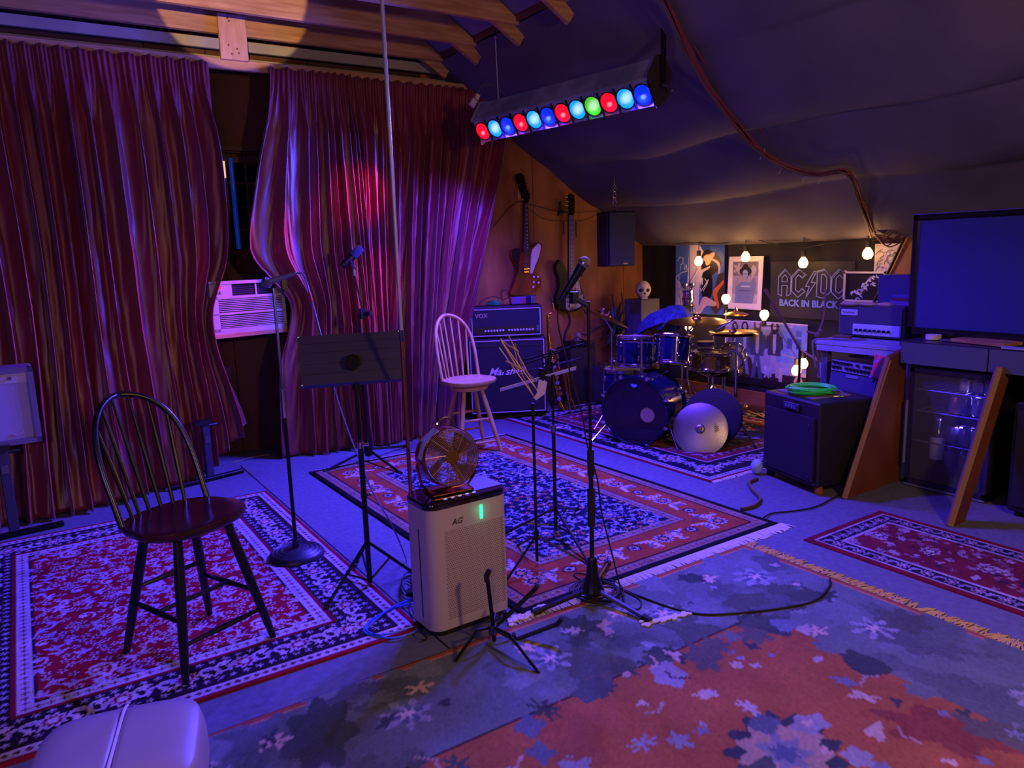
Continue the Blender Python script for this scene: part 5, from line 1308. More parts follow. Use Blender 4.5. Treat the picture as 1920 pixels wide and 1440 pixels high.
# skull on a grey box
bx = aty(1205, 600, 5.95)
gb = MB().box((5.62, 6.02, .53), (.27, .27, 1.06), bev=.006).build('grey_box', mat('grey_plinth', '5a5a66', .7, mix='4c4c58', nscale=4), None, smooth=False, label='tall plain grey box in the corner carrying the skull', cat='box')
sk = thing('skull', 'white skull ornament on the tall grey box in the corner', 'skull', (5.60, 5.98, 1.06), -32)
b = MB()
def skf(u, v):
    q1 = 2*PI*u; q2 = PI*v; x = math.sin(q2)*math.cos(q1); y = math.sin(q2)*math.sin(q1); z = -math.cos(q2)
    fr = max(0, -y)
    r = .085; X = r*x*(1 if z > -.1 else 1+.28*(z+.1)); Y = r*1.15*y; Z = .095+.10*z
    if fr > .2 and z < -.05: Y *= .95
    for ex in (-.036, .036):
        d2 = ((X-ex)/.022)**2+((Z-.095)/.022)**2
        if fr > .2: Y += .035*math.exp(-d2)
    if fr > .2: Y += .03*math.exp(-((X/.010)**2+((Z-.062)/.014)**2))
    if fr > .2 and z < -.7: Y += .004*math.sin(X*900)
    return (X, Y, Z)
b.grid(skf, 64, 48); b.build('cranium', mat('bone_white', 'c4b8b0', .5), sk, ang=180)
for ex in (-.036, .036): MB().sphere((ex, -.066, .095), .020, 12, (1, .5, 1)).build('eye_socket', mat('socket_black', '050507', .9), sk)
MB().sphere((0, -.078, .062), .010, 8, (.8, .6, 1.3)).build('nose_socket', mat('socket_black', '050507'), sk)
MB().box((0, -.068, .012), (.07, .035, .024), bev=.008).build('jaw', mat('bone_white', 'c4b8b0'), sk)
# dark spiky plant
pl = thing('potted_plant', 'dark green spiky leaved plant in the corner beside the grey box', 'plant', (5.36, 6.18, 0))
MB().lathe([(.09, 0), (.12, .22), (.125, .24), (.11, .24)], None, 18).build('pot', mat('dark_pot', '241c1c', .6), pl)
MB().cyl((0, 0, .2), (0, 0, .75), .012, n=8).build('stem', mat('stem_brown', '3a2a1c', .7), pl)
leafm = mat('dark_leaf', '1f4a30', .45, mix='173824', nscale=12)
r_ = np.random.default_rng(6)
for k in range(46):
    a1 = r_.uniform(0, 2*PI); el = r_.uniform(-.2, 1.3); L_ = r_.uniform(.22, .42); base = Vector((0, 0, .62+r_.uniform(-.05, .2)))
    dv = Vector((math.cos(a1)*math.cos(el), math.sin(a1)*math.cos(el)*.5, math.sin(el))); sd = dv.cross(Vector((0, 0, 1))).normalized()
    b = MB(); n = 5; vs = []
    for i in range(n+1):
        t = i/n; w_ = .024*math.sin(PI*(.12+.88*t))**.8+.001; p = base + dv*L_*t + Vector((0, 0, -.10*t*t)); vs += [p-sd*w_, p+Vector((0, 0, .004)), p+sd*w_]
    fs = [(3*i+j, 3*i+j+1, 3*i+4+j, 3*i+3+j) for i in range(n) for j in (0, 1)]
    b.add(vs, fs).build('leaf', leafm, pl)
for (x1, y1) in ((1148, 552), (1165, 548)):
    p = aty(x1, y1, 6.1)-pl.location; MB().tube([(p.x+.04, p.y, p.z-.35), (p.x, p.y, p.z), (p.x+.10, p.y, p.z-.45)], .004, 5).build('dry_stalk', mat('stem_brown', '3a2a1c'), pl)

# saxophone on its stand
sx = thing('saxophone', 'brass saxophone upright on a stand right of the amplifier stack', 'saxophone', (4.47, 5.92, 0))
P_ = lambda x, y: atv(x, y, (4.47, 5.92))
body = bez([P_(1034, 565), P_(1037, 575), P_(1036, 586), P_(1028, 590), P_(1027, 600), P_(1029, 640), P_(1034, 690), P_(1044, 735), P_(1052, 762), P_(1060, 768), P_(1066, 755), P_(1062, 720), P_(1056, 690)], 6)
n_ = len(body); rs_ = [.008+.034*(i/n_)**1.6 for i in range(n_-8)]; rs_ += [rs_[-1]*(1+.09*i) for i in range(1, 9)]
MB().tube(body, rs_[:n_] if len(rs_) >= n_ else rs_+[rs_[-1]]*(n_-len(rs_)), 12).build('tube', gold, sx, w=True)
MB().tube([P_(1034, 556), P_(1035, 568)], [.011, .014], 10).build('mouthpiece', mat('mouthpiece', '101018', .25), sx, w=True)
MB().tube([P_(1035, 568), P_(1036, 573)], [.013, .013], 10).build('ligature', chrome, sx, w=True)
r_ = np.random.default_rng(4)
for i in range(16):
    y = 596+10*i; x = 1026+(y-596)*.13+r_.uniform(-2, 4)+ (2 if y > 690 else 0); p = P_(x, y)+Vector((-.02, -.035, 0)); rr = .010+.0009*i
    MB().cyl(p, p+Vector((-.006, -.009, 0)), rr, n=12).build('key_cup', chrome if i % 3 == 0 else gold, sx, w=True)
MB().tube([P_(1026, 596)+Vector((-.02, -.04, 0)), P_(1036, 690)+Vector((-.02, -.05, 0)), P_(1050, 750)+Vector((-.02, -.06, 0))], .003, 5).build('key_rod', chrome, sx, w=True)
st = thing('instrument_stand', 'dark tripod instrument stand under the saxophone', 'stand', (4.50, 5.98, 0))
MB().tube([P_(1048, 660)+Vector((.02, .06, 0)), P_(1050, 690)+Vector((.02, .05, 0)), P_(1070, 770)+Vector((.03, -.05, 0))], .010, 8).build('post', mat('brown_stand', '7a4e32', .4, .4), st, w=True)
for f in ((4.40, 5.72), (4.72, 5.82), (4.52, 6.22)): MB().tube([(4.50, 5.97, .30), (f[0], f[1], .012)], .008, 8).build('leg', bmetal, st, w=True)
MB().tube([P_(1040, 700), P_(1056, 705)], .008, 6).build('cradle', rubber, st, w=True)

# small amplifiers in the gloom behind the sax
s1 = thing('small_amplifier', 'small dark amplifier with switches on top, against the plywood wall', 'amplifier', (5.02, 5.92, 0), -35)
MB().box((0, .13, .2), (.34, .26, .40), bev=.01).build('cabinet', mat('dark_brown_tolex', '1f1a1c', .7), s1, smooth=False)
MB().box((0, -.005, .17), (.28, .012, .28)).build('grille', grille_dark, s1, smooth=False)
for i in range(5): MB().cyl((-.1+.05*i, .03, .40), (-.1+.05*i, .03, .425), .012, n=10).build('knob', gold, s1)
s2 = thing('wooden_crate', 'small brown box with two yellow bands right of the dark amplifier', 'crate', (5.42, 5.82, 0), -35)
MB().box((0, .12, .19), (.34, .24, .38), bev=.006).build('body', mat('crate_brown', '4a2c1a', .6), s2, smooth=False)
for z in (.30, .22): MB().box((0, -.003, z), (.33, .008, .03)).build('band', mat('yellow_band', 'c8923c', .5), s2, smooth=False)
s3 = thing('effects_rack', 'dark shelf of pedals and tangled leads against the plywood behind the microphone stand', 'rack', (4.85, 6.2, 0), 0)
MB().box((0, 0, .30), (.34, .24, .60), bev=.004).build('case', mat('dark_case', '17141a', .7), s3, smooth=False)
MB().box((-.02, -.03, .635), (.22, .14, .06), bev=.006).build('pedal', black, s3, smooth=False)
MB().box((-.02, -.06, .70), (.05, .04, .10)).build('adapter', mat('adapter_grey', '8a7a70', .5), s3, smooth=False)
for i in range(5): MB().tube(bez([(-.15+.05*i, -.1, .62), (-.1+.05*i, -.14, .72-.03*i), (.0+.04*i, -.12, .66), (.1, -.14, .60), (.2, -.1, .64)], 5), .005, 5).build('lead', rubber, s3)

# ---------------------------------------------------------------- drum kit
dshell = mat('drum_shell_blue', '0c1448', .14, coat=.6, mix='0a103a', nscale=3)
headw = mat('drum_head', 'b8b4bc', .4)
def drum(t, c, ax, r, dep, nl, front=None, hoopm=None, hw=.010, headm=None, shell=None, claws=False):
    "shell, two hoops, two heads, lugs and tension rods around the axis"
    ax = Vector(ax).normalized(); c = Vector(c); x, y = frame(ax); Mx = basis(c, x, y, ax)
    b = MB(); n = 40; vs = []
    prof = [(r, -dep/2), (r, dep/2), (r-.008, dep/2), (r-.008, -dep/2)]
    for r0, z0 in prof: vs += [Mx @ Vector((r0*math.cos(2*PI*k/n), r0*math.sin(2*PI*k/n), z0)) for k in range(n)]
    b.add(vs, [(i*n+k, i*n+(k+1) % n, ((i+1) % 4)*n+(k+1) % n, ((i+1) % 4)*n+k) for i in range(4) for k in range(n)])
    b.build('shell', shell or dshell, t, w=True)
    hoopm = hoopm or chrome
    for s_ in (-1, 1):
        MB().torus((0, 0, s_*(dep/2+.004)), r+hw*.8, hw, n=44, k=8, M=Mx).torus((0, 0, s_*(dep/2-.012)), r+hw*.6, hw*.6, n=44, k=6, M=Mx).build('hoop', hoopm, t, w=True)
        m_ = (headm if s_ > 0 else front) or headw
        MB().lathe([(r+.002, s_*(dep/2)-.001), (r+.002, s_*(dep/2)+.001), (.001, s_*(dep/2)+s_*.002)], Mx, 40).build('head', m_, t, w=True)
    for k in range(nl):
        q_ = 2*PI*(k+.5)/nl; e = Vector((math.cos(q_), math.sin(q_), 0))
        for s_ in ((-1, 1) if dep > .15 else (0,)):
            p = e*(r+.006)+Vector((0, 0, s_*dep*.24)); MB().sphere((0, 0, 0), .013, 8, (1, 1, 2.0), Mx @ Matrix.Translation(p)).build('lug', chrome, t, w=True)
        MB().cyl(e*(r+.016)+Vector((0, 0, -dep/2-.006)), e*(r+.016)+Vector((0, 0, dep/2+.006)), .003, n=6, M=Mx).build('tension_rod', chrome, t, w=True)
        if claws:
            for s_ in (-1, 1): MB().box((0, 0, 0), (.030, .022, .030), M=Mx @ Matrix.Translation(e*(r+.022)+Vector((0, 0, s_*(dep/2+.002)))) @ Matrix.Rotation(q_, 4, 'Z')).build('claw', chrome, t, w=True, smooth=False)
    return Mx
bdax = Vector((.917, .40, .0)).normalized(); bdc = Vector((4.07, 4.45, .292)) + bdax*.20
kd = thing('bass_drum', 'large bass drum with dark head, round port hole and chrome claws on the drum rug', 'drum', (bdc.x, bdc.y, 0))
darkhead = mat('dark_drum_head', '120c1c', .3, mix='1a1026', nscale=5, coat=.3)
Mx = drum(kd, bdc, bdax, .275, .40, 8, front=darkhead, hoopm=mat('blue_black_hoop', '1a2450', .15, .6, coat=.5), hw=.011, headm=headw, claws=True)
# port with the pale rear head seen through
xs_ = bdax.cross(Vector((0, 0, 1))).normalized(); fc = bdc - bdax*.205
if xs_.dot(CX) < 0: xs_ = -xs_
MB().cyl(fc + xs_*.115 + Vector((0, 0, -.02)) - bdax*.001, fc + xs_*.115 + Vector((0, 0, -.02)) + bdax*.004, .062, n=32).build('port_hole', mat('port_seen_head', '9a8480', .6, mix='8a7674', nscale=8), kd, w=True)
MB().torus(fc + xs_*.115 + Vector((0, 0, -.02)), .064, .004, bdax, 32, 6).build('port_ring', black, kd, w=True)
lg = fc + xs_*(-.0) + Vector((0, 0, .215))
b = MB(); Mq = basis(lg-bdax*.002, xs_, (0, 0, 1), xs_.cross(Vector((0, 0, 1))))
b.prism([(-.03, .012), (-.02, .004), (-.012, .014), (0, .004), (.012, .014), (.02, .004), (.03, .012), (.022, -.008), (.008, -.014), (0, -.02), (-.008, -.014), (-.022, -.008)], -.001, .001, Mq); b.build('crown_mark', mat('mark_blue', '6a8ae0', .4), kd, w=True, smooth=False)
for s_ in (-1, 1):
    p = bdc + xs_*s_*.25 - bdax*.10; f = p + xs_*s_*.13 - bdax*.12; f.z = .01; p.z = .2
    MB().tube([p, f], .006, 8).tube([f.lerp(p, .12), f], .011, 8).build('spur', chrome, kd, w=True)
post = bdc - bdax*.05 + Vector((0, 0, .27))
MB().cyl(post, post+Vector((0, 0, .30)), .011, n=10).lathe([(.03, .0), (.03, .02), (.016, .03), (.014, .06)], Matrix.Translation(post), 16).cyl(post+Vector((0, 0, .28))-xs_*.13, post+Vector((0, 0, .28))+xs_*.13, .009, n=8).build('tom_holder', chrome, kd, w=True)
P_ = lambda x, y, p: atv(x, y, p)
def tom(name, label, px, py, base, ax, r, dep, nl, **k):
    c_ = P_(px, py, base); t = thing(name, label, 'drum', c_, group=None); drum(t, c_, ax, r, dep, nl, **k); return t, c_
tiltL = Vector((-.16, -.12, 1)); tiltR = Vector((-.30, -.16, .95))
tom('tom_drum', 'left rack tom with glossy blue shell above the bass drum', 1190, 657, (4.30, 4.75), (.05, .02, 1), .150, .235, 6, shell=dshell)
tom('tom_drum', 'right rack tom tilted towards the drummer, glossy blue shell', 1262, 655, (4.50, 4.55), (.18, .10, 1), .148, .225, 6, shell=dshell)
ft, fc_ = tom('floor_tom', 'floor tom on chrome legs low behind the left rack tom', 1172, 722, (4.55, 5.05), (0, 0, 1), .185, .30, 8, shell=dshell)
for k in range(3):
    q_ = 2.2+2*PI*k/3; p = fc_+Vector((.20*math.cos(q_), .20*math.sin(q_), .06)); MB().tube([p, Vector((p.x, p.y, .04)), Vector((p.x+.03*math.cos(q_), p.y+.03*math.sin(q_), .01))], .005, 8).box(p+Vector((0, 0, -.03)), (.03, .03, .045)).build('leg', chrome, ft, w=True)
sn, sc_ = tom('snare_drum', 'snare drum with chrome shell on a basket stand right of the toms', 1330, 676, (4.95, 4.55), (.05, .0, 1), .178, .14, 8, shell=mat('snare_shell', '8a6a4c', .25, .8))
for k in range(3):
    q_ = 1+2*PI*k/3; MB().tube([(sc_.x, sc_.y, .20), (sc_.x+.24*math.cos(q_), sc_.y+.24*math.sin(q_), .012)], .007, 8).build('stand_leg', chrome, sn, w=True)
    MB().tube([(sc_.x, sc_.y, sc_.z-.15), (sc_.x+.18*math.cos(q_), sc_.y+.18*math.sin(q_), sc_.z-.07)], .006, 8).build('basket_arm', chrome, sn, w=True)
MB().cyl((sc_.x, sc_.y, .08), (sc_.x, sc_.y, sc_.z-.12), .012, n=10).build('stand_post', chrome, sn, w=True)
# paper roll and small drum on the snare side
c_ = P_(1323, 650, (4.95, 4.55)); 
t = thing('tape_tin', 'round tin with violet and white bands standing on the snare drum', 'tin', c_)
for i, (m_, h_) in enumerate(((mat('violet_band', '5a4a8a', .5), .035), (mat('white_band', 'c0bcd0', .5), .014), (mat('violet_band', '5a4a8a'), .014), (mat('white_band', 'c0bcd0'), .014))):
    z = .03-.028*i; MB().cyl((0, 0, z-h_/2), (0, 0, z+h_/2), .075, n=24).build('band', m_, t)
c_ = P_(1372, 668, (5.05, 4.50)); t = thing('small_drum', 'small pale drum lying at the right of the snare drum', 'drum', c_); drum(t, c_, (.6, .3, .35), .10, .10, 6, shell=mat('pale_shell', 'b8a890', .4))
# drummer stool
dt = thing('drum_throne', 'round black drum throne behind the kit', 'stool', (5.32, 4.62, 0))
MB().lathe([(.05, .42), (.16, .43), (.175, .46), (.17, .49), (.14, .51), (.01, .515)], None, 28).build('seat', rubber, dt)
MB().cyl((0, 0, .12), (0, 0, .43), .014, n=10).build('post', chrome, dt)
for f in ring3((0, 0), .25, 200): MB().tube([(0, 0, .26), (f[0], f[1], .012)], .008, 8).build('leg', chrome, dt)
def cymbal(name, label, c, ax, r, m=brass, bell=.17, parent=None):
    t = parent or thing(name, label, 'cymbal', c); ax = Vector(ax).normalized(); x, y = frame(ax); Mx = basis(c, x, y, ax)
    pr = [(r, -.022), (r*.85, -.014), (r*.6, -.005), (r*.3, .002), (r*bell*1.05, .004), (r*bell*.9, .014), (r*bell*.5, .021), (.004, .023)]
    b = MB(); n = 44; vs = []
    for r0, z0 in pr+[(q[0], q[1]-.002) for q in pr[::-1]]: vs += [Mx @ Vector((r0*math.cos(2*PI*k/n), r0*math.sin(2*PI*k/n), z0)) for k in range(n)]
    m2 = 2*len(pr); b.add(vs, [(i*n+k, i*n+(k+1) % n, ((i+1) % m2)*n+(k+1) % n, ((i+1) % m2)*n+k) for i in range(m2) for k in range(n)]); b.build('disc', m, t, w=True, ang=20)
    MB().cyl((0, 0, .02), (0, 0, .05), .008, n=10, M=Mx).cyl((0, 0, .018), (0, 0, .028), .018, n=12, M=Mx).build('wing_nut', chrome, t, w=True)
    return t
def cstand(label, base, top, feet, knob=()):
    t = thing('cymbal_stand', label, 'stand', (base[0], base[1], 0)); B_ = Vector((base[0], base[1], 0)); T_ = Vector(top)
    e = Vector((base[0], base[1], min(.62, T_.z*.6)))
    MB().cyl(B_+Vector((0, 0, .05)), e, .0125, n=10).build('lower_tube', chrome, t, w=True)
    MB().cyl(e, Vector((base[0], base[1], T_.z-.12)), .0095, n=10).tube([Vector((base[0], base[1], T_.z-.12)), T_], .008, 8).build('upper_tube', chrome, t, w=True)
    MB().cyl(e+Vector((0, 0, -.02)), e+Vector((0, 0, .03)), .018, n=12).cyl(e, e+Vector((.035, -.03, 0)), .006, n=6).build('clutch', chrome, t, w=True)
    for f in feet:
        f = Vector((f[0], f[1], .012)); h_ = B_+Vector((0, 0, .26)); MB().tube([h_, f], .007, 8).tube([B_+Vector((0, 0, .09)), h_.lerp(f, .55)], .005, 6).build('leg', chrome, t, w=True); MB().tube([f.lerp(h_, .06), f], .012, 8).build('foot', rubber, t, w=True)
    return t
# left crash on its stand
b0 = atz(1130, 832); b0 = (4.36, 5.06)
cstand('chrome cymbal stand at the far left of the drum kit', b0, P_(1131, 592, b0), ring3(b0, .27, 70))
cl_ = P_(1137, 590, b0); a0 = P_(1095, 574, b0); a1 = P_(1182, 612, b0); dd = (a1-a0); nn_ = dd.cross((C0-(a0+a1)/2).normalized()).normalized(); nn_ = nn_ if nn_.z > 0 else -nn_
vdir = (C0-cl_).normalized(); nn_ = (nn_*1.0 + vdir*.03).normalized()
cymbal('crash_cymbal', 'thin edge-on crash cymbal tilted at the left above the drums', (a0+a1)/2, nn_, dd.length/2)
p = P_(1134, 580, b0); MB().cyl(P_(1127, 592, b0), P_(1131, 577, b0), .013, n=10).build('cymbal_felt', chrome, None, label='bright chrome rod tip over the tilted left crash cymbal', cat='rod')
# middle crash
b1_ = (4.72, 4.55); cstand('chrome cymbal stand between the toms and the snare drum', b1_, P_(1306, 606, b1_), ring3(b1_, .26, 100))
cymbal('crash_cymbal', 'large flat crash cymbal over the snare drum, middle of the kit', P_(1307, 598, b1_), (-.05, -.05, 1), .245)
# hi-hat / ride on the right
b2_ = (4.76, 4.0); cstand('slim chrome hi-hat stand at the right of the drum kit', b2_, P_(1375, 612, b2_), ring3(b2_, .25, 20))
c_ = P_(1375, 624, b2_); t = cymbal('hi_hat_cymbals', 'pair of hi-hat cymbals at the right of the kit catching the bulb light', c_+Vector((0, 0, .01)), (0, 0, 1), .19); cymbal('', '', c_-Vector((0, 0, .014)), (0, 0, -1), .19, parent=t)
# hidden far cymbal
b3_ = (5.55, 4.95); cstand('dark cymbal stand near the poster wall', b3_, P_(1378, 598, b3_), ring3(b3_, .22, 60))
cymbal('splash_cymbal', 'small splash cymbal under the portrait poster', P_(1380, 585, b3_), (-.02, -.05, 1), .115)
# chrome upright ornament with cups
oc = atx(1290, 580, 5.55)
ot = thing('chrome_percussion', 'stack of chrome cups and tubes standing before the scribbled print', 'percussion', (oc.x, oc.y, oc.z-.0))
MB().lathe([(.012, -.75), (.012, -.16), (.05, -.15), (.055, -.12), (.052, .06), (.06, .10), (.05, .15), (.058, .19), (.02, .2)], None, 18).build('cup_stack', chrome, ot)
for k in range(4): MB().torus((0, 0, -.10+.07*k), .056, .006, n=20, k=6).build('band_ring', gold, ot)
for f in ring3((0, 0), .2, 0): MB().tube([(0, 0, -.70), (f[0], f[1], -oc.z+.012)], .008, 6).build('leg', chrome, ot)
for s_ in (-1, 1): MB().lathe([(.004, 0), (.03, .03), (.034, .06), (.03, .06)], Matrix.Translation((s_*.05, 0, .2)), 14).build('cup', chrome, ot)
# blue cloth draped on the far cymbal
cc = atx(1243, 600, 5.25)
bc = thing('draped_blanket', 'mottled blue blanket draped over a tilted cymbal behind the toms', 'blanket', cc)
def blf(u, v):
    a_2 = 2*PI*u; r0 = .36*v**.8; x = r0*math.cos(a_2)*.55; y = r0*math.sin(a_2)*.95
    return (x, y, .09*(1-v**2)+.02*math.sin(9*a_2+4*v)*v+.015*math.sin(17*a_2)*v - .10*v**4 + y*-.45*.8)
b = MB().grid(blf, 60, 16); o = b.build('cloth', mat('blue_blanket', '3c5494', .85, mix='26386c', nscale=26, bump=.8, bscale=60), bc, ang=180); md = o.modifiers.new('s', 'SOLIDIFY'); md.thickness = .012
MB().cyl((0, 0, -.02), (.02, 0, -cc.z+.02), .010, n=8).build('post', bmetal, bc)
MB().lathe([(.14, -cc.z+.004), (.14, -cc.z+.02), (.02, -cc.z+.03)], None, 20).build('foot_plate', bmetal, bc)
cymbal('', '', Vector((cc.x, cc.y, cc.z-.045)), (-.05, .42, 1), .27, parent=bc)
# cymbal in its bag leaning on the kit
vd = Vector((4.3, 4.0, 0)).normalized()
bagc = Vector((4.55, 4.06, .235)); axb = Vector((-.80, -.42, .42)).normalized()
bg = thing('cymbal_bag', 'round dark padded cymbal bag leaning against the bass drum', 'bag', (bagc.x, bagc.y, 0)); x, y = frame(axb)
MB().lathe([(.01, -.035), (.20, -.034), (.235, -.02), (.24, 0), (.235, .012), (.20, .018), (.01, .018)], basis(bagc, x, y, axb), 36).build('bag', mat('bag_nylon', '07080f', .7, bump=.3, bscale=60), bg, w=True)
MB().torus(bagc, .237, .007, axb, 40, 6).build('piping', black, bg, w=True)
cyc = Vector((4.34, 3.99, .185)); axc = Vector((-.72, -.58, .36)).normalized()
ct = cymbal('cymbal', 'silvery cymbal with black script leaning on the dark bag in front of the drums', cyc, axc, .212, mat('silver_bronze', 'a09a9c', .34, .9, bump=.12, bscale=150))
x, y = frame(axc); rt_ = CX-axc*CX.dot(axc); rt_.normalize(); upv = axc.cross(rt_)
if upv.z < 0: upv = -upv
scr_ = MB()
for k in range(3):
    pts_ = [cyc + axc*.0035 + rt_*(.115+.010*k-.002*math.sin(j*1.9+k)) + upv*(.045-.09*j/14.0) + rt_*.009*math.sin(j*2.3+k*1.7) for j in range(15)]
    scr_.tube(pts_[k*2:13-k], .0016, 4)
scr_.build('script_squiggle', black, ct, w=True)
# pedal, cymbal lying on the floor, drumstick
MB().box((4.50, 4.42, .03), (.10, .26, .012), R=rot('X', 12)).build('kick_pedal', steel, None, smooth=False, label='steel foot pedal behind the bass drum', cat='pedal') if 0 else None
cymbal('cymbal', 'cymbal lying flat on the floor by the wooden skirting behind the kit', atz(1398, 762, .035), (0, 0, 1), .20)
p = atz(1440, 775, .02); q2 = atz(1405, 764, .02)
MB().tube([atz(1392, 766, .02), atz(1432, 783, .02)], .008, 8).build('drumstick', natwood, None, label='pale drumstick lying on the rug near the cabinet', cat='drumstick')
# boom microphone over the kit, from the right
bm = thing('boom_stand', 'black boom arm slanting down across the group photograph to a yellow clamp', 'stand', (5.5, 3.75, 0))
Q = lambda x, y, X=5.6: atx(x, y, X)
MB().tube([Q(1434, 542), Q(1500, 655)], .011, 8).tube([Q(1434, 542), Q(1440, 552)], .016, 8).build('boom_arm', mat('boom_brown', '4a3a34', .4, .5), bm, w=True)
MB().tube([Q(1500, 655), Q(1536, 678)], .008, 8).tube([Q(1522, 668), Q(1536, 678)], .014, 8).build('clamp', mat('clamp_yellow', 'c89a50', .4), bm, w=True)
e = Q(1500, 655); MB().cyl((e.x, e.y, .02), e, .012, n=8).build('post', bmetal, bm, w=True)
for f in ring3((e.x, e.y), .2, 30): MB().tube([(e.x, e.y, .2), (f[0], f[1], .01)], .008, 6).build('leg', bmetal, bm, w=True)
tg = MB(); a_1 = Q(1536, 678); tg.box(a_1+Vector((0, -.03, -.07)), (.006, .085, .13)).build('paper_card', mat('white_card', 'c0c8d0', .6, mix='a0b8a8', nscale=9), None, smooth=False, label='white card clipped to the end of the boom arm', cat='card')
# round black hoop leaning behind the cabinet
hc = Q(1490, 740, 5.3)
hp = thing('black_hoop', 'thin black round hoop with mesh leaning behind the cabinet with the green cable', 'hoop', (hc.x, hc.y, 0))
MB().torus((hc.x, hc.y, .22), .21, .007, (-.7, -.35, .75), 44, 6).build('rim', rubber, hp, w=True)
hx, hy = frame((-.7, -.35, .75)); b = MB().cyl(Vector((hc.x, hc.y, .22)), Vector((hc.x-.002, hc.y, .223)), .208, n=40); b.build('mesh_skin', mat('mesh_skin', '1c1820', .5), hp, w=True)
MB().cyl((hc.x+.05, hc.y+.02, 0), (hc.x+.03, hc.y, .2), .012, n=8).build('prop', bmetal, hp, w=True)

# ---------------------------------------------------------------- black cabinet with green cable
cb = thing('speaker_cabinet', 'black box speaker cabinet on small feet with a coil of green cable on top', 'speaker', (4.165, 3.05, 0), -104)
MB().box((0, .235, .325), (.545, .46, .55), bev=.012).build('cabinet', tolex, cb, smooth=False)
MB().box((0, -.003, .29), (.475, .016, .42)).build('front_panel', mat('front_panel_blackblue', '1b1d28', .65, bump=.4, bscale=180), cb, smooth=False)
MB().box((.02, -.006, .545), (.15, .012, .045), bev=.004).build('badge', mat('badge_dark', '2c3048', .4), cb, smooth=False)
for sx in (-.21, .20):
    for z in (.11, .45): MB().cyl((sx, -.012, z), (sx, -.018, z), .007, n=8).build('screw', steel, cb)
MB().cyl((-.26, .01, .064), (.26, .01, .064), .018, n=10).build('lower_rail', rubber, cb)
MB().tube(bez([(-.275, .12, .50), (-.31, .14, .40), (-.31, .14, .28), (-.275, .12, .22)], 6), .012, 8).build('side_handle', rubber, cb)
for sx in (-1, 1):
    for yy in (.05, .42): MB().lathe([(.026, 0), (.03, .01), (.026, .05)], Matrix.Translation((sx*.235, yy, 0)), 12).build('foot', mat('amber_foot', 'a85a20', .4) if (sx > 0 and yy < .1) else rubber, cb)
MB().box((-.04, .22, .603), (.36, .30, .006)).build('top_mat', mat('beige_mat', '8a7a70', .8), cb, smooth=False)
for k in range(4): MB().box((-.025+.028*k, -.0125, .545), (.016, .003, .022)).build('badge_mark', mat('badge_light', '5a6a9a', .4), cb, smooth=False)
bpy.context.view_layer.update()
gc = thing('coiled_cable', 'bright green cable coiled on top of the black cabinet', 'cable', cb.matrix_world @ Vector((-.03, .20, .606)), -104)
grn = mat('bright_green_cable', '30ff60', .4, spec=.5)
r_ = np.random.default_rng(3)
for k in range(11):
    rr = .165-.004*k+r_.uniform(-.008, .012); cx_, cy_ = r_.uniform(-.02, .02), r_.uniform(-.02, .02); z = .008+.0052*(k % 6)
    MB().torus((cx_, cy_, z+.006), rr, .0075, (r_.normal()*.05, r_.normal()*.05, 1), 44, 6, sc=.86).build('loop', grn, gc)
MB().torus((.02, .0, .012), .10, .006, (0, 0, 1), 30, 6, sc=.7).build('violet_loop', mat('violet_cable', '2a2a6a', .5), gc)
MB().tube(bez([(.14, .04, .03), (.19, .06, .04), (.25, .03, .02), (.22, -.02, .012)], 6), .006, 6).build('cable_end', mat('cable_end_grey', '5a6a5a', .5), gc)
MB().cyl((.22, -.02, .012), (.25, .03, .014), .010, n=8).build('plug', steel, gc)
MB().sphere((4.20, 3.33, .055), .055, 14, (.8, .8, 1)).build('white_ball', mat('pale_ball', '9ab8d0', .4), None, label='pale ball caught at the left foot of the black cabinet', cat='ball')
cable('floor_cable', [atz(1420, 898, .01), atz(1405, 905, .012), atz(1412, 920, .012), atz(1425, 935, .012), atz(1415, 948, .012), atz(1390, 955, .012)], .012, mat('tan_black_cable', '4a3a34', .5), 'thick pair of cables bending on the carpet left of the black cabinet')
cable('floor_cable', [atz(1432, 970, .012), atz(1450, 962, .008), atz(1490, 958, .008), atz(1530, 950, .008), atz(1560, 935, .008), atz(1590, 920, .008)], .005, rubber, 'black cable running over the carpet from the middle rug to the brace')
# ---------------------------------------------------------------- pale table with amplifier head
whitetop = mat('pale_table_top', '8f93b0', .5, mix='84889f', nscale=3)
tb = thing('side_table', 'pale topped side table against the poster wall carrying the amplifier head', 'table', (5.2, 2.98, 0))
MB().box((5.22, 2.99, .885), (.84, .70, .03), bev=.004).build('table_top', whitetop, tb, w=True, smooth=False)
MB().box((4.82, 2.96, .85), (.03, .70, .045)).build('apron', whitetop, tb, w=True, smooth=False)
for x in (4.87, 5.58):
    for y in (2.66, 3.27): MB().box((x, y, .435), (.05, .05, .87)).build('leg', mat('table_leg', '5a5a70', .6), tb, w=True, smooth=False)
MB().box((5.3, 2.96, .55), (.5, .62, .02)).build('shelf', darkwood, tb, w=True, smooth=False)
cable('table_edge_cable', [(4.79, 3.30, .70), (4.79, 3.33, .84), (4.80, 3.32, .90), (4.86, 3.2, .912), (4.9, 3.1, .91), (5.0, 3.05, .908)], .007, mat('grey_cable', '6a6a80', .5), 'grey cable draped over the left corner of the pale table')
ah = thing('guitar_amplifier', 'small grey amplifier head with cream knob plate and scribbled tag on the pale table', 'amplifier', (5.08, 3.08, .90), -90)
MB().box((0, .13, .125), (.50, .24, .23), bev=.008).build('cabinet', mat('grey_tolex', '3a3a48', .6, bump=.3, bscale=160), ah, smooth=False)
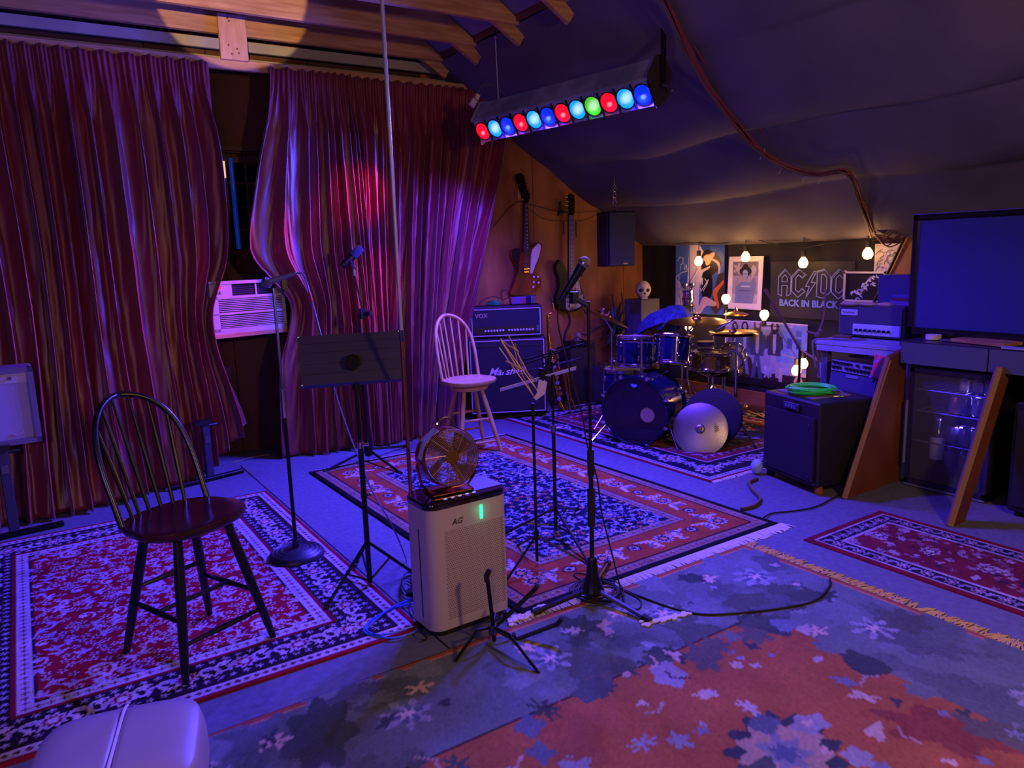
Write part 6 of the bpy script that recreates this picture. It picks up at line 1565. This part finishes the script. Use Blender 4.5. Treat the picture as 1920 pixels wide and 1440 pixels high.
MB().box((0, .006, .125), (.47, .012, .20)).build('grille', mat('grey_grille', '3c3c54', .8, bump=.3, bscale=300), ah, smooth=False)
MB().box((.055, -.004, .065), (.36, .014, .08), bev=.006).build('face_plate', mat('face_plate', 'aab8d0', .4), ah, smooth=False)
for i in range(8): MB().cyl((-.09+.035*i, -.01, .062), (-.09+.035*i, -.026, .062), .010, n=10).build('knob', black, ah)
MB().box((-.155, -.004, .185), (.13, .012, .045), bev=.004).build('name_tag', mat('name_tag', 'a8b0c8', .4), ah, smooth=False)
bpy.context.view_layer.update()
MB().tube([ah.matrix_world @ Vector((-.205+.0075*j, -.0115, .185+.008*math.sin(j*2.1)*(1 if j else 2))) for j in range(14)], .0022, 4).build('tag_scribble', black, ah, w=True)
for sx in (-.2, .2): MB().cyl((sx, .05, 0), (sx, .05, .012), .014, n=10).build('foot', rubber, ah)
pd_ = thing('effects_pedal', 'small dark pedal lying on the pale table left in front of the amplifier head', 'pedal', (4.93, 3.19, .90), -70)
MB().box((0, 0, .018), (.12, .07, .03), bev=.006).build('case', mat('pedal_brown', '5a4a3c', .5), pd_, smooth=False)
MB().cyl((0, -.01, .03), (0, -.01, .042), .012, n=10).build('switch', steel, pd_)
cable('brown_rope_cord', [(5.02, 3.40, 1.25), (4.95, 3.36, 1.05), (4.86, 3.34, .93), (4.85, 3.33, .80), (4.86, 3.32, .62)], .008, mat('brown_rope', '6a5048', .8), 'knotted brown cord hanging beside the pale table corner')
p = Vector((4.86, 3.34, .93)); MB().sphere(p, .026, 10).sphere(p+Vector((0, -.02, .03)), .020, 8).tube([p, p+Vector((-.02, .08, .02))], .010, 6).build('cord_knot', mat('brown_rope', '6a5048'), None, label='brown rope knot on the corner of the pale table', cat='knot')
hb = MB()
for k in range(3): hb.sphere((5.10+.02*k, 3.25-.13*k, 1.145), .05, 12, (1, 1.5, .35))
hb.build('cloth_pile', mat('cream_cloth', 'a89078', .8), None, label='low cream cloth bundle on top of the small amplifier head', cat='cloth')
bb = thing('storage_box', 'blue lit plain box standing behind the amplifier head beside the television', 'box', (5.45, 3.12, .90), -90)
MB().box((0, .09, .22), (.26, .18, .44), bev=.004).build('body', mat('plain_blue_box', '4a4e78', .6), bb, smooth=False)
bk = thing('book_stack', 'small stack of books on the amplifier head near the television', 'books', (5.20, 2.90, 1.14), -90)
MB().box((0, 0, .018), (.15, .12, .03)).build('lower_book', mat('violet_book', '6a5a98', .6), bk, smooth=False)
MB().box((.01, 0, .045), (.13, .11, .022)).build('middle_book', mat('brown_book', '6a3a30', .6), bk, smooth=False)
MB().box((.0, 0, .067), (.12, .10, .02)).build('top_book', mat('violet_book2', '4a4a90', .6), bk, smooth=False)
# slanted yellow board
sb = MB(); X0 = 6.0
P1 = [atx(x, y, X0) for x, y in ((1716, 404), (1716, 512), (1690, 517), (1662, 517))]
n_ = 4; off = Vector((.02, 0, 0)); sb.add(P1+[v+off for v in P1], [tuple(range(n_)), tuple(range(2*n_-1, n_-1, -1))]+[(i, (i+1) % n_, (i+1) % n_+n_, i+n_) for i in range(n_)])
yb_ = sb.build('slanted_board', mat('yellow_ply', 'b07a38', .5, mix='9a6a2e', nscale=3), None, smooth=False, label='slanted yellow plywood board between the small sketch print and the television', cat='board')
MB().tube([atx(1716, 404, 5.98), atx(1632, 580, 5.98)], .012, 4).build('board_edge_strip', mat('strip_dark', '2a2018', .6), yb_)

# ---------------------------------------------------------------- combo amplifier on a tilting stand
cbm = thing('combo_amplifier', 'black combo amplifier with two rows of knobs leaning back under the pale table', 'amplifier', (4.66, 2.97, .36), -104, rx=0)
M0 = Matrix.Rotation(math.radians(-10), 4, 'X')
MB().box((0, .12, .21), (.46, .22, .44), bev=.010, M=M0).build('cabinet', tolex, cbm, smooth=False)
MB().box((0, .002, .175), (.41, .014, .33), M=M0).build('grille_cloth', mat('silver_grille', '3a3e68', .75, bump=.5, bscale=260), cbm, smooth=False)
MB().box((0, -.001, .385), (.41, .014, .075), M=M0).build('control_panel', mat('panel_silver', '7a809c', .4), cbm, smooth=False)
for r2 in range(2):
    for i in range(12):
        if (i, r2) in ((6, 0), (8, 0), (3, 1)): continue
        MB().cyl((-.18+.031*i, -.004, .405-.032*r2), (-.18+.031*i, -.024, .405-.032*r2), .010, n=10, M=M0).build('knob', black, cbm)
MB().box((0, -.008, .325), (.11, .008, .022), M=M0).build('name_plate', mat('name_plate', '7f8ab8', .35, .5), cbm, smooth=False)
bpy.context.view_layer.update()
MB().cyl((.16, .0, .44), (.19, .0, .45), .012, n=8, M=M0).box((.19, .02, .452), (.05, .02, .02), M=M0).build('handle_end', steel, cbm, smooth=False)
ast = thing('amplifier_stand', 'black A shaped stand holding the leaning combo amplifier', 'stand', (4.75, 3.0, 0), -104)
for sx in (-.20, .20):
    MB().tube([(sx, .0, .35), (sx, .30, .02)], .011, 8).tube([(sx, .26, .60), (sx, -.08, .02)], .011, 8).tube([(sx, -.05, .34), (sx, .24, .34)], .011, 8).build('side_frame', bmetal, ast)
MB().cyl((-.2, .12, .2), (.2, .12, .2), .010, n=8).build('cross_bar', bmetal, ast)

# ---------------------------------------------------------------- bar counter with plywood braces
bar = thing('bar_counter', 'long counter with grey green front apron on slanted plywood braces, at the right', 'counter', (5.1, 1.9, 0))
gg = mat('grey_green_apron', '46505c', .7, mix='3e4854', nscale=2)
MB().box((5.12, 1.35, .945), (.86, 2.56, .03)).build('counter_top', mat('dark_counter', '2a2438', .35), bar, w=True, smooth=False)
for y0_, y1_ in ((2.62, 2.10), (2.095, 1.3), (1.295, .1)): MB().box((4.70, (y0_+y1_)/2, .885), (.025, abs(y1_-y0_)-.004, .135)).build('apron_board', gg, bar, w=True, smooth=False)
def gusset(y, poly, name, m): return MB().prism(poly, -.015, .015, Matrix(((1, 0, 0, 0), (0, 0, -1, y), (0, 1, 0, 0), (0, 0, 0, 1)))).build(name, m, bar, w=True, smooth=False)
brw = mat('brace_plywood', '7a4426', .6, mix='653620', nscale=3)
gusset(2.655, [(4.20, 0), (4.80, 0), (4.80, .90), (4.60, .86)], 'plywood_brace', brw)
MB().tube([(4.195, 2.655, 0), (4.61, 2.655, .84)], .022, 4).build('brace_edge', mat('brace_edge', '8a6450', .6), bar, w=True, smooth=False)
gusset(2.02, [(4.22, 0), (4.36, 0), (4.78, .84), (4.66, .86)], 'plywood_brace', brw)
MB().tube([(4.215, 2.02, 0), (4.65, 2.02, .85)], .022, 4).build('brace_edge', mat('brace_edge', '8a6450'), bar, w=True, smooth=False)
for y in (2.62, 1.4, .2): MB().box((5.45, y, .46), (.06, .06, .93)).build('rear_post', darkwood, bar, w=True, smooth=False)
MB().box((4.84, 2.635, .45), (.04, .03, .88)).build('front_post', mat('post_pale', '6a6a9a', .6), bar, w=True, smooth=False)
# things on the counter
q = lambda x, y: atz(x, y, .965)
rs_ = thing('round_clock', 'small round white dial lying at the left end of the counter', 'dial', q(1750, 636))
MB().cyl((0, 0, 0), (0, 0, .03), .045, n=24).build('case', plaswhite, rs_)
cp = q(1840, 645); MB().box((cp.x+.05, cp.y, .975), (.16, .34, .02), R=rot('Z', -12)).build('paper_pile', mat('brown_paper', 'a87a50', .7, mix='8a6040', nscale=6), None, smooth=False, label='brown papers spread on the counter under the television', cat='papers')
MB().box((4.705, 1.72, .968), (.05, .62, .012)).build('edge_board', mat('blue_white_edge', '8088b0', .5), None, smooth=False, label='narrow pale board along the front edge of the counter', cat='board')
MB().box((q(1790, 640).x, q(1790, 640).y, .972), (.03, .16, .012), R=rot('Z', 15)).build('marker_pen', steel, None, smooth=False, label='silver pen on the counter between the dial and the papers', cat='pen')
fl = MB()
def flf(u, v): return (4.66+.012*math.sin(u*9+v*4), 2.78-.115*u+.02*v, .86-.17*v+.012*math.sin(u*6))
fl.grid(flf, 12, 12); o = fl.build('patterned_cloth', mat('flag_cloth', '6a6ad8', .7, mix='d04060', nscale=22, ndetail=1), None, ang=180, label='small red, white and blue cloth hanging at the left end of the counter', cat='cloth'); md = o.modifiers.new('s', 'SOLIDIFY'); md.thickness = .004
for z_, nm in ((.79, 'upper'),):
    MB().box((5.02, 2.92, z_), (.22, .40, .015)).build('keyboard_tray', mat('tray_dark', '20222e', .5), tb, w=True, smooth=False)
    MB().box((4.93, 2.86, z_+.018), (.04, .22, .015)).build('white_key_block', mat('key_white', 'b0b8e0', .4), tb, w=True, smooth=False)

# television
tv = thing('television', 'large flat television leaning on the counter, blue reflection coloured into the dark screen', 'television', (4.93, 2.08, .965), -90)
TVW, TVH = 1.26, .765
MB().box((0, .035, .02+TVH/2), (TVW, .05, TVH), bev=.006).build('back_case', black, tv, smooth=False)
MB().box((0, .0, .02+TVH/2), (TVW-.05, .006, TVH-.07)).build('screen', mat('tv_screen', '2a3374', .3, spec=.7, coat=.3), tv, smooth=False)  # blue reflected light put into the screen's base colour
bez_ = mat('tv_bezel', '15151c', .2, coat=.5)
for c_, d_ in (((0, -.004, .02+TVH-.014), (TVW, .03, .028)), ((0, -.004, .04), (TVW, .03, .042)), ((-TVW/2+.014, -.004, .02+TVH/2), (.028, .03, TVH)), ((TVW/2-.014, -.004, .02+TVH/2), (.028, .03, TVH))): MB().box(c_, d_).build('bezel', bez_, tv, smooth=False)
MB().box((0, -.008, .02+TVH+.004), (TVW, .05, .006)).build('top_strip', mat('tv_top_strip', '6a70c0', .2, .6), tv, smooth=False)
MB().box((0, .06, .01), (.5, .2, .02)).build('foot', black, tv, smooth=False)

# mini fridge with glass front
fg = thing('mini_fridge', 'small glass fronted drinks fridge under the counter', 'fridge', (4.76, 2.33, 0), -90)
FWd, FHt = .50, .79
fm = mat('fridge_shell', '14141c', .5)
for c_, d_ in (((-FWd/2+.01, .25, FHt/2), (.02, .45, FHt)), ((FWd/2-.01, .25, FHt/2), (.02, .45, FHt)), ((0, .25, FHt-.01), (FWd, .45, .02)), ((0, .25, .03), (FWd, .45, .06)), ((0, .47, FHt/2), (FWd, .02, FHt))): MB().box(c_, d_).build('shell_wall', fm, fg, smooth=False)
glass = mat('clear_glass', '8080a0', .03, spec=.5, alpha=.16)
MB().box((0, .005, FHt/2), (FWd-.05, .006, FHt-.05)).build('glass_door', glass, fg, smooth=False)
for c_, d_ in (((0, 0, FHt-.015), (FWd, .03, .03)), ((0, 0, .035), (FWd, .03, .035)), ((-FWd/2+.012, 0, FHt/2), (.024, .03, FHt)), ((FWd/2-.012, 0, FHt/2), (.024, .03, FHt))): MB().box(c_, d_).build('door_frame', mat('fridge_frame', '2c2850', .35), fg, smooth=False)
MB().box((0, -.017, .012), (FWd, .006, .010)).build('bottom_trim', mat('trim_chrome_blue', 'a0a8e0', .25, .6), fg, smooth=False)
MB().box((-FWd/2-.006, -.01, .36), (.012, .03, .42)).build('door_handle', mat('handle_pale', 'a0b0c8', .3, .5), fg, smooth=False)
wirem = mat('shelf_wire', '9090c0', .35, .8)
for z in (.30, .50, .64):
    for i in range(9): MB().cyl((-.22+.055*i, .04, z), (-.22+.055*i, .44, z), .003, n=5).build('shelf_wire', wirem, fg)
    MB().cyl((-.23, .04, z), (.23, .04, z), .005, n=6).build('shelf_rail', wirem, fg)
MB().box((0, .30, .155), (.44, .30, .004)).build('floor_plate', fm, fg, smooth=False)
bpy.context.view_layer.update()
lamp('fridge_light', 'POINT', fg.matrix_world @ Vector((.10, .16, .60)), 1.8, (.32, .22, 1), .04)
lamp('fridge_light', 'POINT', fg.matrix_world @ Vector((.02, .10, .42)), .9, (.35, .2, 1), .03)
cans = ['7a80c0', 'a0a8d8', '8a5aa0', '6a70b8', '9aa0c8', '5a5a98', '50a080']
can_p = None
def can(x, y, z, col, lab, h=.115):
    t = thing('drink_can', lab, 'can', fg.matrix_world @ Vector((x, y, z)), 0, group='drink cans in the fridge')
    MB().lathe([(.026, 0), (.032, .008), (.032, h-.012), (.026, h-.002), (.024, h-.004), (.001, h-.004)], None, 16).build('body', mat('can_'+col, col, .3, .5), t)
    MB().lathe([(.024, h-.003), (.027, h), (.024, h+.001)], None, 16).build('rim', chrome, t); return t
xs = [(-.02, .10), (.05, .10), (.12, .10), (.19, .10), (.015, .18), (.085, .18), (.155, .18)]
for sh, z in enumerate((.306, .506)):
    for i, (x, y) in enumerate(xs):
        cn = ['blue', 'pale', 'violet', 'mid blue', 'light blue', 'indigo', 'green'][(i*3+sh*2) % 7]
        can(x, y, z, cans[(i*3+sh*2) % 7], '%s can, %s in the %s row, %s fridge shelf' % (cn, ('first from the left', 'second', 'third', 'fourth', 'first', 'middle one', 'last')[i], 'front' if i < 4 else 'rear', ('lower', 'middle')[sh]))
def bottle(x, y, z, lab, h, r, col, labcol, cap='c0c0d0', gr=None):
    t = thing('bottle', lab, 'bottle', fg.matrix_world @ Vector((x, y, z)), 0, group=gr)
    MB().lathe([(r*.9, 0), (r, .006), (r, h*.62), (r*.8, h*.72), (r*.34, h*.84), (r*.32, h*.97), (r*.36, h)], None, 18).build('glass', mat('bottle_'+col, col, .12, coat=.5), t)
    MB().lathe([(r*1.01, h*.12), (r*1.02, h*.13), (r*1.02, h*.60), (r*1.01, h*.61)], None, 18).build('label', mat('label_'+labcol, labcol, .5), t) if labcol else None
    MB().cyl((0, 0, h*.97), (0, 0, h*1.01), r*.4, n=12).build('cap', mat('cap_'+cap, cap, .3, .6), t)
bottle(-.10, .08, .157, 'large bottle with white label at the lower left inside the fridge', .30, .042, '18203c', '9a9ed0')
for i in range(4): bottle(-.02+.065*i, .08+.03*(i % 2), .157, 'squat bottle with copper cap on the fridge floor, %s from the large bottle' % ('first', 'second', 'third', 'fourth')[i], .125, .028, '2a3050', None, 'd0a080', 'squat bottles in the fridge')
for i, x in enumerate((.03, .11, .18)): bottle(x, .10, .646, 'small pale %s bottle on the top shelf of the fridge' % ('left', 'middle', 'right')[i], .12, .026, '7078c0', 'b0b0e0', 'c05050', 'pale bottles on the top shelf of the fridge')
pk = MB().box((0, 0, 0), (.16, .12, .05)); o = pk.build('pale_carton', mat('carton', '5a62d0', .6), None, label='blue lit carton on the cans in the fridge', cat='carton'); o.location = fg.matrix_world @ Vector((.14, .13, .667-.02)); o.location.z = .70-.03; COL.objects.unlink(o); bpy.data.objects.remove(o)

# black cabinet at the right edge
rc = thing('black_cabinet', 'black boxy speaker under the counter at the right edge of the picture', 'speaker', (4.60, 1.68, 0), -100)
MB().box((0, .22, .35), (.50, .42, .64), bev=.01).build('cabinet', tolex, rc, smooth=False)
MB().box((0, .005, .35), (.44, .012, .56)).build('grille', grille_dark, rc, smooth=False)
for sx in (-.2, .2): MB().cyl((sx, .05, 0), (sx, .05, .035), .022, n=10).build('foot', rubber, rc)
MB().cyl((-.12, -.004, .45), (-.12, -.010, .45), .035, n=14).build('round_badge', steel, rc)

# ---------------------------------------------------------------- left edge: small amplifier on a T foot stand
la = thing('small_amplifier', 'small amplifier with pale grille at the left edge of the picture', 'amplifier', (-.27, 5.30, .56), 2)
MB().box((0, .11, .23), (.56, .2, .46), bev=.008).build('cabinet', mat('grey_violet_tolex', '6a6078', .6), la, smooth=False)
for c_, d_ in (((0, -.004, .445), (.56, .03, .03)), ((0, -.004, .015), (.56, .03, .03)), ((-.265, -.004, .23), (.03, .03, .46)), ((.265, -.004, .23), (.03, .03, .46))): MB().box(c_, d_).build('front_frame', mat('grey_violet_tolex', '6a6078'), la, smooth=False)
MB().box((0, .008, .40), (.50, .014, .06)).build('control_strip', mat('pale_strip', 'c0b4cc', .4), la, smooth=False)
for i in range(7): MB().cyl((-.2+.06*i, .0, .40), (-.2+.06*i, -.012, .40), .010, n=10).build('knob', mat('knob_violet', '4a3a6a', .4), la)
MB().box((0, .010, .20), (.50, .010, .34)).build('grille_cloth', mat('pale_grille', 'a49cc8', .8, bump=.3, bscale=300), la, smooth=False)
MB().tube([(.13, -.0, .065), (.155, -.002, .055), (.18, -.0, .065), (.19, 0, .075)], .004, 6).build('wing_logo', mat('logo_pink', 'd8a8c0', .4), la)
def tfoot(label, x, y, rz, h, head=True):
    t = thing('t_foot_stand', label, 'stand', (x, y, 0), rz)
    MB().box((0, 0, .018), (.56, .045, .03), bev=.006).build('foot_bar', bmetal, t, smooth=False)
    MB().box((.02, 0, h/2+.02), (.055, .035, h-.03), bev=.004).build('column', mat('stand_grey', '3c3c50', .4, .4), t, smooth=False)
    MB().box((.02, 0, h-.12), (.035, .045, .05)).build('bright_clamp', steel, t, smooth=False)
    if head: MB().box((.0, 0, h+.01), (.12, .07, .03)).cyl((.05, 0, h-.02), (.11, 0, h-.02), .012, n=8).build('head', black, t, smooth=False)
    return t
tfoot('grey T foot stand under the small amplifier at the left edge', -.22, 5.28, 6, .545)
tfoot('grey T foot stand leg before the curtain behind the dark stool', 1.00, 5.72, 14, .44)

# ---------------------------------------------------------------- padded stool in the near corner
zt = .50
A = atz(92, 1318, zt); B_ = atz(368, 1345, zt); ux = (B_-A).normalized(); uy = Vector((ux.y, -ux.x, 0)); L_ = (B_-A).length+.05
ot = thing('padded_ottoman', 'white padded square stool with centre seam in the bottom left corner', 'stool', ((A+B_)/2+uy*L_/2)*1.0)
L_ = .38; ot.location = Vector((.06, 1.845, .008)); ot.rotation_euler[2] = math.radians(-14); zt = .492
vin = mat('white_vinyl', '948a98', .42, bump=.08, bscale=30, mix='8c8290', nscale=3)
def pill(u, v):
    # superellipse cushion top to sides
    a_ = 2*PI*u; e_ = (abs(math.cos(a_))**4.5+abs(math.sin(a_))**4.5)**(-1/4.5); s_ = v
    R_ = L_/2
    if s_ < .8:
        k = s_/.8; r_ = R_*k*.94; z = zt+.012*(1-k**2)-.018*k**6
        x = r_*e_*math.cos(a_); y = r_*e_*math.sin(a_)
        z -= .010*math.exp(-((x)/.008)**2)
    else:
        k = (s_-.8)/.2; r_ = R_*(.94+.06*math.sin(min(1, k*1.6)*PI/2)); z = zt-.006-.012-.11*k; x = r_*e_*math.cos(a_); y = r_*e_*math.sin(a_)
    return (x, y, z)
MB().grid(pill, 96, 40).build('cushion', vin, ot, ang=180)
MB().tube([(0, L_*.47*(1-2*i/20), zt+.006-.018*abs(1-2*i/20)**6) for i in range(21)], .004, 6).build('seam_piping', mat('seam_white', 'd0c8dc', .4), ot)
MB().box((0, 0, .25), (L_*.92, L_*.92, .32), bev=.03).build('base', vin, ot)
for sx in (-1, 1):
    for sy in (-1, 1): MB().cyl((sx*L_*.38, sy*L_*.38, 0), (sx*L_*.38, sy*L_*.38, .11), .018, .024, n=12).build('leg', blackwood, ot)

# ---------------------------------------------------------------- leads on the floor by the purifier
cable('blue_cable', [atz(778, 1130, .012), atz(740, 1140, .012), atz(700, 1160, .012), atz(682, 1182, .012), (atz(700, 1192, .012)), atz(740, 1196, .012), atz(778, 1184, .012), atz(782, 1178, .02)], .0045, mat('bright_blue_cable', '2a60e0', .4), 'bright blue cable looping on the crimson rug left of the air purifier')
cable('blue_cable', [atz(776, 1120, .014), atz(730, 1142, .02), atz(696, 1170, .018), atz(690, 1184, .016), atz(720, 1190, .02), atz(776, 1174, .02)], .004, mat('bright_blue_cable', '2a60e0'), 'second strand of the bright blue cable beside the air purifier')
lo = [atz(768+14*math.cos(k*.8), 1092+20*math.sin(k*.8), .01+.0012*k) for k in range(34)]
cable('coiled_cable', lo, .004, rubber, 'bunched black cable on the floor behind the left edge of the air purifier', n=4)
cable('power_lead', [atz(776, 1118, .012), atz(770, 1130, .02), atz(776, 1150, .02), atz(790, 1185, .03), atz(800, 1196, .015), atz(792, 1202, .012)], .004, rubber, 'black power lead running down the left side of the air purifier')
cable('thin_floor_cable', [atz(435, 868, .006), atz(470, 858, .006), atz(505, 852, .006)], .004, mat('yellowish_cable', '8a7a60', .6), 'thin pale cable on the carpet before the curtain gap')

# ---------------------------------------------------------------- pieces that sit on a part become its children
NEST = {'tuning_key': 'headstock', 'fret': 'neck', 'fret_inlay': 'neck', 'foot': 'leg', 'lug': 'shell', 'tension_rod': 'shell', 'claw': 'hoop',
        'slat': 'intake_recess', 'louvre': 'outlet_recess', 'louvre_bar': 'outlet_recess', 'knob': ('knob_panel', 'control_panel', 'face_plate', 'control_strip'), 'red_display': 'control_panel',
        'grille_badge': 'grille_ring', 'grille_spoke': 'grille_ring', 'blade': 'motor', 'arm_tip': 'arm', 'key_cup': 'tube', 'plug': 'coil', 'socket': 'glass_none',
        'grille_band': 'microphone_grille', 'corner_bead': 'desk', 'crease': 'desk', 'ledge': 'desk', 'knot': 'hanging_board', 'lens_ring': 'housing', 'bolt': 'yoke', 'wing_nut': ('yoke', 'disc'), 'tension': 'x',
        'clutch': ('lower_tube', 'tube'), 'shelf_rail': 'shell_wall', 'top_strip': 'back_case', 'door_handle': 'glass_door', 'logo_dot': 'shell', 'control_knob': 'pickguard', 'rim': 'body', 'cap': 'glass', 'label': 'glass', 'badge': ('grille', 'front_panel'), 'badge_mark': 'badge', 'tag_scribble': 'name_tag'}
kids = {}
for o in COL.objects:
    if o.parent is not None: kids.setdefault(o.parent, []).append(o)
def base(o): return o.name.split('.')[0]
def ctr(o):
    v = o.data.vertices; return v[0].co.copy() if len(v) < 3 else (v[0].co+v[len(v)//2].co+v[-1].co)/3
for root, ch in list(kids.items()):
    if root.parent is not None: continue
    for o in ch:
        w = NEST.get(base(o))
        if not w or o.type != 'MESH': continue
        w = (w,) if isinstance(w, str) else w
        c = [p for p in ch if base(p) in w and p is not o and p.type == 'MESH']
        if c:
            p = min(c, key=lambda q: (ctr(q)-ctr(o)).length); o.parent = p
